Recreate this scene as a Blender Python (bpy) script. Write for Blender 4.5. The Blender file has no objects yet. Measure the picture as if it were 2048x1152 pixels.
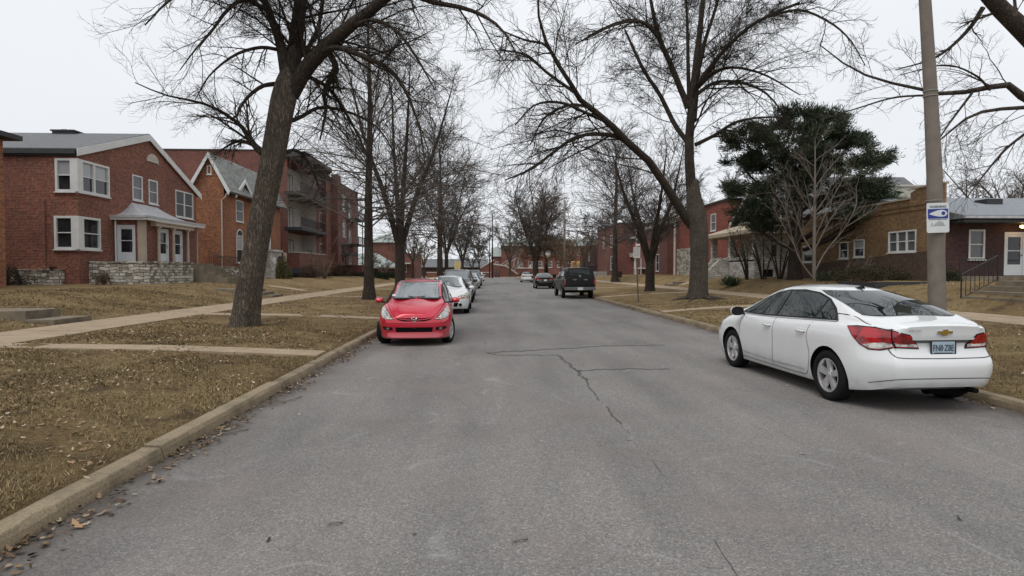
import bpy, bmesh, math, random
import numpy as np
from mathutils import Vector, Matrix, Euler
from mathutils.bvhtree import BVHTree
from mathutils.geometry import delaunay_2d_cdt
R = math.radians
rng = np.random.default_rng(7)
random.seed(7)
sc = bpy.context.scene
col = sc.collection

# ---------------- camera, sky, sun, exposure ----------------
F = 1185.0
CAMZ = 1.68
YAW = math.atan(48 / F); PITCH = math.atan(35 / F)
cd = bpy.data.cameras.new('camera'); cam = bpy.data.objects.new('camera', cd); col.objects.link(cam)
cd.sensor_width = 36; cd.lens = F / 2048 * 36; cd.clip_end = 3000; cd.clip_start = .05
cam.location = (0, 0, CAMZ); cam.rotation_euler = (R(90) - PITCH, 0, -YAW)
sc.camera = cam
CR = Euler((R(90) - PITCH, 0, -YAW)).to_matrix()

SUN_EL, SUN_AZ = R(62), R(215)
w = bpy.data.worlds.new("World"); sc.world = w; w.use_nodes = True
wt = w.node_tree; wt.nodes.clear()
wo = wt.nodes.new('ShaderNodeOutputWorld'); bg = wt.nodes.new('ShaderNodeBackground')
sky = wt.nodes.new('ShaderNodeTexSky'); sky.sky_type = 'NISHITA'; sky.sun_disc = False
sky.sun_elevation = SUN_EL; sky.sun_rotation = SUN_AZ; sky.dust_density = 6; sky.air_density = 1.5; sky.ozone_density = 1
hs = wt.nodes.new('ShaderNodeHueSaturation'); hs.inputs['Saturation'].default_value = .25
wt.links.new(sky.outputs[0], hs.inputs['Color'])
# overcast: the cloud deck is an almost even, very light grey, a touch darker towards some parts
tc = wt.nodes.new('ShaderNodeTexCoord'); nz = wt.nodes.new('ShaderNodeTexNoise'); nz.inputs['Scale'].default_value = 1.6
nz.inputs['Detail'].default_value = 3
wt.links.new(tc.outputs['Generated'], nz.inputs['Vector'])
cr = wt.nodes.new('ShaderNodeValToRGB'); cr.color_ramp.elements[0].position = .3; cr.color_ramp.elements[1].position = .7
cr.color_ramp.elements[0].color = (8.6, 9.0, 9.55, 1); cr.color_ramp.elements[1].color = (9.7, 10.0, 10.4, 1)
wt.links.new(nz.outputs[0], cr.inputs[0])
mx = wt.nodes.new('ShaderNodeMix'); mx.data_type = 'RGBA'; mx.inputs['Factor'].default_value = .9
wt.links.new(hs.outputs[0], mx.inputs['A']); wt.links.new(cr.outputs[0], mx.inputs['B'])
wt.links.new(mx.outputs['Result'], bg.inputs['Color']); bg.inputs['Strength'].default_value = .1
wt.links.new(bg.outputs[0], wo.inputs[0])
sd = bpy.data.lights.new('sun', 'SUN'); sd.energy = 1.45; sd.angle = R(38); sd.color = (1, .97, .93)
so = bpy.data.objects.new('sun', sd); col.objects.link(so)
so.rotation_euler = Euler((R(90) - SUN_EL, 0, R(180) - SUN_AZ))
sc.view_settings.view_transform = 'Standard'; sc.view_settings.look = 'None'
sc.view_settings.exposure = 0; sc.view_settings.gamma = 1
sc.cycles.max_bounces = 6; sc.cycles.diffuse_bounces = 3; sc.cycles.glossy_bounces = 3
sc.cycles.use_denoising = True

# ---------------- helpers ----------------
def ray(px, py):
    return CR @ Vector(((px - 1024) / F, (576 - py) / F, -1))
def W(px, py, Y):
    d = ray(px, py); t = Y / d.y
    return Vector((d.x * t, Y, CAMZ + d.z * t))
def onX(px, py, X):
    d = ray(px, py); t = X / d.x
    return d.y * t, CAMZ + d.z * t
def onY(px, py, Y):
    p = W(px, py, Y); return p.x, p.z
def fY(px, X): return onX(px, 541, X)[0]

def tag(o, label=None, cat=None, group=None, kind=None):
    if label: o['label'] = label
    if cat: o['category'] = cat
    if group: o['group'] = group
    if kind: o['kind'] = kind
    return o
def empty(name, loc, label=None, cat=None, group=None, rz=0):
    o = bpy.data.objects.new(name, None); col.objects.link(o)
    o.location = loc; o.rotation_euler = (0, 0, rz); o.empty_display_size = .1
    return tag(o, label, cat, group)
def link(name, me, parent=None, smooth=False, world=True):
    o = bpy.data.objects.new(name, me); col.objects.link(o)
    if smooth: me.shade_smooth()
    if parent is not None:
        o.parent = parent
        if world:   # vertices are in world space; put the object back so that they stay there
            q = parent; M = Matrix.Identity(4)
            while q is not None:
                M = Matrix.LocRotScale(q.location, q.rotation_euler, q.scale) @ M; q = q.parent
            me.transform(M.inverted())
    return o
class MB:
    def __init__(s): s.v = []; s.f = []; s.m = []
    def face(s, pts, m=0):
        b = len(s.v); s.v += [tuple(p) for p in pts]; s.f.append(tuple(range(b, b + len(pts)))); s.m.append(m)
    def box(s, x0, x1, y0, y1, z0, z1, m=0):
        s.hexa([(x0, y0, z0), (x1, y0, z0), (x1, y1, z0), (x0, y1, z0), (x0, y0, z1), (x1, y0, z1), (x1, y1, z1), (x0, y1, z1)], m)
    def hexa(s, p, m=0):
        b = len(s.v); s.v += [tuple(q) for q in p]
        for f in ((3, 2, 1, 0), (4, 5, 6, 7), (0, 1, 5, 4), (1, 2, 6, 5), (2, 3, 7, 6), (3, 0, 4, 7)):
            s.f.append(tuple(b + i for i in f)); s.m.append(m)
    def tbox(s, T, u0, u1, v0, v1, w0, w1, m=0):
        s.hexa([T(u0, v0, w0), T(u1, v0, w0), T(u1, v0, w1), T(u0, v0, w1), T(u0, v1, w0), T(u1, v1, w0), T(u1, v1, w1), T(u0, v1, w1)], m)
    def prism(s, poly, d, m=0):
        d = Vector(d); n = len(poly); P = [Vector(p) for p in poly]; Q = [p + d for p in P]
        s.face(P[::-1], m); s.face(Q, m)
        for i in range(n):
            j = (i + 1) % n; s.face([P[i], P[j], Q[j], Q[i]], m)
    def tube(s, pts, r, n=8, m=0, cap=True):
        pts = [Vector(p) for p in pts]; rr = r if hasattr(r, '__len__') else [r] * len(pts); b = len(s.v)
        up = Vector((0, 0, 1)); prev = None
        for i, p in enumerate(pts):
            t = (pts[min(i + 1, len(pts) - 1)] - pts[max(i - 1, 0)]).normalized()
            a = prev if prev is not None else (up if abs(t.z) < .9 else Vector((1, 0, 0)))
            e = (a - t * a.dot(t)).normalized(); prev = e; g = t.cross(e)
            for k in range(n):
                an = 2 * math.pi * k / n; s.v.append(tuple(p + (e * math.cos(an) + g * math.sin(an)) * rr[i]))
        for i in range(len(pts) - 1):
            for k in range(n):
                k2 = (k + 1) % n; s.f.append((b + i * n + k, b + i * n + k2, b + (i + 1) * n + k2, b + (i + 1) * n + k)); s.m.append(m)
        if cap:
            s.f.append(tuple(b + k for k in range(n))[::-1]); s.m.append(m)
            e0 = b + (len(pts) - 1) * n; s.f.append(tuple(e0 + k for k in range(n))); s.m.append(m)
    def lathe(s, prof, T, n=24, m=0):  # prof: (r, h); T maps (x, y, h)
        b = len(s.v)
        for r, h in prof:
            for k in range(n):
                a = 2 * math.pi * k / n; s.v.append(tuple(T(r * math.cos(a), r * math.sin(a), h)))
        for i in range(len(prof) - 1):
            for k in range(n):
                k2 = (k + 1) % n; s.f.append((b + i * n + k, b + i * n + k2, b + (i + 1) * n + k2, b + (i + 1) * n + k)); s.m.append(m)
    def build(s, name, mats, parent=None, smooth=False, bevel=0, world=True, angle=None):
        me = bpy.data.meshes.new(name); me.from_pydata(s.v, [], s.f)
        for mt in (mats if isinstance(mats, (list, tuple)) else [mats]): me.materials.append(mt)
        me.polygons.foreach_set('material_index', s.m); me.update()
        o = link(name, me, parent, smooth, world)
        if angle: me.set_sharp_from_angle(angle=R(angle))
        if bevel:
            b = o.modifiers.new('b', 'BEVEL'); b.width = bevel; b.segments = 2; b.limit_method = 'ANGLE'
        return o
def pc(tab):
    xs = np.array([t[0] for t in tab], float); ys = np.array([t[1] for t in tab], float)
    if len(xs) < 3: return lambda v: float(np.interp(v, xs, ys))
    d = np.diff(ys) / np.diff(xs); m = np.empty_like(ys); m[0] = d[0]; m[-1] = d[-1]
    for i in range(1, len(xs) - 1):
        m[i] = 0 if d[i - 1] * d[i] <= 0 else 2 * d[i - 1] * d[i] / (d[i - 1] + d[i])
    def f(v):
        v = min(max(v, xs[0]), xs[-1]); i = min(int(np.searchsorted(xs, v, 'right')) - 1, len(xs) - 2)
        h = xs[i + 1] - xs[i]; t = (v - xs[i]) / h
        return float((2*t**3-3*t**2+1)*ys[i] + (t**3-2*t**2+t)*h*m[i] + (-2*t**3+3*t**2)*ys[i+1] + (t**3-t**2)*h*m[i+1])
    return f
def catmull(P, n):  # resample a list of vectors to n points
    P = np.array(P, float); k = len(P)
    if k == 2: return P[0] + np.linspace(0, 1, n)[:, None] * (P[1] - P[0])
    E = np.vstack([2 * P[0] - P[1], P, 2 * P[-1] - P[-2]]); out = []
    for u in np.linspace(0, k - 1, n):
        i = min(int(u), k - 2); t = u - i; a, b, c, d = E[i], E[i+1], E[i+2], E[i+3]
        out.append(.5 * (2*b + (c-a)*t + (2*a-5*b+4*c-d)*t*t + (-a+3*b-3*c+d)*t**3))
    return np.array(out)

# ---------------- materials ----------------
M = {}
def nt(name):
    m = bpy.data.materials.new(name); m.use_nodes = True; t = m.node_tree
    return m, t, t.nodes['Principled BSDF']
def N(t, typ, **kw):
    n = t.nodes.new('ShaderNode' + typ)
    for k, v in kw.items():
        if k in n.inputs: n.inputs[k].default_value = v
        else: setattr(n, k, v)
    return n
def ramp(t, fac, stops):
    r = t.nodes.new('ShaderNodeValToRGB'); e = r.color_ramp.elements
    while len(e) < len(stops): e.new(.5)
    for i, (p, c) in enumerate(stops): e[i].position = p; e[i].color = tuple(c) + (1,) if len(c) == 3 else c
    t.links.new(fac, r.inputs[0]); return r.outputs[0]
def mixc(t, fac, a, b, mode='MIX'):
    m = t.nodes.new('ShaderNodeMix'); m.data_type = 'RGBA'; m.blend_type = mode
    for s_, v in (('Factor', fac), ('A', a), ('B', b)):
        if hasattr(v, 'links'): t.links.new(v, m.inputs[s_])
        elif s_ == 'Factor': m.inputs[s_].default_value = v
        else: m.inputs[s_].default_value = tuple(v) + (1,)
    return m.outputs['Result']
def mth(t, op, a, b=0.):
    m = t.nodes.new('ShaderNodeMath'); m.operation = op
    for i, v in enumerate((a, b)):
        if hasattr(v, 'links'): t.links.new(v, m.inputs[i])
        else: m.inputs[i].default_value = v
    return m.outputs[0]
def pos(t, obj=False, scale=(1, 1, 1)):
    if obj: o = t.nodes.new('ShaderNodeTexCoord').outputs['Object']
    else: o = t.nodes.new('ShaderNodeNewGeometry').outputs['Position']
    mp = t.nodes.new('ShaderNodeMapping'); mp.inputs['Scale'].default_value = scale
    t.links.new(o, mp.inputs[0]); return mp.outputs[0]
def noise(t, vec, scale, detail=4, rough=.55):
    n = N(t, 'TexNoise', Scale=scale, Detail=detail, Roughness=rough); t.links.new(vec, n.inputs['Vector']); return n.outputs[0]
def bump(t, b, h, strength=.5, dist=.02):
    n = N(t, 'Bump', Strength=strength, Distance=dist); t.links.new(h, n.inputs['Height']); t.links.new(n.outputs[0], b.inputs['Normal'])
def plain(name, c, rough=.6, var=.15, scale=3, metal=0, coat=0, bmp=0, spec=None):
    m, t, b = nt(name)
    v = pos(t, True); n = noise(t, v, scale)
    k = 1 - var; k2 = 1 + var
    t.links.new(ramp(t, n, [(.3, [x * k for x in c]), (.7, [min(1, x * k2) for x in c])]), b.inputs['Base Color'])
    b.inputs['Roughness'].default_value = rough; b.inputs['Metallic'].default_value = metal; b.inputs['Coat Weight'].default_value = coat
    b.inputs['Coat Roughness'].default_value = .04
    if spec is not None: b.inputs['Specular IOR Level'].default_value = spec
    if bmp: bump(t, b, noise(t, v, scale * 12), bmp, .01)
    M[name] = m; return m
def wallvec(t, us=1, vs=1):
    g = t.nodes.new('ShaderNodeNewGeometry'); s = t.nodes.new('ShaderNodeSeparateXYZ'); t.links.new(g.outputs['Position'], s.inputs[0])
    n = t.nodes.new('ShaderNodeSeparateXYZ'); t.links.new(g.outputs['True Normal'], n.inputs[0])
    f = mth(t, 'GREATER_THAN', mth(t, 'ABSOLUTE', n.outputs[0]), .6)
    u = mth(t, 'ADD', mth(t, 'MULTIPLY', s.outputs[1], f), mth(t, 'MULTIPLY', s.outputs[0], mth(t, 'SUBTRACT', 1., f)))
    c = t.nodes.new('ShaderNodeCombineXYZ')
    t.links.new(mth(t, 'MULTIPLY', u, us), c.inputs[0]); t.links.new(mth(t, 'MULTIPLY', s.outputs[2], vs), c.inputs[1])
    return c.outputs[0], g.outputs['Position']
def brick(name, c1, c2, mortar, cdark=None, bw=.22, rh=.075, contrast=1.):
    m, t, b = nt(name); v, p = wallvec(t)
    br = N(t, 'TexBrick', Scale=1., **{'Mortar Size': .007, 'Brick Width': bw, 'Row Height': rh, 'Bias': 0., 'Mortar Smooth': .3})
    br.inputs['Color1'].default_value = tuple(c1) + (1,); br.inputs['Color2'].default_value = tuple(c2) + (1,); br.inputs['Mortar'].default_value = tuple(mortar) + (1,)
    t.links.new(v, br.inputs['Vector'])
    # clumps of darker and paler brick, in brick-sized steps, plus broad weathering
    n = noise(t, v, 7., 2); cl = ramp(t, n, [(.35, (.62, .6, .6)), (.55, (1, 1, 1)), (.75, (1.25, 1.18, 1.1))])
    c = mixc(t, .8 * contrast, br.outputs[0], cl, 'MULTIPLY')
    n2 = noise(t, p, .45, 6, .65); c = mixc(t, .8, c, ramp(t, n2, [(.3, (.62, .62, .64)), (.5, (.95, .94, .93)), (.7, (1.18, 1.15, 1.1))]), 'MULTIPLY')
    st_ = noise(t, pos(t, False, (1.6, 1.6, .22)), 1.5, 5); c = mixc(t, ramp(t, st_, [(.56, (0, 0, 0)), (.75, (.35, .35, .35))]), c, (.07, .05, .045))
    t.links.new(c, b.inputs['Base Color']); b.inputs['Roughness'].default_value = .9
    bump(t, b, br.outputs['Fac'], -.6, .01); M[name] = m; return m
brick('brick_red', (.262, .082, .048), (.155, .05, .033), (.29, .215, .165), contrast=1.2)
brick('brick_orange', (.36, .135, .05), (.22, .075, .035), (.28, .2, .15), contrast=1.4)
brick('brick_brown_red', (.21, .072, .052), (.15, .052, .04), (.17, .12, .10))
brick('brick_yellow', (.27, .165, .072), (.185, .112, .054), (.2, .14, .09))
brick('brick_dark', (.085, .036, .032), (.06, .028, .026), (.08, .06, .055))
brick('brick_bright', (.30, .06, .035), (.22, .045, .03), (.24, .17, .14), contrast=1.5)
def stone(name, cA, cB, cC, mortar, bw=.29, rh=.15):
    m, t, b = nt(name); v, p = wallvec(t)
    nv = N(t, 'TexNoise', Scale=3.6, Detail=3.); t.links.new(v, nv.inputs['Vector'])
    vv = mixc(t, 1., v, mixc(t, .2, (0, 0, 0), nv.outputs['Color']), 'ADD')
    br = N(t, 'TexBrick', Scale=1., **{'Mortar Size': .013, 'Brick Width': bw, 'Row Height': rh, 'Bias': 0., 'Mortar Smooth': .4}); br.offset = .37; br.squash = 1.7; br.squash_frequency = 3
    br.inputs['Color1'].default_value = (0, 0, 0, 1); br.inputs['Color2'].default_value = (1, 1, 1, 1); br.inputs['Mortar'].default_value = (.5, .5, .5, 1); t.links.new(vv, br.inputs['Vector'])
    c = ramp(t, br.outputs['Color'], [(.0, cA), (.4, cB), (.85, cC)])
    c = mixc(t, .6, c, ramp(t, noise(t, p, 11., 6), [(.3, (.62, .6, .56)), (.65, (1.2, 1.18, 1.15))]), 'MULTIPLY')
    c = mixc(t, .5, c, ramp(t, noise(t, p, 1.4, 5), [(.35, (.72, .7, .67)), (.6, (1.1, 1.1, 1.08))]), 'MULTIPLY')
    t.links.new(mixc(t, br.outputs['Fac'], c, mortar), b.inputs['Base Color']); b.inputs['Roughness'].default_value = .95
    bump(t, b, mth(t, 'SUBTRACT', noise(t, p, 9., 4), br.outputs['Fac']), .9, .05); M[name] = m
def _old_stone(name, cA, cB, cC, mortar, us=3., vs=6.5):
    m, t, b = nt(name); v, p = wallvec(t, us, vs)
    nv = N(t, 'TexNoise', Scale=1.2, Detail=2.); t.links.new(v, nv.inputs['Vector'])
    vv = mixc(t, .16, v, nv.outputs['Color'], 'ADD')
    vo = N(t, 'TexVoronoi', Scale=1.); vo.feature = 'F1'; vo.distance = 'CHEBYCHEV'; vo.inputs['Randomness'].default_value = .75; t.links.new(vv, vo.inputs['Vector'])
    vd = N(t, 'TexVoronoi', Scale=1.); vd.feature = 'DISTANCE_TO_EDGE'; vd.inputs['Randomness'].default_value = .75; t.links.new(vv, vd.inputs['Vector'])
    s = t.nodes.new('ShaderNodeSeparateColor'); t.links.new(vo.outputs['Color'], s.inputs[0])
    c = ramp(t, s.outputs[0], [(.0, cA), (.45, cB), (.9, cC)])
    c = mixc(t, .5, c, ramp(t, noise(t, p, 14., 5), [(.3, (.55, .54, .52)), (.7, (1.2, 1.2, 1.2))]), 'MULTIPLY')
    e = ramp(t, vd.outputs['Distance'], [(.02, (0, 0, 0)), (.09, (1, 1, 1))])
    c = mixc(t, e, mortar, c); t.links.new(c, b.inputs['Base Color']); b.inputs['Roughness'].default_value = .95
    bump(t, b, e, .9, .05); M[name] = m
stone('stone_wall', (.22, .19, .15), (.40, .37, .32), (.66, .64, .58), (.04, .034, .028))
brick('brick_brown', (.115, .07, .048), (.08, .05, .036), (.10, .08, .065))
brick('slate_tiles', (.19, .205, .195), (.29, .30, .285), (.07, .08, .075), bw=.32, rh=.2, contrast=1.3)
stone('stone_white', (.38, .36, .33), (.5, .48, .45), (.65, .63, .6), (.2, .18, .16))
plain('white_paint', (.62, .62, .60), .5, .08, 2)
plain('white_door', (.60, .62, .63), .45, .06, 2)
plain('cream_paint', (.42, .34, .27), .6, .1, 2)
plain('stucco', (.46, .43, .36), .85, .1, 1.5, bmp=.3)
plain('slate_grey', (.125, .127, .132), .8, .22, 5, bmp=.5)
plain('roof_light', (.20, .215, .235), .8, .14, 4, bmp=.5)
plain('roof_metal', (.42, .42, .43), .55, .18, 6, bmp=.2)
plain('roof_green', (.27, .31, .29), .7, .2, 4)
plain('roof_tan', (.36, .30, .22), .85, .2, 4)
plain('dark_trim', (.025, .026, .028), .6, .2, 4)
plain('dark_blue_base', (.055, .062, .08), .8, .15, 2)
plain('black_metal', (.012, .012, .013), .45, .2, 6)
plain('bark', (.1, .082, .066), .95, .3, 3)
plain('twig', (.082, .066, .055), .9, .3, 2)
plain('twig_pale', (.17, .14, .115), .9, .2, 2)
plain('twig_brown', (.13, .085, .055), .9, .3, 2)
plain('pole_grey', (.175, .148, .122), .85, .15, 5, bmp=.4)
plain('galvanised', (.22, .2, .18), .55, .15, 6)
plain('sign_white', (.62, .64, .64), .45, .06, 4)
plain('sign_blue', (.012, .03, .24), .45, .1, 4)
plain('sign_red', (.4, .03, .03), .45, .1, 4)
plain('sign_yellow', (.62, .50, .22), .5, .1, 4)
plain('sign_ink', (.05, .06, .09), .5, .1, 4)
plain('sign_grey', (.36, .37, .38), .5, .2, 6)
plain('yellow_paint', (.62, .36, .08), .45, .15, 3)
plain('siding', (.5, .47, .42), .7, .1, 1)
def glassm(name, c, rough=.06, blind=False):
    m, t, b = nt(name)
    if blind:
        g = t.nodes.new('ShaderNodeNewGeometry'); s = t.nodes.new('ShaderNodeSeparateXYZ'); t.links.new(g.outputs['Position'], s.inputs[0])
        wv = mth(t, 'FRACT', mth(t, 'MULTIPLY', s.outputs[2], 18.))
        t.links.new(ramp(t, wv, [(.0, [x * .75 for x in c]), (.25, c), (.8, c)]), b.inputs['Base Color'])
    else:
        n = noise(t, pos(t), 1.3, 3); t.links.new(ramp(t, n, [(.35, [x * .5 for x in c]), (.7, [x * 1.6 for x in c])]), b.inputs['Base Color'])
    b.inputs['Roughness'].default_value = rough; b.inputs['Specular IOR Level'].default_value = .6
    M[name] = m
glassm('glass', (.02, .023, .026)); glassm('glass_blind', (.34, .35, .36), .12, True); glassm('glass_curtain', (.12, .12, .13), .12, True)

# trunk bark with ridges
def barkm(name, c, sc_=1.):
    m, t, b = nt(name); p = pos(t); v = pos(t, False, (24 * sc_, 24 * sc_, 4.2 * sc_)); v2 = pos(t, False, (60 * sc_, 60 * sc_, 14 * sc_))
    n1 = noise(t, v, 1., 4, .6); rd = mth(t, 'ABSOLUTE', mth(t, 'SUBTRACT', n1, .5)); h = ramp(t, rd, [(.0, (0, 0, 0)), (.07, (.55, .55, .55)), (.2, (1, 1, 1))])
    n2 = noise(t, v2, 1., 4, .6)
    cc = mixc(t, h, [x * .42 for x in c], [x * 1.12 for x in c]); cc = mixc(t, .7, cc, ramp(t, n2, [(.3, (.6, .6, .6)), (.7, (1.35, 1.33, 1.3))]), 'MULTIPLY')
    cc = mixc(t, .6, cc, ramp(t, noise(t, p, 2.2, 6), [(.3, (.7, .7, .7)), (.7, (1.2, 1.17, 1.12))]), 'MULTIPLY')
    mo = ramp(t, noise(t, p, .9, 4), [(.55, (0, 0, 0)), (.72, (.4, .4, .4))]); cc = mixc(t, mo, cc, (.12, .125, .085))
    t.links.new(cc, b.inputs['Base Color']); b.inputs['Roughness'].default_value = .95; b.inputs['Specular IOR Level'].default_value = .2
    bump(t, b, mth(t, 'ADD', h, mth(t, 'MULTIPLY', n2, .5)), 1., .04); M[name] = m
def _old_barkm(name, c, sc_=1.):
    m, t, b = nt(name); v = pos(t, False, (9 * sc_, 9 * sc_, 1.5 * sc_))
    nn = N(t, 'TexNoise', Scale=1.6, Detail=3.); t.links.new(v, nn.inputs['Vector'])
    vv = mixc(t, .6, v, nn.outputs['Color'], 'ADD')
    vo = N(t, 'TexVoronoi', Scale=1.3); vo.feature = 'DISTANCE_TO_EDGE'; t.links.new(vv, vo.inputs['Vector'])
    h = ramp(t, vo.outputs['Distance'], [(.0, (0, 0, 0)), (.35, (1, 1, 1))])
    cc = mixc(t, h, [x * .38 for x in c], [x * 1.25 for x in c])
    p = pos(t); cc = mixc(t, .6, cc, ramp(t, noise(t, p, 2.2, 6), [(.3, (.65, .66, .66)), (.7, (1.25, 1.2, 1.15))]), 'MULTIPLY')
    mo = ramp(t, noise(t, p, .7, 3), [(.55, (0, 0, 0)), (.72, (.5, .5, .5))]); cc = mixc(t, mo, cc, (.13, .135, .10))
    t.links.new(cc, b.inputs['Base Color']); b.inputs['Roughness'].default_value = .95; b.inputs['Specular IOR Level'].default_value = .2
    bump(t, b, h, 1., .05); M[name] = m
barkm('bark_ridged', (.205, .168, .135)); barkm('bark_limb', (.105, .084, .068)); barkm('bark_dark', (.10, .078, .064)); barkm('bark_grey', (.175, .145, .122), 1.2)

# asphalt
def asphalt():
    m, t, b = nt('asphalt'); p = pos(t)
    base = ramp(t, noise(t, p, .35, 6, .6), [(.3, (.148, .140, .133)), (.5, (.18, .171, .163)), (.72, (.21, .200, .190))])
    st = pos(t, False, (1.1, .16, 1)); s2 = ramp(t, noise(t, st, 1.1, 5), [(.32, (.78, .78, .79)), (.6, (1.07, 1.065, 1.055))])
    c = mixc(t, .9, base, s2, 'MULTIPLY')
    # exposed aggregate: pale and dark stones
    vo = N(t, 'TexVoronoi', Scale=95.); t.links.new(p, vo.inputs['Vector'])
    sp = t.nodes.new('ShaderNodeSeparateColor'); t.links.new(vo.outputs['Color'], sp.inputs[0])
    agg = ramp(t, sp.outputs[0], [(.0, (.55, .54, .53)), (.3, (.88, .88, .88)), (.72, (1.06, 1.05, 1.04)), (.93, (1.45, 1.42, 1.38)), (1, (1.9, 1.84, 1.75))])
    c = mixc(t, .85, c, agg, 'MULTIPLY')
    # pinkish worn areas and pale scuffs
    c = mixc(t, ramp(t, noise(t, p, .8, 4), [(.5, (0, 0, 0)), (.75, (.5, .5, .5))]), c, (.215, .175, .162))
    sl = mth(t, 'ABSOLUTE', mth(t, 'SUBTRACT', noise(t, pos(t, False, (1, .7, 1)), .55, 2, .4), .5)); sm = mth(t, 'MULTIPLY', ramp(t, sl, [(.0, (.35, .35, .35)), (.006, (0, 0, 0))]), ramp(t, noise(t, pos(t, False, (1.3, 1, 1)), 1.9, 6), [(.48, (0, 0, 0)), (.62, (1, 1, 1))]))
    c = mixc(t, sm, c, (.36, .35, .34))
    # oil spots
    oil = ramp(t, noise(t, pos(t, False, (1, .8, 1)), 2.1, 3, .4), [(.73, (0, 0, 0)), (.79, (.6, .6, .6))]); c = mixc(t, oil, c, (.075, .075, .08))
    # dirt beside the kerbs (its own shape, from kerb outwards)
    s = t.nodes.new('ShaderNodeSeparateXYZ'); t.links.new(p, s.inputs[0])
    dl = mth(t, 'SUBTRACT', s.outputs[0], -2.9); dr = mth(t, 'SUBTRACT', 6.3, s.outputs[0]); dd = mth(t, 'MINIMUM', dl, dr)
    dd = mth(t, 'ADD', dd, mth(t, 'MULTIPLY', mth(t, 'SUBTRACT', noise(t, p, 1.7, 6), .5), .8))
    dm = ramp(t, dd, [(.05, (.95, .95, .95)), (.3, (.4, .4, .4)), (.75, (0, 0, 0))]); c = mixc(t, dm, c, (.075, .062, .052))
    t.links.new(c, b.inputs['Base Color']); b.inputs['Roughness'].default_value = .78; b.inputs['Specular IOR Level'].default_value = .35
    bump(t, b, mth(t, 'ADD', sp.outputs[0], noise(t, p, 9., 3)), .45, .006); M['asphalt'] = m
asphalt()
plain('tar', (.05, .049, .048), .6, .3, 20, bmp=.3)
def concretem(name, c, dark):
    m, t, b = nt(name); p = pos(t)
    cc = ramp(t, noise(t, p, 2.2, 8, .65), [(.3, dark), (.55, c), (.8, [x * 1.15 for x in c])])
    ag = ramp(t, noise(t, p, 60, 2), [(.35, (.7, .68, .64)), (.65, (1.2, 1.18, 1.12))]); cc = mixc(t, .7, cc, ag, 'MULTIPLY')
    t.links.new(cc, b.inputs['Base Color']); b.inputs['Roughness'].default_value = .9; bump(t, b, noise(t, p, 45, 4), .5, .01); M[name] = m
concretem('kerb_concrete', (.24, .19, .125), (.115, .09, .06)); concretem('walk_concrete', (.34, .262, .18), (.25, .19, .13)); concretem('step_concrete', (.20, .165, .12), (.10, .08, .06))
def grassm():
    m, t, b = nt('dead_grass'); p = pos(t)
    c = ramp(t, noise(t, p, .55, 6, .6), [(.25, (.125, .083, .043)), (.42, (.185, .130, .066)), (.58, (.245, .180, .092)), (.75, (.165, .134, .064))])
    c = mixc(t, .9, c, ramp(t, noise(t, p, 17, 6, .7), [(.28, (.42, .4, .38)), (.5, (1, 1, 1)), (.72, (1.55, 1.45, 1.3))]), 'MULTIPLY')
    c = mixc(t, ramp(t, noise(t, p, 1.3, 6, .6), [(.54, (0, 0, 0)), (.66, (.75, .75, .75))]), c, (.075, .052, .034))
    # litter of small leaf flecks
    vo = N(t, 'TexVoronoi', Scale=9.); t.links.new(mixc(t, .25, p, N(t, 'TexNoise', Scale=6.).outputs['Color'], 'ADD'), vo.inputs['Vector'])
    sp = t.nodes.new('ShaderNodeSeparateColor'); t.links.new(vo.outputs['Color'], sp.inputs[0])
    f1 = ramp(t, vo.outputs['Distance'], [(.18, (1, 1, 1)), (.34, (0, 0, 0))]); f2 = ramp(t, sp.outputs[0], [(.45, (0, 0, 0)), (.5, (1, 1, 1))])
    lc = ramp(t, sp.outputs[1], [(0, (.10, .055, .03)), (.5, (.19, .12, .07)), (1, (.34, .26, .18))])
    c = mixc(t, mth(t, 'MULTIPLY', mth(t, 'MULTIPLY', f1, f2), .85), c, lc)
    t.links.new(c, b.inputs['Base Color']); b.inputs['Roughness'].default_value = 1; b.inputs['Specular IOR Level'].default_value = .1
    bump(t, b, noise(t, p, 24, 6, .75), 1., .06); M['dead_grass'] = m
grassm()
def attrm(name, rough=.9, transl=0):
    m, t, b = nt(name); a = t.nodes.new('ShaderNodeAttribute'); a.attribute_name = 'tint'
    t.links.new(a.outputs['Color'], b.inputs['Base Color']); b.inputs['Roughness'].default_value = rough; b.inputs['Specular IOR Level'].default_value = .15
    M[name] = m
attrm('tinted')
def cloud(name, V, K, cols, mat, parent=None, world=True):
    """V (n*K,3) vertices, every K in a row one face; cols (n,3)"""
    n = len(V) // K; me = bpy.data.meshes.new(name)
    me.vertices.add(n * K); me.vertices.foreach_set('co', V.astype(np.float32).ravel())
    me.loops.add(n * K); me.loops.foreach_set('vertex_index', np.arange(n * K, dtype=np.int32))
    me.polygons.add(n); me.polygons.foreach_set('loop_start', np.arange(0, n * K, K, dtype=np.int32)); me.polygons.foreach_set('loop_total', np.full(n, K, np.int32))
    me.update(calc_edges=True); me.materials.append(mat)
    if cols is not None:
        a = me.attributes.new('tint', 'FLOAT_COLOR', 'POINT'); c4 = np.ones((n * K, 4), np.float32); c4[:, :3] = np.repeat(cols, K, 0); a.data.foreach_set('color', c4.ravel())
    return link(name, me, parent, world=world)
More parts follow.
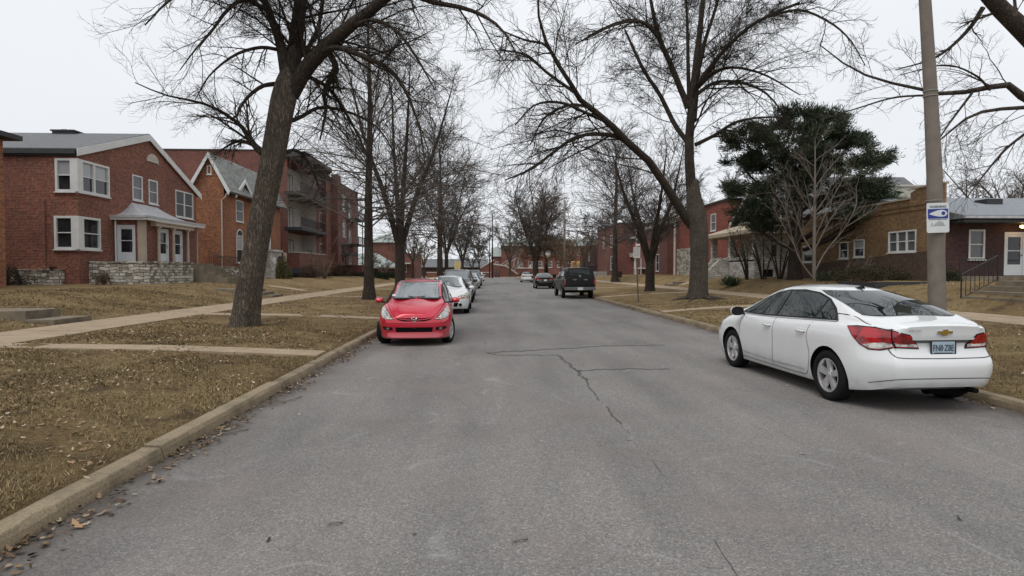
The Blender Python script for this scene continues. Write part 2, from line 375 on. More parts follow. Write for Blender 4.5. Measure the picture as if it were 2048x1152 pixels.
# ---------------- ground, road, kerbs, pavements ----------------
KL, KR = -2.9, 6.3
END = 131.0
gz_tab = pc([(-400, .9), (-60, 1.0), (-20, 1.0), (-16.3, .98), (-14.3, .82), (-12, .50), (-10.5, .33), (-8.9, .30), (-6, .25), (-3.06, .125)])
gz_tabr = pc([(6.46, .125), (9, .30), (12.2, .42), (13.9, .45), (14.6, .58), (16, 1.05), (18, 1.18), (20, 1.22), (400, 1.3)])
def gz(x, y=30.):
    if x < KL: z = gz_tab(x)
    elif x > KR: z = gz_tabr(x)
    else: z = -.012
    if y > 70:
        k = min(1, (y - 70) / 50.); k = k * k * (3 - 2 * k); z = z * (1 - k) + k * (.1 if not KL < x < KR else -.012)
    return z
def gnoise(x, y):
    return .02 * math.sin(x * 2.1 + 1.3 * math.sin(y * .8)) + .014 * math.sin(y * 2.7 + x * 1.1) + .009 * math.sin(5.1 * x + 3.3 * y)
def zat(x, y):
    z = gz(x, y)
    on = (KL - .3 < x < KR + .3) or (-10.7 < x < -8.7) or (12 < x < 14.1)
    return z + (0 if on or y > 120 else gnoise(x, y))
def build_ground():
    xs = [-400, -200, -100, -60, -40, -30] + list(np.arange(-25, -10.6, .45)) + [-10.52, -10.5, -8.9, -8.88] + list(np.arange(-8.7, -3.1, .28)) + [-3.06, -3.04, -2.95, 0, 3, 6.35, 6.44, 6.46] + list(np.arange(6.8, 12.1, .35)) + [12.18, 12.2, 13.9, 13.92] + list(np.arange(14.2, 24, .45)) + [28, 34, 45, 70, 120, 220, 400]
    ys = [-40, -20, -10, -5, -2] + list(np.arange(0, 26, .33)) + list(np.arange(26, 60, 1.)) + list(np.arange(60, 131, 3.)) + [END, 140, 146, 160, 190, 240, 320, 480, 800, 1400]
    v = []; f = []
    for y in ys:
        for x in xs:
            if -3.045 < x < 6.445: z = -.012
            elif y > END - .1: z = .02 if y > 145 else -.012
            else: z = zat(x, y)
            v.append((x, y, z))
    n = len(xs)
    for j in range(len(ys) - 1):
        for i in range(n - 1): f.append((j*n+i, j*n+i+1, (j+1)*n+i+1, (j+1)*n+i))
    me = bpy.data.meshes.new('ground'); me.from_pydata(v, [], f); me.materials.append(M['dead_grass']); me.update()
    tag(link('ground', me, smooth=True), kind='structure')
build_ground()
m = MB(); m.face([(KL - .02, -30, 0), (KR + .02, -30, 0), (KR + .02, END, 0), (KL - .02, END, 0)])
m.face([(-300, END, 0), (300, END, 0), (300, 141, 0), (-300, 141, 0)])
tag(m.build('road', M['asphalt']), kind='structure')
def kerb(x0, x1, face, breaks, seed):
    r = random.Random(seed); m = MB()
    for a, b_ in zip(breaks[:-1], breaks[1:]):
        nseg = max(1, int((b_ - a) / .16)); rows = []; dz = r.uniform(-.010, .012); dx = r.uniform(-.012, .012)
        for i in range(nseg + 1):
            y = a + .013 + (b_ - a - .026) * i / nseg; h = .115 + dz + r.uniform(-.002, .002) - (.015 if r.random() < .03 else 0); s = face; xf = (x1 if s > 0 else x0) + dx; xb = (x0 if s > 0 else x1) + dx
            ch = .004 + r.uniform(0, .004) if r.random() < .93 else r.uniform(.015, .035)
            rows.append([(xf + s * .022, y, -.03), (xf + s * .016, y, .03), (xf + s * .006, y, h - .04), (xf - s * (.004 + ch), y, h - .008), (xf - s * (.012 + ch), y, h), (xb, y, h + .006), (xb, y, -.03)])
        for i in range(nseg):
            for k in range(6):
                m.face([rows[i][k], rows[i][k+1], rows[i+1][k+1], rows[i+1][k]])
        m.face(rows[0]); m.face(rows[-1])
    o = m.build('kerb', M['kerb_concrete'], smooth=True, angle=28); tag(o, kind='structure')
kerb(KL - .16, KL, 1, [-4, 2.3, 5.34, 8.4, 10.1] + [10.1 + 3.05 * i for i in range(1, 40)], 1)
kerb(KR, KR + .16, -1, [-4, 3] + [3 + 3.05 * i for i in range(1, 43)], 2)
def pave(name, x0, x1, y0, y1, zf, joint=1.5, lift=.012, mat='walk_concrete', along='y'):
    m = MB(); r = random.Random(int(x0 * 10 + y0))
    if along == 'y':
        n = max(1, int((y1 - y0) / joint))
        for i in range(n):
            a = y0 + (y1 - y0) * i / n + .006; b_ = y0 + (y1 - y0) * (i + 1) / n - .006; d = r.uniform(0, .008)
            m.hexa([(x0, a, zf(x0) - .1), (x1, a, zf(x1) - .1), (x1, b_, zf(x1) - .1), (x0, b_, zf(x0) - .1), (x0, a, zf(x0) + lift + d), (x1, a, zf(x1) + lift + d), (x1, b_, zf(x1) + lift + d), (x0, b_, zf(x0) + lift + d)])
    else:
        n = max(1, int(abs(x1 - x0) / joint))
        for i in range(n):
            a = x0 + (x1 - x0) * i / n + .006; b_ = x0 + (x1 - x0) * (i + 1) / n - .006
            m.hexa([(a, y0, zf(a) - .1), (b_, y0, zf(b_) - .1), (b_, y1, zf(b_) - .1), (a, y1, zf(a) - .1), (a, y0, zf(a) + lift), (b_, y0, zf(b_) + lift), (b_, y1, zf(b_) + lift), (a, y1, zf(a) + lift)])
    return tag(m.build(name, M[mat]), kind='structure')
pave('pavement', -10.5, -8.9, -12, 128, lambda x: gz(x) , 1.5, .02)
pave('pavement', 12.2, 13.9, -12, 128, lambda x: gz(x), 1.5, .02)
for y0, wd in ((10.75, .62), (18.6, .7), (31.5, .8), (44, .8), (58, 1)):
    pave('path', -8.88, -3.08, y0, y0 + wd, lambda x: gz(x), 1.45, .028, along='x')
for y0, wd in ((21.5, .7), (33.5, .8), (46, .8), (60, 1)):
    pave('path', 6.48, 12.18, y0, y0 + wd, lambda x: gz(x), 1.45, .028, along='x')
pave('path', -17, -11.3, 36.8, 37.9, lambda x: gz(x), 1.5, .03, along='x')
pave('path', 14.6, 17.6, 43.6, 44.8, lambda x: gz(x), 1.5, .03, along='x')
# tar-sealed cracks in the asphalt, thin raised beads
def crack(pts, wd, gap=0.):
    P = [W(px, py, 10) for px, py in pts]; Q = []
    for px, py in pts:
        d = ray(px, py); t = -CAMZ / d.z; Q.append((d.x * t, d.y * t, .004))
    C = catmull(Q, len(Q) * 9); m = MB(); r = random.Random(5)
    off = [r.uniform(-.4, .4) * wd for _ in C]
    L_, R_ = [], []
    for i, p in enumerate(C):
        t = C[min(i+1, len(C)-1)] - C[max(i-1, 0)]; t /= np.linalg.norm(t) + 1e-9; n = np.array([-t[1], t[0], 0]); ww = wd * r.uniform(.55, 1.2)
        c = p + n * (off[i] * .4 + .35 * wd * math.sin(i * 1.7) + .5 * wd * math.sin(i * .6)); L_.append(c + n * ww / 2); R_.append(c - n * ww / 2)
    on = True
    for i in range(len(C) - 1):
        if gap: on = (r.random() > gap) if r.random() < .35 else on
        if on: m.face([L_[i], R_[i], R_[i+1], L_[i+1]])
    tag(m.build('crack', M['tar']), kind='structure')
crack([(1115, 711), (1135, 726), (1155, 743), (1170, 760)], .05)
crack([(1170, 760), (1185, 783), (1215, 818), (1240, 848)], .022, .3)
crack([(1240, 848), (1285, 895), (1330, 955), (1400, 1040), (1480, 1160)], .006, .62)
crack([(975, 707), (1000, 704), (1080, 700), (1200, 693), (1330, 690)], .075)
crack([(975, 707), (1010, 711), (1060, 710), (1115, 711)], .05)
crack([(1155, 743), (1190, 740), (1260, 738), (1340, 739)], .06)
# ---------------- leaf litter and grass ----------------
def leaves(name, n, area, size, seed, dens=None, lift=.015, pal=None, flat=.35):
    r = np.random.default_rng(seed); x0, x1, y0, y1 = area
    x = r.uniform(x0, x1, n * 3); y = r.uniform(y0, y1, n * 3)
    if dens is not None:
        k = r.uniform(0, 1, n * 3) < dens(x, y); x = x[k][:n]; y = y[k][:n]
    else: x = x[:n]; y = y[:n]
    n = len(x); z = np.array([zat(a, b_) if not (KL < a < KR) else 0. for a, b_ in zip(x, y)]) + lift
    on = ((x > -10.55) & (x < -8.85)) | ((x > 12.15) & (x < 13.95)); kk = ~on | (r.uniform(0, 1, n) < .06); x, y, z, on = x[kk], y[kk], z[kk], on[kk]; n = len(x); z = z + on * .02
    s = r.uniform(.5, 1.3, n) * size; a = r.uniform(0, 6.28, n); u = np.stack([np.cos(a), np.sin(a), r.normal(0, flat, n)], 1); v = np.stack([-np.sin(a), np.cos(a), r.normal(0, flat, n)], 1)
    u /= np.linalg.norm(u, axis=1)[:, None]; v /= np.linalg.norm(v, axis=1)[:, None]
    c = np.stack([x, y, z + .3 * s * np.abs(u[:, 2])], 1); s = s[:, None]; wd = r.uniform(.3, .6, n)[:, None]
    up = np.zeros((n, 3)); up[:, 2] = 1; curl = r.uniform(0, .3, n)[:, None] * s
    # lobed outline of an oak or maple leaf, six corners
    V = np.stack([c - u * s * .5, c - u * s * .12 + v * s * wd * .8, c + u * s * .05 + v * s * wd * .35, c + u * s * .2 + v * s * wd * .7 + up * curl * .5, c + u * s * .55 + up * curl, c + u * s * .2 - v * s * wd * .6, c + u * s * .0 - v * s * wd * .3, c - u * s * .15 - v * s * wd * .75], 1).reshape(-1, 3)
    pal = np.array(pal if pal is not None else [(.20, .12, .065), (.14, .085, .05), (.27, .19, .11), (.10, .06, .04), (.36, .29, .20)])
    cc = pal[r.integers(0, len(pal), n)] * r.uniform(.7, 1.25, (n, 1))
    return cloud(name, V, 8, cc, M['tinted'])
def fade(x, y): return np.clip(.25 + .75 * (np.sin(x * 1.7 + np.sin(y * 1.1) * 2) * np.sin(y * .9 + x * .4) > -.1), 0, 1)
PALE = [(.20, .12, .065), (.16, .095, .055), (.28, .19, .11), (.34, .26, .17), (.11, .07, .045), (.24, .15, .085)]
tag(leaves('fallen_leaves', 4200, (-8.8, -3.1, 3, 14), .045, 11, fade, pal=PALE + [(.42, .36, .27)]), 'dry brown leaves scattered on the near left verge', 'leaves', kind='stuff')
tag(leaves('fallen_leaves', 16000, (-16, -3.1, 12, 42), .058, 12, fade, pal=PALE), 'dry leaves lying under the trees on the left lawns', 'leaves', kind='stuff')
tag(leaves('fallen_leaves', 9000, (6.5, 19, 8, 50), .056, 13, fade, pal=PALE + [(.38, .31, .2)]), 'dry leaves lying on the lawns right of the street', 'leaves', kind='stuff')
tag(leaves('gutter_leaves', 2800, (KL, KL + .38, 2, 40), .048, 14, lambda x, y: np.clip(1.05 - (x - KL) / .34, 0, 1) * (.35 + .65 * (np.sin(y * 2.3) > -.2)), lift=.012, pal=[(.15, .09, .05), (.11, .07, .045), (.2, .135, .08), (.075, .05, .035), (.3, .24, .17)], flat=.3), 'brown leaves collected in the gutter along the left kerb', 'leaves', kind='stuff')
tag(leaves('large_leaves', 16, (KL - .1, KL + .32, 2.6, 5.2), .085, 19, None, lift=.02, pal=[(.42, .28, .15), (.34, .22, .12), (.5, .4, .26)], flat=.25), 'a few big pale lobed leaves in the nearest stretch of gutter', 'leaves', kind='stuff')
tag(leaves('gutter_leaves', 700, (KR - .4, KR, 6, 60), .07, 15, lambda x, y: np.clip(1 - (KR - x) / .3, 0, 1), lift=.012, pal=PALE[:4], flat=.2), 'few dry leaves lying in the gutter along the right kerb', 'leaves', kind='stuff')
tag(leaves('road_litter', 140, (-2.4, 6, 3, 40), .045, 16, None, lift=.008, pal=[(.12, .09, .07), (.35, .32, .28), (.06, .05, .045)], flat=.1), 'small leaf crumbs and chips lying on the asphalt', 'litter', kind='stuff')
def blades(name, n, area, h, seed, label, ybias=1.6):
    r = np.random.default_rng(seed); x0, x1, y0, y1 = area
    x = r.uniform(x0, x1, n); y = y0 + (y1 - y0) * r.uniform(0, 1, n) ** ybias
    k = ~(((x > -8.95) & (x < -8.8))); 
    for yy, wd in ((10.75, .62), (18.6, .7), (21.5, .7)):
        k &= ~((y > yy - .02) & (y < yy + wd + .02))
    pn = np.sin(x * 2.3 + 1.7 * np.sin(y * 1.3)) * np.sin(y * 1.9 + x * .7) + .5 * np.sin(x * 7 + y * 5) * np.sin(y * 6 - x * 3)
    bare = np.sin(x * 1.1 + 2.2 * np.sin(y * .7 + 1)) * np.sin(y * 1.3 + np.sin(x * 1.9)); k &= (r.uniform(-1.0, .9, n) < pn) & ((bare < .45) | (r.uniform(0, 1, n) < .3)); x = x[k]; y = y[k]; pn = pn[k]; n = len(x)
    z = np.array([zat(a, b_) for a, b_ in zip(x, y)]); a = r.uniform(0, 6.28, n); hh = h * r.uniform(.4, 1.2, n)
    b0 = np.stack([x, y, z - .004], 1); le = np.stack([np.cos(a), np.sin(a), np.zeros(n)], 1); wd = (.0022 + y * .00022)[:, None]
    per = np.stack([-np.sin(a), np.cos(a), np.zeros(n)], 1); tip = b0 + le * (hh * r.uniform(.4, 1.6, n))[:, None]; tip[:, 2] += hh
    V = np.stack([b0 - per * wd, b0 + per * wd, tip], 1).reshape(-1, 3)
    pal = np.array([(.22, .152, .08), (.31, .225, .12), (.165, .114, .056), (.15, .13, .06), (.38, .29, .165), (.11, .078, .043)])
    return tag(cloud(name, V, 3, pal[r.integers(0, 6, n)] * r.uniform(.7, 1.2, (n, 1)) * (.85 + .28 * np.sin(x * .9 + 1.5 * np.sin(y * .6)) * np.sin(y * .8 + 2))[:, None], M['tinted']), label, 'grass', kind='stuff')
blades('grass', 330000, (-8.9, -3.08, 2.2, 16), .042, 21, 'short dead winter grass on the near left verge')
blades('grass', 90000, (-16, -10.6, 9, 26), .06, 22, 'thin dormant grass on the left front lawns', 1.2)
blades('grass', 90000, (6.5, 12.1, 7, 26), .05, 23, 'thin dormant grass on the right verge', 1.2)
# ---------------- buildings ----------------
def TXp(X): return lambda u, v, w_: (X + w_, u, v)      # street front of the left side, outward +X
def TXn(X): return lambda u, v, w_: (X - w_, u, v)      # street front of the right side
def TY(Y): return lambda u, v, w_: (u, Y - w_, v)       # wall facing the camera's end of the street
def wall(m, T, u0, u1, v0, v1, holes=(), mi=0, rd=.12):
    us = sorted({u0, u1, *[h[0] for h in holes], *[h[1] for h in holes]}); vs = sorted({v0, v1, *[h[2] for h in holes], *[h[3] for h in holes]})
    for i in range(len(us) - 1):
        for j in range(len(vs) - 1):
            uc = (us[i] + us[i+1]) / 2; vc = (vs[j] + vs[j+1]) / 2
            if any(h[0] < uc < h[1] and h[2] < vc < h[3] for h in holes): continue
            m.face([T(us[i], vs[j], 0), T(us[i+1], vs[j], 0), T(us[i+1], vs[j+1], 0), T(us[i], vs[j+1], 0)], mi)
    for a, b_, c, d in holes:
        for p, q in (((a, c), (b_, c)), ((b_, c), (b_, d)), ((b_, d), (a, d)), ((a, d), (a, c))):
            m.face([T(*p, 0), T(*q, 0), T(*q, -rd), T(*p, -rd)], mi)
def window(par, T, h, cols=1, rail=True, blind=0, frame='white_paint', th=.07, proud=.02, sill=True, name='window', rows=None, muntin=0):
    a, b_, c, d = h; m = MB(); w0, w1 = -.07, proud; e = .012
    m.tbox(T, a - e, a + th, c - e, d + e, w0, w1); m.tbox(T, b_ - th, b_ + e, c - e, d + e, w0, w1)
    m.tbox(T, a + th, b_ - th, d - th, d + e, w0, w1); m.tbox(T, a + th, b_ - th, c - e, c + th, w0, w1)
    cw = (b_ - a) / cols; g = MB()
    for i in range(1, cols): m.tbox(T, a + cw * i - th * .7, a + cw * i + th * .7, c + th, d - th, w0, w1 - .004)
    mid = (c + d) / 2
    for i in range(cols):
        l = a + cw * i + (th if i == 0 else th * .7); r_ = a + cw * (i + 1) - (th if i == cols - 1 else th * .7)
        if rail: m.tbox(T, l, r_, mid - .025, mid + .025, w0 + .01, w1 - .03)
        for q in range(1, muntin + 1):
            uu = l + (r_ - l) * q / (muntin + 1); m.tbox(T, uu - .012, uu + .012, c + th, d - th, w0 + .012, w1 - .035)
        mi = {0: 0, 1: 1, 2: 2}[blind] if blind < 3 else random.choice((0, 1, 2))
        if rail:
            g.face([T(l, mid, -.03), T(r_, mid, -.03), T(r_, d - th, -.03), T(l, d - th, -.03)], mi)
            g.face([T(l, c + th, -.045), T(r_, c + th, -.045), T(r_, mid, -.045), T(l, mid, -.045)], 2 if mi == 2 else 0)
        else: g.face([T(l, c + th, -.045), T(r_, c + th, -.045), T(r_, d - th, -.045), T(l, d - th, -.045)], mi)
    o = m.build(name, M[frame], par)
    g.build('pane', [M['glass'], M['glass_blind'], M['glass_curtain']], o)
    if sill:
        s = MB(); s.tbox(T, a - .05, b_ + .05, c - .07, c - .013, -.05, proud + .05); s.build('sill', M[frame], o)
    return o
def door(par, T, h, name='door', mat='white_door', glass=True, th=.1, proud=.02):
    a, b_, c, d = h; m = MB(); m.tbox(T, a, a + th, c, d, -.08, proud); m.tbox(T, b_ - th, b_, c, d, -.08, proud); m.tbox(T, a + th, b_ - th, d - th, d, -.08, proud)
    w_ = b_ - a; gl = a + th + .08 * w_; gr = b_ - th - .08 * w_; g0 = c + (d - c) * .25; g1 = d - th - .12; gm = (g0 + g1) / 2
    if glass:
        m.tbox(T, a + th, gl, c, d - th, -.06, -.01); m.tbox(T, gr, b_ - th, c, d - th, -.06, -.01); m.tbox(T, gl, gr, c, g0, -.06, -.01); m.tbox(T, gl, gr, g1, d - th, -.06, -.01); m.tbox(T, gl, gr, gm - .02, gm + .02, -.055, -.005)
    else: m.tbox(T, a + th, b_ - th, c, d - th, -.06, -.01)
    o = m.build(name, M[mat], par)
    if glass:
        g = MB(); g.face([T(gl, g0, -.045), T(gr, g0, -.045), T(gr, g1, -.045), T(gl, g1, -.045)]); g.build('pane', M['glass'], o)
    k = MB(); k.lathe([(.0, .05), (.028, .045), (.03, .02), (.012, .0)], lambda x, y, hh: T(b_ - th - .05 + x, c + (d - c) * .47 + y, hh - .008), 10); k.build('handle', M['galvanised'], o, True)
    return o
def slab(par, name, mat, pts, d): m = MB(); m.prism(pts, d); return m.build(name, M[mat], par)
def rail_run(m, p0, p1, h=.85, step=.13, r=.012):
    p0 = Vector(p0); p1 = Vector(p1); L_ = (p1 - p0).length; n = max(2, int(L_ / step)); up = Vector((0, 0, h))
    m.tube([p0 + up, p1 + up], r * 1.7, 6); m.tube([p0 + up * .12, p1 + up * .12], r, 5)
    for i in range(n + 1):
        p = p0.lerp(p1, i / n); e = i in (0, n); m.tube([p + (Vector() if e else up * .12), p + up], r * (1.5 if e else .7), 5)

# --- left, nearest: corner of an orange brick house at the picture's edge
h0 = empty('brick_house', (-24, 20, .6), 'orange-brown brick house, only its corner and dark eave showing at the left edge', 'house')
m = MB(); wall(m, TXp(-20), 8, 24.45, .3, 7.1); wall(m, lambda u, v, w_: (u, 24.45 + w_, v), -32, -20, .3, 7.1); wall(m, TY(8), -32, -20, .3, 7.1); m.build('wall', M['brick_orange'], h0)
m = MB(); m.prism([(-19.5, 7.6, 7.1), (-19.5, 7.6, 7.3), (-26, 7.6, 9.0), (-32.5, 7.6, 7.3), (-32.5, 7.6, 7.1)], (0, 17.25, 0)); m.build('roof', M['dark_trim'], h0)

# --- left: red brick gabled house
HX = -20.0
h1 = empty('gabled_house', (-20, 34.7, 1), 'red brick two-family house with white raked gable and two corner bay windows', 'house')
Tf, Ts = TXp(HX), TY(28.8)
yA, yB, yR = 28.8, 40.6, 34.9; zA, zB, zR = 7.45, 7.0, 9.42
uw1 = (yA, 31.2, 5.53, 7.12); lw1 = (yA, 30.4, 2.73, 4.33)
us1 = (-21.0, HX, 5.53, 7.12); ls1 = (-21.1, HX, 2.73, 4.33)
w2 = (33.3, 34.27, 5.68, 7.09); w3 = (34.9, 35.85, 5.65, 7.06); w4 = (37.9, 40.15, 5.15, 6.86)
fh = [uw1, lw1, w2, w3, w4]
m = MB(); wall(m, Tf, yA, yB, .4, 7.45 if False else 7.2, fh)
# gable top above z 7.2 follows the rakes
m.face([Tf(yA, 7.2, 0), Tf(40.2, 7.2, 0), Tf(yR, zR, 0), Tf(yA, zA, 0)])
wall(m, Ts, -34, HX, .4, 7.45, [us1, ls1])
wall(m, lambda u, v, w_: (u, yB + w_, v), -34, HX, .4, 7.0)
# brick header courses under the corner windows
for (a, b_, c, d) in (uw1, lw1): m.tbox(Tf, a, b_ + .1, c - .16, c - .08, 0, .04)
for (a, b_, c, d) in (us1, ls1): m.tbox(Ts, a - .1, b_ + .04, c - .16, c - .08, 0, .04)
m.build('wall', M['brick_red'], h1)
for a in (uw1, lw1): window(h1, Tf, (a[0] + .02, a[1], a[2], a[3]), 2 if a is uw1 else 1, blind=1 if a is uw1 else 0, th=.1, proud=.06)
for a in (us1, ls1): window(h1, Ts, (a[0], a[1] - .1, a[2], a[3]), 1, blind=1 if a is us1 else 0, th=.1, proud=.06)
for a in (uw1, lw1): m = MB(); m.box(HX - .28, HX + .09, yA - .09, yA + .3, a[2] - .01, a[3] + .01); m.build('corner_post', M['white_paint'], h1)
window(h1, Tf, w2, blind=2); window(h1, Tf, w3, blind=2); window(h1, Tf, w4, 2, blind=2)
m = MB()  # half-round vent
arc = [(35.35 + .62 * math.cos(a), 8.12 + .5 * math.sin(a)) for a in np.linspace(0, math.pi, 13)]
m.prism([Tf(u, v, .0) for u, v in arc], (.05, 0, 0)); m.build('gable_vent', M['stucco'], h1)
ov = .1
for nm, P in (('roof', [(yA - .1, zA - .0), (yR, zR + .14), (yR, zR + .3), (yA - .12, zA + .16)]), ('roof', [(yB + .45, zB - .22), (yR, zR + .14), (yR, zR + .3), (yB + .5, zB - .04)])):
    m = MB(); m.prism([(HX + ov, u, v) for u, v in P], (-13, 0, 0)); m.build(nm, M['slate_grey'], h1)
for P in ([(yA - .14, zA - .22), (yR, zR - .1), (yR, zR + .26), (yA - .14, zA + .14)], [(yB + .5, zB - .42), (yR, zR - .1), (yR, zR + .26), (yB + .5, zB - .04)]):
    m = MB(); m.prism([(HX + ov + .002, u, v) for u, v in P], (.05, 0, 0)); m.build('bargeboard', M['white_paint'], h1)
m = MB(); m.box(-33.5, HX + .05, yA - .22, yA - .13, zA - .12, zA + .1); m.build('gutter', M['dark_trim'], h1)
m = MB(); m.box(-33.5, HX + .04, yA - .13, yA - .002, zA - .2, zA - .1); m.build('soffit', M['dark_trim'], h1)
m = MB(); m.box(-25.1, -23.9, 34.4, 35.3, 9.0, 9.72); m.box(-25.17, -23.83, 34.33, 35.37, 9.72, 9.8); m.box(-24.8, -24.5, 34.7, 35.0, 9.8, 9.9); m.build('chimney', M['dark_trim'], h1)
m = MB(); m.box(-34, HX - .7, yA - .22, yA - .005, .5, 1.68); m.box(-34, HX - .66, yA - .26, yA - .005, 1.68, 1.75); m.build('stone_facing', M['stone_wall'], h1)
m = MB(); m.tube([(-21.5, yA - .06, 1.7), (-21.5, yA - .06, 5.1)], .02, 6); m.tube([(-21.1, yA - .3, 1.78), (-21.1, yA - .02, 1.86)], [.12, .05], 8); m.build('utility_line', M['brick_dark'], h1)
# porch
pf = -18.5; y0, y1 = 31.6, 37.3; ze = 4.42; Tp, Tq = TXp(pf), TY(y0)
dS = (-19.84, -18.9, 2.18, 4.12); d1 = (33.1, 34.1, 2.18, 4.05); d2 = (34.65, 35.65, 2.18, 4.05)
m = MB(); wall(m, Tq, HX, pf, 1.0, ze, [dS]); wall(m, Tp, y0, y1, 1.0, ze, [d1, d2]); m.build('porch_wall', M['brick_red'], h1)
door(h1, Tq, dS, proud=.03); door(h1, Tp, d1, proud=.03); door(h1, Tp, d2, proud=.03)
m = MB(); m.tbox(Tp, y0 - .05, y0 + .22, 2.1, ze, .003, .07); m.tbox(Tq, pf - .25, pf + .06, 2.1, ze, .003, .07); m.build('corner_pilaster', M['cream_paint'], h1)
for u in (32.75, 34.3, 35.95):
    m = MB(); m.tube([Tp(u, 2.15, .2), Tp(u, 4.1, .2)], [.085, .07], 12); m.box(*sorted((pf + .09, pf + .31)), u - .11, u + .11, 4.05, 4.13); m.build('column', M['cream_paint'], h1)
m = MB(); m.tbox(Tp, 32.3, 36.5, 4.13, 4.32, .003, .33); m.tbox(Tp, 32.2, 36.6, 4.32, 4.38, .003, .4); m.build('door_hood', M['cream_paint'], h1)
m = MB(); m.tube([(HX + .1, y0 - .06, 2.0), (HX + .1, y0 - .06, ze)], .05, 8); m.build('downpipe', M['white_paint'], h1)
m = MB(); m.tube([(pf + .06, y1 + .1, 1.0), (pf + .06, y1 + .1, ze)], .05, 8); m.build('downpipe', M['cream_paint'], h1)
m = MB(); rows = []
for i in range(13):
    t = i / 12; k = t ** 1.9; z = 4.62 + (5.5 - 4.62) * k
    xx = pf + .42 + (HX + .0 - pf - .42) * t ** .9; ya = y0 - .4 + (33.2 - y0 + .4) * t ** .9; yb = y1 + .5 + (35.7 - y1 - .5) * t ** .9
    rows.append(((HX, ya, z), (xx, ya, z), (xx, yb, z), (HX, yb, z)))
for a, b_ in zip(rows[:-1], rows[1:]):
    for k in range(3): m.face([a[k], a[k+1], b_[k+1], b_[k]])
m.face([(HX, y0 - .4, 4.5), (pf + .42, y0 - .4, 4.5), (pf + .42, y1 + .5, 4.5), (HX, y1 + .5, 4.5)])
for p, q in (((HX, y0 - .4), (pf + .42, y0 - .4)), ((pf + .42, y0 - .4), (pf + .42, y1 + .5)), ((pf + .42, y1 + .5), (HX, y1 + .5))):
    m.face([(*p, 4.5), (*q, 4.5), (*q, 4.62), (*p, 4.62)])
m.build('porch_roof', M['roof_metal'], h1, True, angle=30)
m = MB(); m.box(HX, pf + .36, y0 - .34, y0 - .24, 4.38, 4.498); m.box(pf + .3, pf + .4, y0 - .24, y1 + .4, 4.38, 4.498); m.build('fascia', M['white_paint'], h1)
m = MB(); m.box(HX + .01, -17, 29.5, 33.9, .6, 2.08); m.box(-18.4, -17.2, 33.9, 37.3, .6, 2.02); m.build('terrace_wall', M['stone_wall'], h1)
m = MB(); m.box(HX + .01, -16.95, 29.45, 33.93, 2.08, 2.15); m.build('coping', M['stone_wall'], h1)
m = MB()
for i in range(6):
    m.box(-17.2 + .002 * i, -15.2 - .34 * i, 34.2 + .003 * i, 36.3 - .003 * i, .6 + .002 * i, 1.12 + .17 * (i + 1) - .02 if i < 5 else 2.1)
m.build('steps', M['step_concrete'], h1)
m = MB(); rail_run(m, (-15.4, 36.3, 1.1), (-17.2, 36.3, 2.05)); m.build('handrail', M['black_metal'], h1)
m = MB(); m.box(-19.5, -17.3, 37.4, 41.5, .6, 1.85); m.box(-19.55, -17.25, 37.35, 41.55, 1.85, 1.92); m.build('low_wall', M['stone_wall'], h1)
m = MB(); rail_run(m, (-17.5, 37.6, 1.92), (-17.5, 41.2, 1.92), .7); m.build('handrail', M['black_metal'], h1)

# --- left: orange tudor house with steep slate roof
h2 = empty('tudor_house', (-20, 50, .8), 'mottled orange brick house with steep grey slate roof, half hidden by the near trunk', 'house')
YA, YB = 44.8, 57.; ax, az = -20.98, 10.38
Tf, Ts = TXp(-20), TY(YA)
wa = (46.95, 48.35, 5.6, 7.3); wb = (46.95, 48.2, 2.3, 4.45); wc = (50.6, 52.2, 5.2, 7.0)
m = MB(); wall(m, Tf, YA, YB, .3, 7.6, [wa, wb, wc]); wall(m, Ts, -32, -20, .3, 7.0)
m.face([Ts(-22.9, 7.0, 0), Ts(-20, 7.0, 0), Ts(-20, 7.9, 0), Ts(ax, az - .1, 0), Ts(-22.9, 6.99, 0)])
m.face([(-19.93, 46.2, 7.5), (-19.93, 49.4, 7.5), (-19.93, 47.8, 8.75)])
wall(m, lambda u, v, w_: (u, YB + w_, v), -32, -20, .3, 8)
m.build('wall', M['brick_orange'], h2)
window(h2, Tf, wa, blind=2); window(h2, Tf, wc, blind=2)
window(h2, Tf, wb, blind=1)
m = MB(); arc = [(47.575 + .62 * math.cos(a), 4.46 + .55 * math.sin(a)) for a in np.linspace(0, math.pi, 11)]; m.prism([Tf(u, v, .004) for u, v in arc], (.04, 0, 0)); o = m.build('arch_light', M['white_paint'], h2)
m = MB(); m.prism([Tf(47.575 + .5 * math.cos(a), 4.5 + .42 * math.sin(a), .046) for a in np.linspace(0, math.pi, 11)], (.01, 0, 0)); m.build('pane', M['glass'], o)
window(h2, Ts, (-21.2, -20.88, 8.95, 9.6), rail=False, blind=1, th=.06, proud=.03)
for s in (1, -1):
    e = (-19.5, 7.55) if s > 0 else (-22.95, 6.9)
    m = MB(); m.prism([(e[0], YA - .3, e[1]), (ax, YA - .3, az), (ax, YA - .3, az + .2), (e[0] + .15 * s, YA - .3, e[1] + .1)], (0, YB - YA + .5, 0)); m.build('roof', M['slate_tiles'], h2)
    m = MB(); m.prism([(e[0], YA - .36, e[1] - .2), (ax, YA - .36, az - .22), (ax, YA - .36, az + .2), (e[0] + .12 * s, YA - .36, e[1] + .12)], (0, .055, 0)); m.build('bargeboard', M['white_paint'], h2)
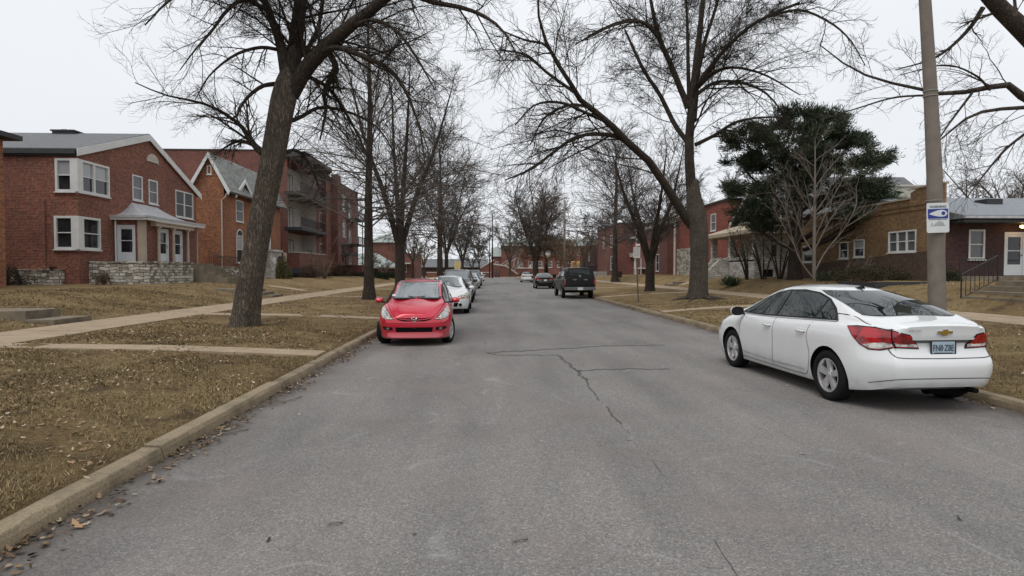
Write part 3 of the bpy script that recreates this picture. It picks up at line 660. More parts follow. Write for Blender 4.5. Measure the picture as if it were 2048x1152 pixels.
for s in (1, -1):
    yb = 47.8 + s * 1.9
    m = MB(); m.prism([(-19.6, 47.8, 8.82), (-19.6, 47.8, 9.0), (-19.6, yb, 7.55), (-19.6, yb, 7.38)], (-1.3, 0, 0)); m.build('roof', M['slate_grey'], h2)
    m = MB(); m.prism([(-19.597, 47.8, 8.7), (-19.597, 47.8, 9.02), (-19.597, yb, 7.58), (-19.597, yb, 7.3)], (.06, 0, 0)); m.build('bargeboard', M['white_paint'], h2)
m = MB(); m.tube([(-19.65, YA - .2, 7.5), (-19.85, YA - .12, 7.2), (-20.12, YA - .08, 7.0), (-20.12, YA - .08, 1.1)], .06, 8); m.build('downpipe', M['cream_paint'], h2)
m = MB(); m.box(-23, -19.98, YA - .05, YA - .002, .4, 1.6); m.build('stone_facing', M['stone_wall'], h2)
TY2 = TY(50.5); m = MB(); wall(m, TXp(-18.6), 50.5, 53.2, .3, 3.3); wall(m, TY2, -20, -18.6, .3, 3.3); m.box(-20, -18.5, 50.4, 53.3, 3.3, 3.5); m.build('entry_block', M['stone_white'], h2)
m = MB(); m.tube([(-18.6, 51.2, 2.5), (-18.52, 51.2, 2.5)], .3, 16); m.build('round_window', M['white_paint'], h2)
m = MB(); m.box(-18.5, -18.4, 52.1, 52.9, .8, 2.95); m.build('doorway', M['glass'], h2)
m = MB(); m.box(-18.5, -18.3, 53.3, 53.6, .6, 3.3); m.build('pilaster', M['cream_paint'], h2)
m = MB(); m.box(-19.9, -19.7, 53.3, 53.6, 3.5, 7.3); m.build('pilaster', M['white_paint'], h2)

# --- left: three-storey apartment block
h3 = empty('apartment_block', (-20, 75, .6), 'long three-storey red brick apartment block with stacked dark balconies', 'building')
m = MB(); A0, A1 = 60.3, 92.4
zt = 13.4; B0, B1 = fY(575, -20) + .3, fY(633, -20)
ew = []
for z in (2.6, 6.3, 9.9):
    for px0, px1 in ((640, 653),):
        ew.append((fY(px0, -20), fY(px1, -20), z + .3, z + 2.3))
Y2 = fY(658, -20)
for z in (6.3, 9.9): ew += [(fY(672, -20), fY(681, -20), z, z + 2.3), (fY(686, -20), fY(692, -20), z, z + 2.3)]
for z in (1.6, 5.4, 9.2): ew.append((fY(698, -20), fY(703, -20), z, z + 2.2))
wall(m, TXp(-20), A0, B0, .3, zt); wall(m, TXp(-20), B1, A1, .3, zt, ew)
bh = [(B0, B1, 3.57, 5.75), (B0, B1, 6.0, 9.3), (B0, B1, 9.6, 12.8)]
wall(m, TXp(-20), B0, B1, 1.9, zt, bh, rd=1.6)
m.box(-20, -19.2, fY(664, -20), fY(671, -20), .3, zt + .6)
m.box(-20, -19.5, fY(645, -20), fY(648, -20), .3, zt)
wall(m, TY(A0), -34, -20, .3, 13.6, [(-32.2, -31.2, 10.2, 11.8)]); wall(m, lambda u, v, w_: (u, A1 + w_, v), -34, -20, .3, zt)
m.face([(-34, A0, 13.55), (-20, A0, 13.35), (-20, A1, 13.35), (-34, A1, 13.55)])
m.build('wall', M['brick_brown_red'], h3)
m = MB(); m.box(-34.05, -19.9, A0 - .06, A0 + .3, 13.6, 13.72); m.box(-20.1, -19.9, B1, A1, zt, zt + .14); m.build('parapet', M['dark_trim'], h3)
window(h3, TY(A0), (-32.2, -31.2, 10.2, 11.8), frame='dark_trim')
m = MB(); m.box(-19.99, -18.9, B0, B1, 1.9, 3.45); m.build('balcony_wall', M['brick_brown_red'], h3)
m = MB(); m.box(-20, -18.85, B0 - .05, B1 + .05, 3.45, 3.57); m.build('coping', M['stone_white'], h3)
m = MB(); m.box(-20.1, -18.95, B0 - .02, B1 + .02, .3, 1.898); m.build('plinth', M['dark_blue_base'], h3)
for (z0, z1) in ((3.57, 5.75), (6.0, 9.3), (9.6, 12.8)):
    m = MB(); m.box(-21.65, -21.58, B0, B1, z0, z1); m.box(-21.58, -20.02, B1 - .1, B1 - .02, z0, z1); m.build('siding', M['siding'], h3)
    window(h3, TXp(-21.56), (B0 + 2, B0 + 6.4, z0 + .05, z1 - .7), 4, False, 0, 'dark_trim', sill=False, name='balcony_door')
for z in (5.75, 9.3):
    b = MB(); b.prism([(-20.3, B0 - .1, z), (-18.6, B0 - .1, z), (-18.6, B1 - 1, z), (-19.9, B1 + 2.2, z), (-20.3, B1 + 2.2, z)], (0, 0, .3)); o = b.build('balcony', M['dark_trim'], h3)
    b = MB(); rail_run(b, (-18.7, B0, z + .3), (-18.7, B1 - 1, z + .3), 1.0, .16, .02); b.build('railing', M['black_metal'], o)
m = MB(); m.prism([(-21, B0 - .3, 12.85), (-18.2, B0 - .3, 13.15), (-18.2, B1 + .5, 13.15), (-20, B1 + 3, 12.85), (-21, B1 + 3, 12.85)], (0, 0, .4)); m.build('canopy', M['dark_trim'], h3)
for a in ew: window(h3, TXp(-20), a, 1, True, 2, 'siding')
e0, e1 = fY(676, -20), fY(690, -20)
m = MB(); m.box(-20, -19.9, e0, e1, .8, 5.2); m.build('entrance', M['glass'], h3)
m = MB(); m.box(-20, -19.86, e0 - .3, e0, .8, 5.5); m.box(-20, -19.86, e1, e1 + .3, .8, 5.5); m.box(-20, -19.86, e0, e1, 5.2, 5.5); m.box(-20, -18.3, e0 - .4, e1 + .6, 3.7, 3.95); m.build('entrance_canopy', M['dark_trim'], h3)
for z in (5.2, 8.8):
    a, b_ = fY(706, -19.2), fY(722, -18.6)
    b = MB(); b.box(-20, -18.3, a, b_ + 1.5, z, z + .3); o = b.build('balcony', M['dark_trim'], h3); b = MB(); rail_run(b, (-18.4, a, z + .3), (-18.4, b_ + 1.5, z + .3), 1., .3, .03); b.build('railing', M['black_metal'], o)
m = MB(); m.tube([(-18.5, 88.5, 1), (-18.5, 88.5, 9)], .07, 6); m.build('post', M['dark_trim'], h3)
m = MB(); m.box(-20, -17.6, 84, 92, .3, 2.3); m.box(-20, -17.55, 83.95, 92.05, 2.3, 2.45); m.build('entry_wall', M['brick_brown_red'], h3)

# --- left, farther: low pavilion with hipped roof, brick hall behind it
def hip(name, x0, x1, y0, y1, ze, zr, mat, par, inset=None):
    i = inset or min(x1 - x0, y1 - y0) / 2; m = MB(); xm0, xm1, ym = x0 + i, x1 - i, (y0 + y1) / 2
    if xm0 > xm1: xm0 = xm1 = (x0 + x1) / 2
    a, b_, c, d = (x0, y0, ze), (x1, y0, ze), (x1, y1, ze), (x0, y1, ze); p, q = (xm0, ym, zr), (xm1, ym, zr)
    m.face([a, b_, q, p]); m.face([b_, c, q]); m.face([c, d, p, q]); m.face([d, a, p]); m.face([a, d, c, b_]); return m.build(name, M[mat], par)
h4 = empty('pavilion', (-21, 112, 0), 'low pavilion with pale green hipped roof beyond the apartment block', 'building')
hip('roof', -27.5, -17.2, 106, 118, 2.35, 4.9, 'roof_green', h4, 3.5)
m = MB(); m.box(-27.4, -17.3, 106.1, 117.9, 2.1, 2.345); m.build('fascia', M['siding'], h4)
m = MB(); m.box(-26.5, -18.2, 107, 117, -.1, 2.1); m.build('wall', M['brick_dark'], h4)
h5 = empty('brick_hall', (-18, 125, 0), 'red brick hall with green-grey roof between the left street trees', 'building')
m = MB(); wall(m, TY(122), -24.5, -17.8, 0, 7.4, [(-18.7, -17.9, 3.2, 4.7)]); wall(m, TXp(-17.8), 122, 130, 0, 7.4); wall(m, TY(121), -17.8, -14.6, 0, 5.2, [(-17.2, -16.5, 1.4, 3.0)]); wall(m, TXp(-14.6), 121, 130, 0, 5.2); m.face([(-17.8, 121, 5.2), (-14.6, 121, 5.2), (-14.6, 130, 5.2), (-17.8, 130, 5.2)]); m.build('wall', M['brick_brown_red'], h5)
window(h5, TY(121), (-17.2, -16.5, 1.4, 3.0)); window(h5, TY(122), (-18.7, -17.9, 3.2, 4.7))
hip('roof', -25, -17.5, 121.6, 130, 7.4, 9.2, 'roof_green', h5, 3)
m = MB(); m.box(-18.2, -15.6, 119.5, 121, 3.0, 3.25); m.build('porch_roof', M['siding'], h5)
# --- far end across the junction
h6 = empty('garden_wall', (-8, 146, 0), 'long low red brick wall across the junction at the street end', 'wall')
m = MB(); m.box(-15, .6, 146, 146.3, -.1, 1.15); m.build('wall', M['brick_brown_red'], h6)
m = MB(); m.box(-15.05, .65, 145.95, 146.35, 1.15, 1.3); m.build('coping', M['siding'], h6)
h7 = empty('long_low_building', (-12, 175, 0), 'long low building with dark grey roof behind the far brick wall', 'building')
m = MB(); wall(m, TY(170), -22, 0, 0, 2.6); wall(m, TXp(0), 170, 185, 0, 2.6); m.face([(0, 169.9, 2.6), (0, 177, 5), (0, 184, 2.6)]); m.build('wall', M['brick_dark'], h7)
m = MB(); m.prism([(-22, 169.3, 2.5), (-22, 169.3, 2.7), (-22, 177, 5.1), (-22, 185, 2.7), (-22, 185, 2.5)], (22, 0, 0)); m.build('roof', M['slate_grey'], h7)
h7b = empty('brick_gable', (-1, 160, 0), 'small red brick gable with pale coping left of the far stairs', 'building')
m = MB(); m.prism([(-2.0, 160, -.1), (1.6, 160, -.1), (1.6, 160, 4.4), (-2.0, 160, 2.2)], (0, 4, 0)); m.build('wall', M['brick_brown_red'], h7b)
m = MB(); m.prism([(-2.1, 159.9, 2.2), (1.65, 159.9, 4.4), (1.65, 159.9, 4.65), (-2.1, 159.9, 2.45)], (0, 4.1, 0)); m.build('coping', M['siding'], h7b)
h8 = empty('school_building', (16, 190, 0), 'large dark red brick school with grey roofs closing the far end of the street', 'building')
sw = [(9.5 + 3.2 * i + (.2 if i % 2 else 0), 11.0 + 3.2 * i, z, z + 2.) for i in range(9) for z in (2.6, 6.4)]
m = MB(); wall(m, TY(190), 4.3, 40, 0, 9.6, sw); wall(m, TY(192), 1.2, 4.3, 0, 6.2, [(2.4, 3.3, 2.8, 4.6)]); wall(m, TXn(4.3), 190, 210, 0, 9.6); m.build('wall', M['brick_brown_red'], h8)
for a in sw: window(h8, TY(190), a, 1, True, 2, 'siding', .12)
window(h8, TY(192), (2.4, 3.3, 2.8, 4.6), 1, True, 2, 'siding', .12)
m = MB(); m.prism([(4, 189.6, 9.6), (40, 189.6, 9.6), (38, 196, 12.2), (5.5, 196, 12.2)], (0, 1, .1)); m.build('roof', M['roof_green'], h8)
m = MB(); m.prism([(1, 191.6, 6.2), (4.3, 191.6, 6.2), (4.3, 195, 9.2), (1, 195, 9.2)], (0, 1, .1)); m.build('roof', M['roof_green'], h8)
for u, z in ((9.4, .0), (13.2, 0)):
    m = MB(); m.box(u, u + .6, 188.9, 189.9, z, 3.5); m.build('pier', M['siding'], h8)
st = empty('stair_ramp', (3.2, 152, 0), 'red brick stair walls with white coping at the far end', 'stairs')
m = MB(); m.prism([(1.2, 152, -.1), (7.4, 152, -.1), (7.4, 152, .7), (4.6, 152, 2.7), (1.2, 152, 3.2)], (0, .4, 0)); m.build('side_wall', M['brick_brown_red'], st)
m = MB(); m.prism([(7.5, 151.9, .7), (4.6, 151.9, 2.7), (1.2, 151.9, 3.2), (1.2, 151.9, 3.5), (4.7, 151.9, 3.0), (7.8, 151.9, .85)], (0, .6, 0)); m.build('coping', M['siding'], st)
m = MB(); m.box(7.4, 16, 158, 158.4, 0, 2.2); m.build('side_wall', M['brick_brown_red'], st); m = MB(); m.box(7.4, 16, 157.9, 158.5, 2.2, 2.45); m.build('coping', M['siding'], st)
gs = empty('grandstand', (6, 168, 0), 'small grey open-framed grandstand seen end-on before the school', 'grandstand')
m = MB()
for i in range(7): m.box(3.6 + .72 * i, 4.5 + .72 * i, 166, 172, 2.6 + .42 * i, 2.72 + .42 * i)
m.build('seating', M['galvanised'], gs)
m = MB()
for i in range(5):
    x = 4.2 + i * 1.05; m.tube([(x, 166, 0), (x, 166, 2.8 + .6 * i)], .06, 5); m.tube([(x, 166, .3), (x + 1.0, 166, 2.8 + .6 * i)], .05, 5)
m.tube([(3.6, 166, 3.3), (8.6, 166, 6.4)], .07, 5); m.tube([(3.6, 166, 2.6), (8.6, 166, 5.5)], .08, 5); m.tube([(8.6, 166, 1), (8.6, 166, 6.4)], .07, 5); m.build('frame', M['roof_metal'], gs)
fw = pave('path', 7, 10.5, 141, 152, lambda x: .03, 20, .02); 
fpth = MB(); fpth.face([(1.5, 141.2, .045), (17, 141.2, .045), (15, 152, .05), (4, 152, .05)]); tag(fpth.build('forecourt', M['walk_concrete']), kind='structure')
for px in (998, 1041, 992):
    x, z = onY(px, 556, 142.5); m = MB(); m.lathe([(.16, 0), (.15, 1.5), (.09, 1.62), (0, 1.65)], lambda a, b_, h: (x + a, 142.5 + b_, .02 + h), 10)
    tag(m.build('bollard', M['black_metal'], None, True), {998: 'dark bollard at the street end, middle of three', 1041: 'dark bollard at the street end, rightmost of three', 992: 'dark bollard at the street end, leftmost of three'}[px], 'bollard', 'bollards at the street end')

# --- right: dark brick house with deep grey roof
r1 = empty('dark_brick_house', (24, 26, 1.3), 'low dark brick house with pale grey roof, white door and lit porch lamp', 'house')
T = TY(26); rw = (21.12, 21.86, 2.2, 3.52); rd_ = (22.78, 23.75, 1.46, 3.42)
m = MB(); wall(m, T, 19.9, 33, .8, 4.0, [rw, rd_]); m.build('wall', M['brick_dark'], r1)
window(r1, T, rw, blind=2); door(r1, T, rd_)
m = MB(); m.prism([(20.02, 25.0, 3.95), (20.02, 25.0, 4.1), (20.02, 31.3, 5.62), (20.02, 37, 4.1), (20.02, 37, 3.95)], (14, 0, 0)); m.build('roof', M['roof_light'], r1)
m = MB(); m.box(20.05, 34, 24.9, 24.998, 3.95, 4.05); m.build('gutter', M['roof_metal'], r1)
m = MB(); m.box(20.05, 34, 25.0, 25.99, 3.78, 3.9); m.build('soffit', M['dark_trim'], r1)
m = MB(); m.box(24.2, 25.0, 28.6, 29.4, 4.9, 5.25); m.build('roof_vent', M['dark_trim'], r1)
m = MB(); m.box(19.4, 33, 24.4, 25.99, .8, 1.42); m.build('porch_floor', M['step_concrete'], r1)
m = MB(); rail_run(m, (19.5, 24.5, 1.42), (21.0, 24.5, 1.42), .75); rail_run(m, (22.6, 24.5, 1.42), (25, 24.5, 1.42), .75); m.build('railing', M['black_metal'], r1)
lm = MB(); lm.lathe([(0, .09), (.09, .06), (.1, 0), (.05, -.05), (0, -.06)], lambda x, y, h: (23.32 + x, 25.5 + y, 3.62 + h), 12)
e_, t_, b_ = nt('lamp_glow'); b_.inputs['Emission Color'].default_value = (1, .62, .22, 1); b_.inputs['Emission Strength'].default_value = 5; M['lamp_glow'] = e_
lo = lm.build('porch_lamp', M['lamp_glow'], None, True)
tag(lo, 'small glowing yellow porch lamp under the grey eave', 'lamp')
pl = bpy.data.lights.new('porch_lamp_light', 'POINT'); pl.energy = 5; pl.color = (1, .6, .25); pl.shadow_soft_size = .1; plo = bpy.data.objects.new('porch_lamp_light', pl); col.objects.link(plo); plo.location = (23.32, 25.42, 3.5); 
# front steps with handrail
fs = empty('front_steps', (15.5, 17, .6), 'concrete front steps with black iron handrail right of the pole', 'steps')
m = MB()
for i in range(4): m.box(14.5 + .36 * i, 17.5 if i == 3 else 14.5 + .36 * (i + 1) + .02, 14.5, 18.3 - .003 * i, .3 + .002 * i, .60 + .165 * (i + 1) - .003 * i)
m.box(14.55, 17.6, 18.3, 18.5, .3, .62); m.build('tread', M['step_concrete'], fs)
m = MB(); p0 = W(1938, 612, 18.5); p1 = W(1988, 577, 18.5); rail_run(m, (14.55, 18.4, .58), (15.75, 18.4, 1.2), .86, .16, .016); m.build('handrail', M['black_metal'], fs)
# --- right: yellow brick house
r2 = empty('yellow_brick_house', (20, 32, 1.2), 'low yellow brick house with flat stepped parapet behind the evergreen', 'house')
T = TXn(20)
def hx(p0, p1, y0_, y1_, X=20): 
    a, b_ = fY(p1, X), fY(p0, X); mid = (p0 + p1) / 2; return (a, b_, onX(mid, y1_, X)[1], onX(mid, y0_, X)[1])
yh = [hx(1776, 1831, 462, 504), hx(1707, 1728, 479, 514), hx(1678, 1696, 484, 517), hx(1606, 1628, 492, 524)]
m = MB(); wall(m, T, 25.3, 37.8, 2.05, 5.05, yh); m.face([T(25.3, 5.05, 0), T(27.4, 5.05, 0), T(27.4, 5.35, 0), T(26.9, 5.5, 0), T(25.3, 5.52, 0)]); wall(m, TY(25.3), 20, 20.1, .8, 5.52); wall(m, lambda u, v, w_: (u, 37.8 + w_, v), 20, 33, .8, 5.05)
m.tbox(T, 25.3, 37.8, 4.72, 4.78, 0, .03); m.tbox(T, 25.3, 37.8, 4.5, 4.54, 0, .03); m.build('wall', M['brick_yellow'], r2)
m = MB(); m.prism([T(25.31, .7, .003), T(37.82, .7, .003), T(37.82, 1.95, .003), T(25.31, 2.62, .003)], (-.045, 0, 0)); m.build('base_course', M['brick_brown'], r2)
m = MB(); m.tbox(T, 27.4, 37.8, 5.05, 5.12, -.2, .05); m.tbox(T, 25.28, 27.4, 5.5, 5.58, -.2, .05); m.build('coping', M['roof_tan'], r2)
window(r2, T, yh[0], 3, blind=2, th=.06); 
for a in yh[1:]: window(r2, T, a, blind=3, th=.06)
m = MB(); m.face([(20.01, 27.4, 4.2), (33, 27.4, 4.2), (33, 37.8, 4.2), (20.01, 37.8, 4.2)]); m.build('roof', M['slate_grey'], r2)
r2b = empty('stucco_house', (29, 34, 1.2), 'pale stucco upper storey showing behind the yellow parapet', 'house')
m = MB(); wall(m, TXn(24.1), 36, 46, 1, 6.9); wall(m, TY(36), 24.1, 28, 1, 6.9); wall(m, TY(36.2), 22.6, 24.1, 1, 6.2);  m.build('wall', M['stucco'], r2b)
m = MB(); m.box(24.0, 28, 35.9, 46, 6.9, 7.0); m.build('coping', M['siding'], r2b)
# --- right: white-painted stone house with deep porch
r3 = empty('stone_porch_house', (20, 43, 1.1), 'white-painted stone house with deep columned porch behind the bare shrubs', 'house')
m = MB(); wall(m, TXn(20), 39.3, 47.5, 1, 5.4, [(41, 42, 2.6, 4.4), (43.4, 44.3, 2.3, 4.4)]); wall(m, TY(39.3), 20, 30, 1, 5.4); m.face([(20, 38.9, 5.4), (20, 47.9, 5.4), (20, 43.4, 8.3)]); m.build('wall', M['stucco'], r3)
window(r3, TXn(20), (41, 42, 2.6, 4.4)); door(r3, TXn(20), (43.4, 44.3, 2.3, 4.4))
for s in (1, -1):
    m = MB(); ye = 43.4 + s * 4.8; m.prism([(19.6, 43.4, 8.35), (19.6, 43.4, 8.55), (19.6, ye, 5.35), (19.6, ye, 5.15)], (11, 0, 0)); m.build('roof', M['slate_grey'], r3)
    m = MB(); m.prism([(19.597, 43.4, 8.3), (19.597, 43.4, 8.62), (19.597, ye, 5.4), (19.597, ye, 5.1)], (-.07, 0, 0)); m.build('bargeboard', M['white_paint'], r3)
m = MB(); wall(m, TXn(17.7), 39.5, 43.9, .8, 2.62); wall(m, TXn(17.7), 45.1, 47.3, .8, 2.62); wall(m, TY(39.5), 17.7, 20, .8, 2.62, [(18.3, 19.0, 1.25, 1.75)]); m.box(17.7, 20, 39.52, 47.3, 2.3, 2.4); m.build('porch_wall', M['stone_white'], r3)
m = MB(); m.face([(18.3, 39.6, 1.25), (19, 39.6, 1.25), (19, 39.6, 1.75), (18.3, 39.6, 1.75)]); m.build('basement_window', M['glass'], r3)
for yy in (39.55, 43.5, 46.9):
    m = MB(); m.box(17.72, 18.12, yy, yy + .42, 2.62, 4.15); m.build('pier', M['stone_white'], r3)
m = MB(); m.tube([(20.1, 39.3, 1.0), (20.1, 39.3, 4.6)], .09, 10); m.build('downpipe', M['white_paint'], r3)
m = MB(); m.prism([(17.2, 39.1, 4.15), (17.2, 39.1, 4.4), (20, 39.1, 5.25), (20, 39.1, 4.15)], (0, 8.8, 0)); m.build('porch_roof', M['roof_tan'], r3)
m = MB()
for i in range(6): m.box(16.0 + .29 * i, 17.68 - .002 * i, 44.0 + .003 * i, 45.0 - .003 * i, .8 + .002 * i, 1.25 + .19 * i)
m.build('steps', M['step_concrete'], r3)
for yy in (43.72, 45.02):
    m = MB(); m.prism([(15.8, yy, 1.0), (15.8, yy, 1.35), (17.0, yy, 2.45), (17.69, yy, 2.66), (17.69, yy, 1.0)], (0, .24, 0)); m.build('cheek_wall', M['stone_white'], r3)
# --- right: red brick houses farther on
def simple_house(name, label, X, y0_, y1_, z, mat, wins, side_w=(), roof='flat', base=.6, depth=12, facing=None):
    r = empty(name, (X, (y0_ + y1_) / 2, base), label, 'house'); m = MB()
    wall(m, TXn(X), y0_, y1_, base, z, wins); wall(m, TY(y0_), X, X + depth, base, z, side_w); wall(m, lambda u, v, w_: (u, y1_ + w_, v), X, X + depth, base, z)
    m.face([(X, y0_, z), (X + depth, y0_, z), (X + depth, y1_, z), (X, y1_, z)]); m.build('wall', M[mat], r)
    m = MB(); m.box(X - .12, X + .2, y0_ - .1, y1_ + .1, z + .003, z + .16); m.box(X + .2, X + depth, y0_ - .1, y0_ + .2, z + .003, z + .16); m.build('coping', M['dark_trim'], r)
    for a in wins: window(r, TXn(X), a, 1, blind=3)
    for a in side_w: window(r, TY(y0_), a, 1, blind=3)
    return r
r4 = simple_house('red_brick_house', 'two-storey red brick house with white downpipe right behind the big right tree', 20, 49.2, 62, 7.55, 'brick_bright', [(52, 53.2, 5.2, 6.7)])
m = MB(); m.tbox(TXn(20), 54.5, 62, .6, 3.9, .003, .25); m.build('stone_facing', M['stone_wall'], r4)
m = MB(); m.tube([(19.6, 62.2, .6), (19.6, 62.2, 7.3)], .12, 8); m.build('downpipe', M['siding'], r4)
r5 = simple_house('gabled_brick_house', 'dark red brick house with sloping tan roof left of the big right tree', 20, 66, 79, 6.6, 'brick_brown_red', [(69.2, 70.4, 4.4, 6.1), (69.2, 70.4, 1.6, 3.6)])
m = MB(); m.prism([(19.7, 65.6, 6.7), (19.7, 65.6, 6.9), (26, 65.6, 9.6), (26, 65.6, 9.3)], (0, 13.8, 0)); m.prism([(26, 65.6, 9.3), (26, 65.6, 9.6), (32, 65.6, 6.9), (32, 65.6, 6.7)], (0, 13.8, 0)); m.build('roof', M['roof_tan'], r5)
m = MB(); m.face([(20, 66, 6.6), (32, 66, 6.6), (26, 66, 9.3)]); m.build('gable', M['brick_brown_red'], r5)
m = MB(); m.box(19.2, 20.9, 74.5, 78, 1.9, 2.05); 
for yy in (74.6, 77.9): m.tube([(19.3, yy, .9), (19.3, yy, 3.2)], .07, 6)
m.build('porch', M['white_paint'], r5)
r6 = simple_house('flat_roofed_house', 'flat-roofed dark red brick house beyond the parked pickup, two air conditioners on its side', 18.6, 84, 100, 8.3, 'brick_brown_red', [(88, 89.3, 5.2, 7), (88, 89.3, 1.8, 3.8), (94, 95.3, 5.2, 7)])
m = MB(); m.tube([(21.1, 83.8, .6), (21.1, 83.8, 7.8)], .14, 8); m.build('downpipe', M['white_paint'], r6)
for z in (3.6, 6.2):
    m = MB(); m.box(20.2, 20.9, 83.5, 84.0, z, z + .55); m.build('air_conditioner', M['siding'], r6)
m = MB(); m.box(16.6, 18.6, 92, 98, .3, 1.5); m.build('porch_base', M['stone_white'], r6)
m = MB(); rail_run(m, (16.7, 92, 1.5), (16.7, 98, 1.5), 1., .3, .03); m.build('railing', M['black_metal'], r6)
r7 = simple_house('distant_brick_house', 'low brown brick house farthest along the right side of the street', 19, 106, 122, 6.2, 'brick_dark', [(110, 111.4, 3.5, 5.2)], [(20.5, 21.8, 3.5, 5)], base=.1)
for o_, dx_, dy_ in ((h0, 0, 1.), (h1, 0, 1.05), (h2, 0, 1.12), (r1, .62, 0), (r3, 0, -.75), (r4, 0, -.6), (r5, 0, -.5), (fs, .62, 0)): o_.location.x += dx_; o_.location.y += dy_
fs.location.z += .1; lo.location.x += .45; plo.location.x += .45
# lawn steps and walks on the left
s1 = empty('lawn_steps', (-11.6, 15.2, .4), 'two low concrete steps and walk leading onto the near left lawn', 'steps')
m = MB(); m.box(-11.35, -10.62, 14.9, 16.3, .2, .47); m.build('lower_step', M['step_concrete'], s1)
m = MB(); m.box(-16.5, -11.35, 15.0, 16.2, .1, .68); m.build('upper_step', M['step_concrete'], s1)
s2 = empty('lawn_steps', (-11.5, 30.2, .4), 'three narrow concrete steps on the left lawn beyond the near trunk', 'steps')
m = MB()
for i in range(3): m.box(-11.6 - .45 * i, -10.62 - .45 * i, 29.6 + .003 * i, 31.2 - .003 * i, .2 + .002 * i, .46 + .14 * i)
m.box(-14.2, -11.6, 29.7, 31.1, .2, .76); m.build('tread', M['step_concrete'], s2)
s3 = empty('lawn_steps', (14.3, 42, .4), 'small concrete steps on the right lawn behind the forked tree', 'steps')
m = MB(); m.box(14.0, 14.6, 45.0, 46.4, .3, .62); m.box(14.6, 15.4, 45.0, 46.4, .3, .8); m.build('tread', M['step_concrete'], s3)
# ---------------- trees ----------------
def nrm(a): return a / (np.linalg.norm(a, axis=-1, keepdims=True) + 1e-9)
class Tubes:
    """collects polylines (n, K, 3) with radii (n, K) and meshes them as open tapering tubes"""
    def __init__(s): s.V = []; s.Fq = []; s.n = 0
    def add(s, P, Rr, sides):
        n, K, _ = P.shape; T = np.empty_like(P); T[:, 1:-1] = P[:, 2:] - P[:, :-2]; T[:, 0] = P[:, 1] - P[:, 0]; T[:, -1] = P[:, -1] - P[:, -2]; T = nrm(T)
        ref = np.where(np.abs(T[:, :1, 2:]) > .8, np.array([[[1., 0, 0]]]), np.array([[[0, 0, 1.]]])) * np.ones((n, K, 1))
        e = nrm(np.cross(T, ref)); g = np.cross(T, e); a = np.arange(sides) * 2 * np.pi / sides
        V = P[:, :, None] + (e[:, :, None] * np.cos(a)[None, None, :, None] + g[:, :, None] * np.sin(a)[None, None, :, None]) * Rr[:, :, None, None]
        b = s.n + (np.arange(n) * K * sides)[:, None, None] + (np.arange(K - 1) * sides)[None, :, None] + np.arange(sides)[None, None, :]
        k2 = (np.arange(sides) + 1) % sides - np.arange(sides)
        f = np.stack([b, b + k2, b + k2 + sides, b + sides], -1).reshape(-1, 4)
        s.V.append(V.reshape(-1, 3)); s.Fq.append(f); s.n += n * K * sides
    def build(s, name, mat, parent, smooth=True):
        V = np.concatenate(s.V).astype(np.float32); Fq = np.concatenate(s.Fq).astype(np.int32); me = bpy.data.meshes.new(name)
        me.vertices.add(len(V)); me.vertices.foreach_set('co', V.ravel()); me.loops.add(Fq.size); me.loops.foreach_set('vertex_index', Fq.ravel())
        me.polygons.add(len(Fq)); me.polygons.foreach_set('loop_start', np.arange(0, Fq.size, 4, dtype=np.int32)); me.polygons.foreach_set('loop_total', np.full(len(Fq), 4, np.int32))
        me.update(calc_edges=True); me.materials.append(M[mat]); return link(name, me, parent, smooth)
def grow(P, Rr, n, r, t0=.2, t1=1., ang=(30, 60), lf=.5, K=6, up=.0, droop=0., wig=.12, rk=.55, rmin=.004, bias=0., taper=.5, lmin=.15, lmax=99, tippow=.6):
    """n children on every parent polyline; returns (P, R) of the children"""
    Np, K0, _ = P.shape; L_ = np.linalg.norm(np.diff(P, axis=1), axis=2).sum(1)
    pi = np.repeat(np.arange(Np), n); Mn = len(pi); j = np.tile((np.arange(n) + .5) / n, Np)
    t = t0 + (t1 - t0) * np.clip(j + r.uniform(-.5, .5, Mn) / n, 0, 1); u = t * (K0 - 1); i0 = np.clip(u.astype(int), 0, K0 - 2); fr = (u - i0)[:, None]
    A = P[pi, i0]; B = P[pi, i0 + 1]; s = A + (B - A) * fr; tg = nrm(B - A); pr = Rr[pi, i0] * (1 - fr[:, 0]) + Rr[pi, i0 + 1] * fr[:, 0]
    q = nrm(np.cross(tg, nrm(r.normal(size=(Mn, 3))))); q[:, 2] += bias; q = nrm(q - tg * (q * tg).sum(1, keepdims=True))
    a = np.radians(r.uniform(ang[0], ang[1], Mn))[:, None]; d = nrm(tg * np.cos(a) + q * np.sin(a))
    ln = np.clip(L_[pi] * lf * (1 - taper * t) * r.uniform(.6, 1.25, Mn), lmin, lmax)
    C = np.empty((Mn, K, 3)); C[:, 0] = s; st = (ln / (K - 1))[:, None]
    for k in range(1, K):
        C[:, k] = C[:, k - 1] + d * st; f = k / (K - 1)
        g = up * (1 - f) - droop * f if droop else up
        d = d + r.normal(size=(Mn, 3)) * wig; d[:, 2] += g * (3. / K); d = nrm(d)
    r0 = np.maximum(pr * rk, rmin); R2 = rmin * .6 + (r0[:, None] - rmin * .6) * (1 - np.linspace(0, 1, K)[None]) ** tippow
    return C, np.maximum(R2, rmin * .6)
def stack(*a): return np.concatenate([x[0] for x in a]), np.concatenate([x[1] for x in a])
def limb(pts, K=14, Y=None):
    """pts: (px, py, depth, radius in px) traced along one limb -> world polyline"""
    P = []; Rr = []
    for px, py, dy, rp in pts:
        p = W(px, py, dy); P.append(tuple(p)); Rr.append(rp * dy / F)
    Q = catmull(P, K); Rr = np.interp(np.linspace(0, 1, K), np.linspace(0, 1, len(Rr)), Rr)
    return Q[None], Rr[None]
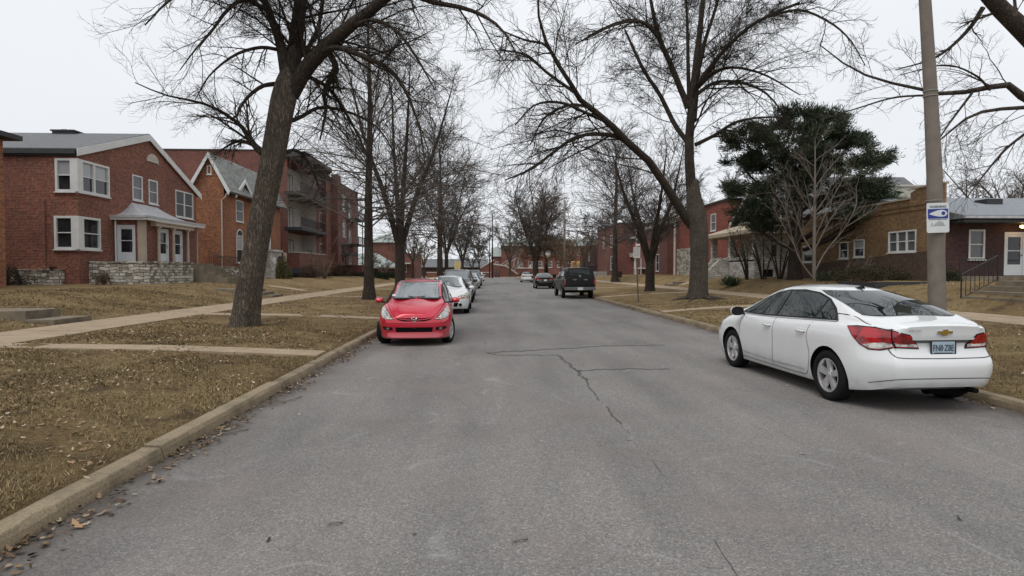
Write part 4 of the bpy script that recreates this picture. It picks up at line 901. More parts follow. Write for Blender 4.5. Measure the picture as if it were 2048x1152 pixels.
def wob(P, amp, r): 
    P = P.copy(); P[:, 1:-1] += r.normal(size=P[:, 1:-1].shape) * amp; return P
def trunk_mesh(parent, pts, mat, seed, flare=0, K=40, sides=28, roots=7):
    P, Rr = limb(pts, K); P = P[0]; Rr = Rr[0]; r = np.random.default_rng(seed); m = MB(); rows = []
    ph = r.uniform(0, 6.28, 4)
    for i, (p, rad) in enumerate(zip(P, Rr)):
        h = p[2] - P[0][2]; ring = []
        for k in range(sides):
            a = 2 * np.pi * k / sides; q = rad * (1 + .035 * math.sin(3 * a + ph[0] + h * .4) + .03 * math.sin(5 * a + ph[1] - h * .7) + .012 * math.sin(11 * a + ph[2] + h))
            q += flare * math.exp(-max(h, 0) / .28) * (.55 + .45 * math.sin(roots * a + ph[3]) + .25 * math.sin(3 * a + ph[1]))
            ring.append((p[0] + q * math.cos(a), p[1] + q * math.sin(a), p[2] - (.25 if i == 0 else 0)))
        rows.append(ring)
    b = 0
    for ring in rows: m.v += ring
    for i in range(K - 1):
        for k in range(sides): k2 = (k + 1) % sides; m.f.append((i*sides+k, i*sides+k2, (i+1)*sides+k2, (i+1)*sides+k)); m.m.append(0)
    m.f.append(tuple((K-1)*sides + k for k in range(sides))); m.m.append(0)
    return m.build('trunk', M[mat], parent, True)
def make_tree(name, label, cat, loc, group=None): return empty(name, loc, label, cat, group)

# --- the big leaning tree on the left verge, main limbs traced
r = np.random.default_rng(3); D = 15.4
t1 = make_tree('bare_tree', 'largest bare tree, on the left verge, thick leaning furrowed trunk and wide drooping limbs', 'tree', (-6.4, D, .2), 'bare street trees on the left verge')
trunk_mesh(t1, [(487, 662, D, 26), (491, 628, D, 25.5), (500, 560, D, 24), (512, 490, D, 23), (527, 410, D, 22.5), (543, 330, D, 22.5), (556, 260, D, 23), (568, 200, D, 24), (576, 165, D, 22), (582, 135, D, 15)], 'bark_ridged', 3, .15)
big = [limb([(578, 190, D, 30), (588, 110, D, 24), (600, 10, D+.2, 20), (612, -120, D+.4, 15), (625, -300, D+.6, 7)]),
       limb([(574, 160, D, 20), (560, 85, D-.1, 15), (540, 30, D-.3, 12), (508, -60, D-.8, 10), (470, -190, D-1.5, 5)]),
       limb([(580, 190, D, 28), (610, 140, D-.1, 25), (650, 95, D-.3, 23), (700, 52, D-.6, 20), (755, 10, D-.9, 17), (830, -60, D-1.3, 13), (930, -150, D-1.8, 6)])]
mid = [limb([(760, 8, D-.9, 11), (800, -15, D-1.2, 9), (870, 5, D-1.6, 8), (940, 20, D-2., 6), (1000, 55, D-2.4, 4), (1040, 120, D-2.8, 2)]),
       limb([(640, 105, D-.3, 9), (672, 95, D-.6, 8), (720, 110, D-.8, 7.5), (780, 140, D-1., 6.5), (815, 190, D-1.2, 5), (840, 260, D-1.3, 3), (850, 330, D-1.3, 1.5)]),
       limb([(700, 55, D-.6, 7), (745, 40, D-1., 6), (790, 60, D-1.4, 5), (830, 110, D-1.8, 4), (870, 180, D-2.1, 2)]),
       limb([(655, 100, D-.3, 10), (672, 135, D-.1, 10), (660, 160, D+.2, 9), (648, 190, D+.4, 7), (652, 220, D+.6, 5), (640, 280, D+.7, 2.5)]),
       limb([(610, 150, D, 7), (640, 165, D+.4, 6), (665, 185, D+.8, 5), (700, 240, D+1.2, 4), (740, 320, D+1.5, 2)]),
       limb([(525, 305, D, 12), (510, 292, D, 9), (495, 270, D-.1, 8), (478, 248, D-.2, 6), (440, 222, D-.5, 5), (400, 205, D-.8, 4), (330, 190, D-1.2, 2.5), (270, 165, D-1.5, 1.5)]),
       limb([(508, 290, D, 6), (480, 282, D+.1, 5), (455, 292, D, 3), (430, 310, D-.2, 1.5)]),
       limb([(550, 168, D, 7), (525, 172, D-.2, 6), (500, 190, D-.4, 5), (482, 212, D-.6, 4), (470, 235, D-.7, 3), (440, 235, D-1., 2), (380, 232, D-1.4, 1.2)]),
       limb([(560, 100, D, 6), (520, 95, D-.4, 5), (470, 110, D-.9, 4), (420, 150, D-1.4, 2.5), (390, 200, D-1.7, 1.3)]),
       limb([(535, 20, D-.3, 7), (490, 0, D-.6, 6), (455, 20, D-.9, 5), (425, 60, D-1.2, 4), (390, 100, D-1.5, 2.6), (360, 140, D-1.8, 1.4)]),
       limb([(520, -20, D-.5, 7), (460, -40, D-1, 6), (400, -30, D-1.6, 5), (340, 0, D-2.2, 3.5), (290, 50, D-2.6, 2)]),
       limb([(588, 120, D, 8), (620, 90, D+.8, 7), (640, 40, D+1.8, 6), (650, -40, D+2.8, 4), (660, -140, D+3.5, 2)]),
       limb([(545, 320, D, 7), (590, 300, D+.3, 5), (620, 330, D+.6, 4), (640, 380, D+.8, 2)]),
       limb([(560, 250, D, 7), (600, 235, D+.4, 6), (640, 215, D+.9, 5), (700, 225, D+1.3, 4), (760, 260, D+1.7, 2.5), (800, 330, D+2, 1.5)])]
T_ = Tubes(); B_, Mi = stack(*big), stack(*mid); B_ = (B_[0], B_[1] * .6); Mi = (Mi[0], Mi[1] * .66)
T_.add(*B_, 14); T_.add(*Mi, 8)
c1 = grow(*B_, 19, r, .15, .98, (35, 65), .52, 9, .16, .40, .08, .2, .008, 0, tippow=.8)
T_.add(*c1, 6); c1 = (c1[0][:, [0, 1, 2, 4, 5, 6, 7, 8]], c1[1][:, [0, 1, 2, 4, 5, 6, 7, 8]]); par = stack(*[(np.array([catmull(x, 8) for x in Mi[0]]), Mi[1][:, np.linspace(0, 13, 8).astype(int)]), c1])
c2 = grow(*par, 12, r, .1, 1, (28, 60), .5, 8, .10, .26, .10, .42, .0046, -.15, .35); T_.add(*c2, 4)
c3 = grow(*c2, 8, r, .1, 1, (25, 55), .55, 6, .08, .08, .11, .55, .0032, 0, .3, .15); T_.add(*c3, 3)
c4 = grow(*c3, 4, r, .2, 1, (25, 50), .55, 4, .12, 0, .1, .6, .0026, 0, .3, .1); T_.add(*c4, 3)
T_.build('crown', 'bark_limb', t1)

# --- the big twin-stemmed tree on the right verge
D = 27.4; r = np.random.default_rng(5)
t2 = make_tree('bare_tree', 'big twin-stemmed bare tree on the right verge, one limb leaning far over the street', 'tree', (9.8, D, .35), 'bare street trees on the right verge')
trunk_mesh(t2, [(1394, 602, D, 19), (1396, 580, D, 18), (1398, 520, D, 17.5), (1397, 470, D, 18), (1392, 430, D, 18.5), (1388, 400, D, 15), (1385, 360, D, 11)], 'bark_grey', 8, .32, roots=9)
big = [limb([(1390, 440, D, 20), (1382, 370, D, 17), (1378, 290, D, 15), (1384, 210, D, 13), (1392, 130, D, 11), (1400, 60, D, 9), (1412, -60, D, 7), (1425, -200, D, 3)]),
       limb([(1388, 455, D, 17), (1368, 430, D, 16), (1340, 385, D-.5, 14), (1300, 325, D-1.2, 13), (1250, 280, D-2, 12), (1210, 238, D-2.8, 11), (1165, 205, D-3.4, 9), (1140, 165, D-4, 7.5), (1105, 110, D-4.6, 6), (1080, 50, D-5, 4.5), (1075, -30, D-5.4, 3)]),
       limb([(1380, 290, D, 9), (1350, 250, D+.4, 8), (1320, 190, D+.8, 7), (1290, 145, D+1.2, 6), (1268, 100, D+1.6, 5), (1250, 60, D+2, 3)]),
       limb([(1378, 215, D, 11), (1362, 180, D, 10), (1342, 130, D-.3, 9), (1320, 80, D-.6, 8), (1305, 20, D-1, 6), (1290, -80, D-1.4, 3)]),
       limb([(1384, 180, D, 9), (1402, 160, D-.4, 8), (1440, 110, D-1, 7), (1490, 60, D-1.8, 6), (1540, 30, D-2.5, 5), (1600, 5, D-3, 4)]),
       limb([(1388, 240, D, 9), (1400, 120, D+.8, 7), (1430, 20, D+1.8, 5), (1460, -90, D+2.6, 3)]),
       limb([(1378, 200, D, 7), (1376, 120, D+1, 6), (1374, 40, D+1.8, 4), (1370, -60, D+2.4, 2)])]
mid = [limb([(1245, 275, D-2, 7), (1200, 268, D-2.5, 6), (1150, 275, D-3, 5), (1100, 310, D-3.5, 4.3), (1060, 340, D-4, 3.2), (1010, 360, D-4.6, 2)]),
       limb([(1205, 240, D-2.8, 5), (1170, 225, D-3.4, 4.5), (1120, 205, D-4, 4), (1070, 210, D-4.4, 3), (1030, 250, D-4.9, 1.8)]),
       limb([(1180, 215, D-3.2, 5), (1140, 210, D-2.6, 4), (1090, 235, D-2.2, 3), (1060, 290, D-2, 1.6)]),
       limb([(1150, 185, D-3.8, 5), (1100, 150, D-4.4, 4), (1050, 110, D-5, 3.4), (1000, 100, D-5.6, 2.2)]),
       limb([(1120, 130, D-4.4, 4.5), (1090, 90, D-4.2, 4), (1050, 80, D-4.5, 3), (1000, 60, D-5, 2)]),
       limb([(1390, 290, D, 6), (1430, 270, D-.6, 5), (1470, 245, D-1.2, 4), (1520, 235, D-2, 3), (1580, 235, D-2.6, 2)]),
       limb([(1390, 180, D, 6), (1430, 145, D-.6, 5), (1470, 135, D-1.4, 4), (1530, 150, D-2.2, 3), (1600, 190, D-3, 1.6)]),
       limb([(1392, 190, D, 6), (1430, 165, D+.8, 5), (1480, 165, D+1.6, 4), (1530, 185, D+2.4, 3), (1570, 230, D+3, 1.5)]),
       limb([(1540, 32, D-2.5, 4), (1600, 20, D-3, 3.5), (1660, 45, D-3.6, 3), (1700, 80, D-4, 2.4), (1730, 130, D-4.4, 1.4)]),
       limb([(1345, 140, D-.3, 5), (1310, 60, D+.5, 4), (1260, 40, D+1.3, 4), (1200, 60, D+2.2, 3), (1150, 90, D+3, 1.6)]),
       limb([(1320, 80, D-.6, 5), (1285, 45, D-1.4, 4), (1230, 50, D-2.2, 3), (1170, 80, D-3, 2)])]
T_ = Tubes(); B_, Mi = stack(*big), stack(*mid); B_ = (B_[0], B_[1] * .6); Mi = (Mi[0], Mi[1] * .7); T_.add(*B_, 10); T_.add(*Mi, 6)
c1 = grow(*B_, 13, r, .2, .98, (35, 65), .5, 8, .18, .40, .08, .22, .013, 0, tippow=.8); T_.add(*c1, 5)
par = stack(*[(np.array([catmull(x, 8) for x in Mi[0]]), Mi[1][:, np.linspace(0, 13, 8).astype(int)]), c1])
c2 = grow(*par, 11, r, .1, 1, (28, 60), .5, 8, .1, .3, .10, .45, .0085, -.15, .35); T_.add(*c2, 4)
c3 = grow(*c2, 7, r, .1, 1, (25, 55), .58, 5, .08, .08, .11, .55, .0062, 0, .3, .2); T_.add(*c3, 3)
c4 = grow(*c3, 3, r, .2, 1, (25, 50), .55, 4, .1, 0, .1, .6, .005, 0, .3, .15); T_.add(*c4, 3)
T_.build('crown', 'bark_limb', t2)
# surface roots
m = MB()
for a, l in ((3.4, .9), (4.1, 1.1), (4.9, 1.2), (5.5, .9), (2.9, .7)):
    q = [(9.85 + math.cos(a) * s, D + math.sin(a) * s, zat(9.85 + math.cos(a) * s, D + math.sin(a) * s) + .10 * (1 - (s - .6) / l) - .02) for s in np.linspace(.6, .6 + l, 6)]
    m.tube(q, list(np.linspace(.10, .02, 6)), 7)
m.build('root', M['bark_grey'], t2, True)

# --- tree beyond the frame's right edge, its limbs crossing behind the pole
D = 11.5; r = np.random.default_rng(9)
t3 = make_tree('bare_tree', 'bare tree with its trunk outside the frame, pale limb slanting across the top right corner', 'tree', (15.3, 11.5, .5), 'bare street trees on the right verge')
m = MB(); X3 = 15.3
base = [(15.3, 11.5, .2), (15.25, 11.5, 1.5), (15.1, 11.5, 3.2), (15.0, 11.5, 4.6)]
m.tube([Vector(p) for p in catmull(base, 12)], list(np.linspace(.42, .3, 12)), 16); m.build('trunk', M['bark_ridged'], t3, True)
def wl(pts, K=14): 
    Q = catmull([p[:3] for p in pts], K); return Q[None], np.interp(np.linspace(0, 1, K), np.linspace(0, 1, len(pts)), [p[3] for p in pts])[None]
def pw(px, py, D, rp): p = W(px, py, D); return (p.x, p.y, p.z, rp * D / F)
big = [wl([(15.0, 11.5, 4.2, .24), pw(2260, 220, 11.2, 22), pw(2120, 130, 10.9, 20), pw(2048, 62, 10.7, 18), pw(1985, 0, 10.5, 15), pw(1920, -90, 10.2, 11), pw(1860, -220, 9.8, 6)]),
       wl([(15.1, 11.5, 3.6, .18), pw(2300, 290, 11.6, 13), pw(2140, 240, 11.8, 10), pw(2048, 195, 12, 8), pw(2010, 168, 12, 6), pw(1960, 180, 12.1, 5), pw(1880, 188, 12.3, 4), pw(1840, 178, 12.4, 3.2), pw(1760, 160, 12.6, 2.4), pw(1700, 135, 12.8, 1.8), pw(1640, 90, 13, 1.)]),
       wl([(15.1, 11.5, 3.8, .14), pw(2250, 240, 11, 8), pw(2120, 215, 11, 5), pw(2048, 215, 11, 4), pw(1950, 228, 11.1, 3), pw(1880, 280, 11.3, 1.5)])]
mid = [wl([pw(1966, 15, 10.5, 5), pw(1940, 55, 10.6, 4), pw(1900, 95, 10.8, 3), pw(1860, 120, 11, 2), pw(1790, 140, 11.2, 1)]),
       wl([pw(1870, 190, 12.3, 2.4), pw(1790, 195, 12.4, 2), pw(1720, 215, 12.5, 1.5), pw(1640, 240, 12.7, .8)]),
       wl([pw(1945, 185, 12.1, 2.6), pw(1900, 245, 12, 2), pw(1870, 290, 11.8, 1.2)]),
       wl([pw(1980, 180, 12, 2.5), pw(1950, 150, 11.8, 2), pw(1890, 130, 11.6, 1.5), pw(1800, 150, 11.5, .8)]),
       wl([pw(2060, 260, 11.4, 3), pw(2010, 300, 11.4, 2.4), pw(1960, 360, 11.3, 1.6), pw(1930, 400, 11.3, .8)])]
T_ = Tubes(); B_, Mi = stack(*big), stack(*mid); T_.add(*B_, 14); T_.add(*Mi, 7)
c1 = grow(*B_, 9, r, .35, .98, (30, 60), .24, 8, .1, .25, .1, .2, .006, 0); T_.add(*c1, 5)
par = stack(*[(np.array([catmull(x, 8) for x in Mi[0]]), Mi[1][:, np.linspace(0, 13, 8).astype(int)]), c1])
c2 = grow(*par, 9, r, .12, 1, (25, 55), .42, 7, .05, .15, .13, .4, .0038, -.1, .35); T_.add(*c2, 4)
c3 = grow(*c2, 7, r, .12, 1, (25, 55), .48, 5, .08, .04, .14, .55, .0026, 0, .3, .1); T_.add(*c3, 3)
T_.build('crown', 'bark_grey', t3)

# --- procedural trees by habit
def habit(t, base, h, rad, kind, seed, twig='twig', bark='bark_dark', dens=1., lean=(0, 0), fork=None, spread=1., tw=None, sub=3):
    r = np.random.default_rng(seed); x, y, z = base; rmin = max(.0035, y * .00019) if tw is None else tw
    T_ = Tubes(); TT = Tubes()
    if kind == 'leader':     # one straight stem, many branches (pin oak): low ones droop, high ones rise
        P = catmull([(x, y, z - .2), (x + lean[0] * .3, y + lean[1] * .3, z + h * .33), (x + lean[0] * .7 + .1, y, z + h * .66), (x + lean[0], y + lean[1], z + h)], 18)[None]
        Rr = (rad * (1 - np.linspace(0, 1, 18)) ** .85 + .02)[None]; Rr[0, 0] = rad * 1.7; Rr[0, 1] = rad * 1.15
        TT.add(P, Rr, 16)
        lo = grow(P, Rr, int(24 * dens), r, .24, .5, (60, 95), .36 * spread, 9, .06, .35, .07, .2, rmin * 2.2, .15, .3)
        hi = grow(P, Rr, int(36 * dens), r, .45, .97, (35, 60), .40 * spread, 9, .12, .02, .07, .22, rmin * 2.2, .1, .6)
        par = stack(lo, hi); T_.add(*par, 5); n1, n2 = 11, 7
    elif kind == 'vase':     # stem forks into several rising limbs
        fk = fork or .28
        P = catmull([(x, y, z - .2), (x + lean[0] * .2, y, z + h * fk * .5), (x + lean[0] * .4, y, z + h * fk)], 10)[None]; Rr = (rad * np.linspace(1.12, .95, 10))[None]; Rr[0, 0] = rad * 1.6; Rr[0, 1] = rad * 1.25
        TT.add(P, Rr, 16); top = P[0, -1]; L = []
        nf = 4 if dens > .7 else 3
        for i in range(nf):
            a = 2 * np.pi * (i + r.uniform(-.2, .2)) / nf + .4; s = spread * h * r.uniform(.16, .3)
            q = [tuple(top - np.array([0, 0, h * .04])), (top[0] + math.cos(a) * s * .3, top[1] + math.sin(a) * s * .3, top[2] + h * .2), (top[0] + math.cos(a) * s * .65 + lean[0] * .5, top[1] + math.sin(a) * s * .65, top[2] + h * .42), (top[0] + math.cos(a) * s + lean[0] * .6, top[1] + math.sin(a) * s, z + h * r.uniform(.9, 1.))]
            L.append((catmull(q, 14)[None], (rad * .62 * (1 - np.linspace(0, 1, 14)) ** .8 + .015)[None]))
        Lm = stack(*L); TT.add(*Lm, 9)
        par = grow(*Lm, int(17 * dens), r, .12, .98, (30, 62), .42 * spread, 9, .14, .12, .08, .26, rmin * 2, .05, .45); T_.add(*par, 5)
        T2 = grow(Lm[0], Lm[1], 8, r, .3, 1, (20, 45), .25, 7, .1, 0, .1, .3, rmin * 1.4); T_.add(*T2, 4); par = stack((par[0][:, [0, 1, 3, 4, 5, 7, 8]], par[1][:, [0, 1, 3, 4, 5, 7, 8]]), T2); n1, n2 = 9, 7
    elif kind == 'round':    # short stem, spreading crown
        fk = fork or .25
        P = catmull([(x, y, z - .2), (x, y, z + h * fk)], 8)[None]; Rr = (rad * np.linspace(1.1, .9, 8))[None]; Rr[0, 0] = rad * 1.5
        TT.add(P, Rr, 12); top = P[0, -1]; L = []
        for i in range(6):
            a = 2 * np.pi * (i + r.uniform(-.3, .3)) / 6; s = spread * h * r.uniform(.25, .42) * (1 if i else .1)
            q = [tuple(top), (top[0] + math.cos(a) * s * .5, top[1] + math.sin(a) * s * .5, top[2] + h * .25), (top[0] + math.cos(a) * s, top[1] + math.sin(a) * s, top[2] + h * r.uniform(.45, .75) * (1 - fk))]
            L.append((catmull(q, 10)[None], (rad * .55 * (1 - np.linspace(0, 1, 10)) ** .8 + .01)[None]))
        Lm = stack(*L); T_.add(*Lm, 7); par = grow(*Lm, int(10 * dens), r, .15, 1, (30, 65), .45, 7, .12, .08, .12, .5, rmin * 1.8, .1, .4); T_.add(*par, 4); n1, n2 = 7, 5
    c2 = grow(*par, n1, r, .1, 1, (28, 58), .48, 6, .08, .06, .11, .42, rmin * 1.4, 0, .35); T_.add(*c2, 3)
    if sub > 2:
        c3 = grow(*c2, n2, r, .12, 1, (25, 55), .48, 4, .08, .02, .13, .6, rmin, 0, .3, .18); T_.add(*c3, 3)
    else: c3 = c2
    TT.build('trunk', bark, t); T_.build('crown', twig, t); return c3
GL, GR, GF = 'bare street trees on the left verge', 'bare street trees on the right verge', 'bare trees at the far end'
def place(px, py, z): d = ray(px, py); k = (z - CAMZ) / d.z; return (d.x * k, d.y * k, z)
def tree(name, label, px, Y, z, h, rad, kind, seed, group, **kw):
    p = W(px, 541, Y); b = (p.x, Y, z); t = make_tree(name, label, 'tree', b, group); return habit(t, b, h, rad, kind, seed, **kw), t
tree('bare_tree', 'straight dark-trunked bare tree on the left verge, second from the camera', 738, 29.7, .2, 14.5, .24, 'leader', 31, GL, dens=1.25, spread=1.15)
tree('bare_tree', 'bare tree with trunk forking into a vase, just behind the red hatchback', 800, 40, .2, 15.5, .32, 'vase', 32, GL, fork=.22, spread=1.0, dens=1.2)
tree('bare_tree', 'grey-trunked bare tree with wide crown on the left verge beside the row of parked cars', 880, 68, .2, 17, .34, 'leader', 33, GL, dens=1.2, spread=1.4)
tree('bare_tree', 'slim dark bare tree close behind the grey-trunked left verge tree', 893, 76, .2, 14, .24, 'vase', 34, GL, dens=.9)
tree('bare_tree', 'bare tree far down the left verge by the yellow board', 925, 108, .1, 12, .25, 'vase', 35, GL, dens=.8, sub=3)
tree('bare_tree', 'forked small bare tree with dark crooked bark in front of the far brick gables', 1300, 37.5, .38, 9.5, .28, 'vase', 36, GR, fork=.2, spread=1.15, bark='bark_dark')
tree('bare_tree', 'tall bare tree with straight grey trunk beside the flat-roofed brick house', 1230, 62, .4, 15, .31, 'leader', 37, GR, dens=1.2, spread=1.35)
tree('bare_tree', 'broad bare tree far down the right verge, beyond the black sedan', 1071, 108, .1, 17, .5, 'vase', 38, GF, fork=.2, dens=1.2, spread=1.3)
lf_tips, t_ = tree('bare_tree', 'bare tree keeping rusty brown leaves, above the round white lamp', 1092, 112, .1, 15.5, .34, 'leader', 39, GF, dens=1.2, spread=1.2, twig='twig_brown')
def leafy(t, tips, n, size, pal, seed, zmax=99, zmin=0, name='foliage'):
    r = np.random.default_rng(seed); P = tips[0].reshape(-1, 3); P = P[(P[:, 2] < zmax) & (P[:, 2] > zmin)]; P = P[r.integers(0, len(P), n)] + r.normal(size=(n, 3)) * size * .6
    u = nrm(r.normal(size=(n, 3))) * size * .5; v = nrm(r.normal(size=(n, 3))) * size * .35
    V = np.stack([P - u, P + v, P + u, P - v], 1).reshape(-1, 3); pal = np.array(pal); cloud(name, V, 4, pal[r.integers(0, len(pal), n)] * r.uniform(.7, 1.3, (n, 1)), M['tinted'], t)
leafy(t_, lf_tips, 9000, .26, [(.20, .10, .05), (.15, .08, .045), (.26, .15, .08)], 1, 8.5)
for i, (px, Y, h, rad, kd, sd, lab) in enumerate([
    (1020, 150, 13, .28, 'vase', 41, 'bare tree before the school, left of the twin far trees'),
    (1168, 88, 9, .16, 'round', 42, 'pale bare small tree behind the black pickup'),
    (1138, 100, 8, .14, 'round', 43, 'tan twiggy small tree by the tall utility pole'),
    (1122, 125, 9, .16, 'round', 44, 'low tan tree in front of the school wall'),
    (1195, 118, 13, .3, 'vase', 45, 'bare tree between the pickup and the flat-roofed house, far behind'),
    (848, 96, 9, .16, 'round', 46, 'brown twiggy tree left of the grey-trunked verge tree'),
    (826, 88, 9.5, .18, 'round', 47, 'dark twiggy tree in front of the red brick hall'),
    (958, 165, 13, .2, 'vase', 48, 'far bare tree over the long low roof'),
    (945, 130, 8, .15, 'round', 49, 'small round bare tree at the far left kerb'),
    (1350, 92, 15, .35, 'leader', 50, 'bare tree rising behind the gabled brick house'),
    (1440, 75, 14, .3, 'vase', 51, 'bare tree rising behind the red brick house'),
    (985, 210, 12, .2, 'round', 54, 'faint bare tree left of the school')]):
    tree('bare_tree', lab, px, Y, .1 if Y > 95 else .6, h, rad, kd, sd, GF, twig='twig_brown' if sd in (42, 43, 44, 46) else 'twig', dens=.62)
for px, Y, h, sd, lab in ((1935, 45, 9.5, 52, 'rounded bare tree behind the pale grey roof, left of the two'), (2030, 42, 11, 53, 'bare tree behind the pale grey roof at the right edge'), (2120, 50, 13, 55, 'bare tree behind the grey roof, mostly outside the frame')):
    tree('bare_tree', lab, px, Y, 1.2, h, .2, 'round', sd, 'bare trees behind the dark brick house', spread=1.2)
# tan sapling in front of the evergreen: straight leader, forks rising both sides
D = 29; sp = make_tree('sapling', 'pale tan bare sapling with straight leader in front of the evergreen', 'tree', tuple(W(1628, 575, D))); r = np.random.default_rng(61)
Ld = limb([(1628, 580, D, 6), (1628, 500, D, 5.2), (1629, 420, D, 4.2), (1630, 340, D, 2.6), (1630, 282, D, 1.2)])
Ld = (Ld[0], Ld[1] * .68); TT = Tubes(); TT.add(*Ld, 8); TT.build('trunk', 'twig_pale', sp); T_ = Tubes()
br = [limb([(1628, 560, D, 4), (1600, 520, D-.3, 3.4), (1585, 480, D-.5, 3), (1570, 420, D-.8, 2.2), (1540, 370, D-1, 1.2)]), limb([(1629, 545, D, 4), (1650, 505, D+.2, 3.4), (1690, 455, D+.4, 2.6), (1712, 410, D+.7, 2), (1712, 370, D+.8, 1)]),
      limb([(1588, 490, D-.5, 2.6), (1560, 440, D-.8, 2), (1545, 415, D-1, 1.2)]), limb([(1690, 455, D+.4, 2.4), (1730, 430, D+.2, 1.8), (1755, 415, D, 1.1)]), limb([(1629, 510, D, 3), (1605, 470, D+.4, 2.6), (1590, 420, D+.6, 2), (1565, 360, D+.8, 1)]),
      limb([(1629, 500, D, 3), (1660, 440, D-.4, 2.4), (1690, 400, D-.6, 1.4)]), limb([(1630, 440, D, 2.6), (1665, 395, D-.3, 2), (1700, 330, D-.5, 1)]), limb([(1630, 430, D, 2.6), (1600, 390, D, 2), (1570, 330, D, 1)]),
      limb([(1630, 375, D, 2.2), (1652, 345, D, 1.8), (1682, 310, D, 1)]), limb([(1630, 365, D, 2.2), (1610, 335, D, 1.6), (1590, 310, D, 1)]), limb([(1640, 572, D, 2.6), (1700, 545, D-.5, 1.8), (1740, 530, D-.6, 1)])]
Bs = stack(*br); Bs = (Bs[0], Bs[1] * .48); T_.add(*Bs, 6); c1 = grow(*stack(Bs, Ld), 12, r, .25, 1, (25, 55), .4, 7, .1, 0, .13, .5, .008); T_.add(*c1, 4); c2 = grow(*c1, 8, r, .2, 1, (25, 55), .45, 6, .08, .04, .14, .5, .0055); T_.add(*c2, 3); T_.build('crown', 'twig_pale', sp)
# multi-stemmed bare shrubs before the stone porch
for px, Y, sd, lab in ((1497, 37, 62, 'dark multi-stemmed bare shrub before the white porch, leftmost of three'), (1527, 36.2, 63, 'dark multi-stemmed bare shrub before the white porch, middle of three'), (1560, 35.4, 64, 'dark multi-stemmed bare shrub before the white porch, rightmost of three')):
    r = np.random.default_rng(sd); b = W(px, 541, Y); b.z = zat(b.x, Y); t = make_tree('bare_shrub', lab, 'shrub', tuple(b), 'bare shrubs before the white porch'); L = []
    for i in range(6):
        a = r.uniform(0, 6.28); s = r.uniform(.5, 1.4); L.append((catmull([(b.x + .1 * math.cos(a), Y + .1 * math.sin(a), b.z - .1), (b.x + s * .35 * math.cos(a), Y + s * .35 * math.sin(a), b.z + 1.), (b.x + s * .7 * math.cos(a), Y + s * .7 * math.sin(a), b.z + 1.9), (b.x + s * math.cos(a), Y + s * math.sin(a), b.z + r.uniform(2.4, 3.3))], 10)[None], np.linspace(.055, .015, 10)[None]))
    Lm = stack(*L); TT = Tubes(); TT.add(*Lm, 7); TT.build('stems', 'bark_dark', t); T_ = Tubes(); c1 = grow(*Lm, 6, r, .3, 1, (25, 55), .35, 6, .08, 0, .13, .5, .012); T_.add(*c1, 4); c2 = grow(*c1, 5, r, .2, 1, (25, 55), .45, 5, .05, 0, .13, .5, .009); T_.add(*c2, 3); T_.build('crown', 'twig', t)

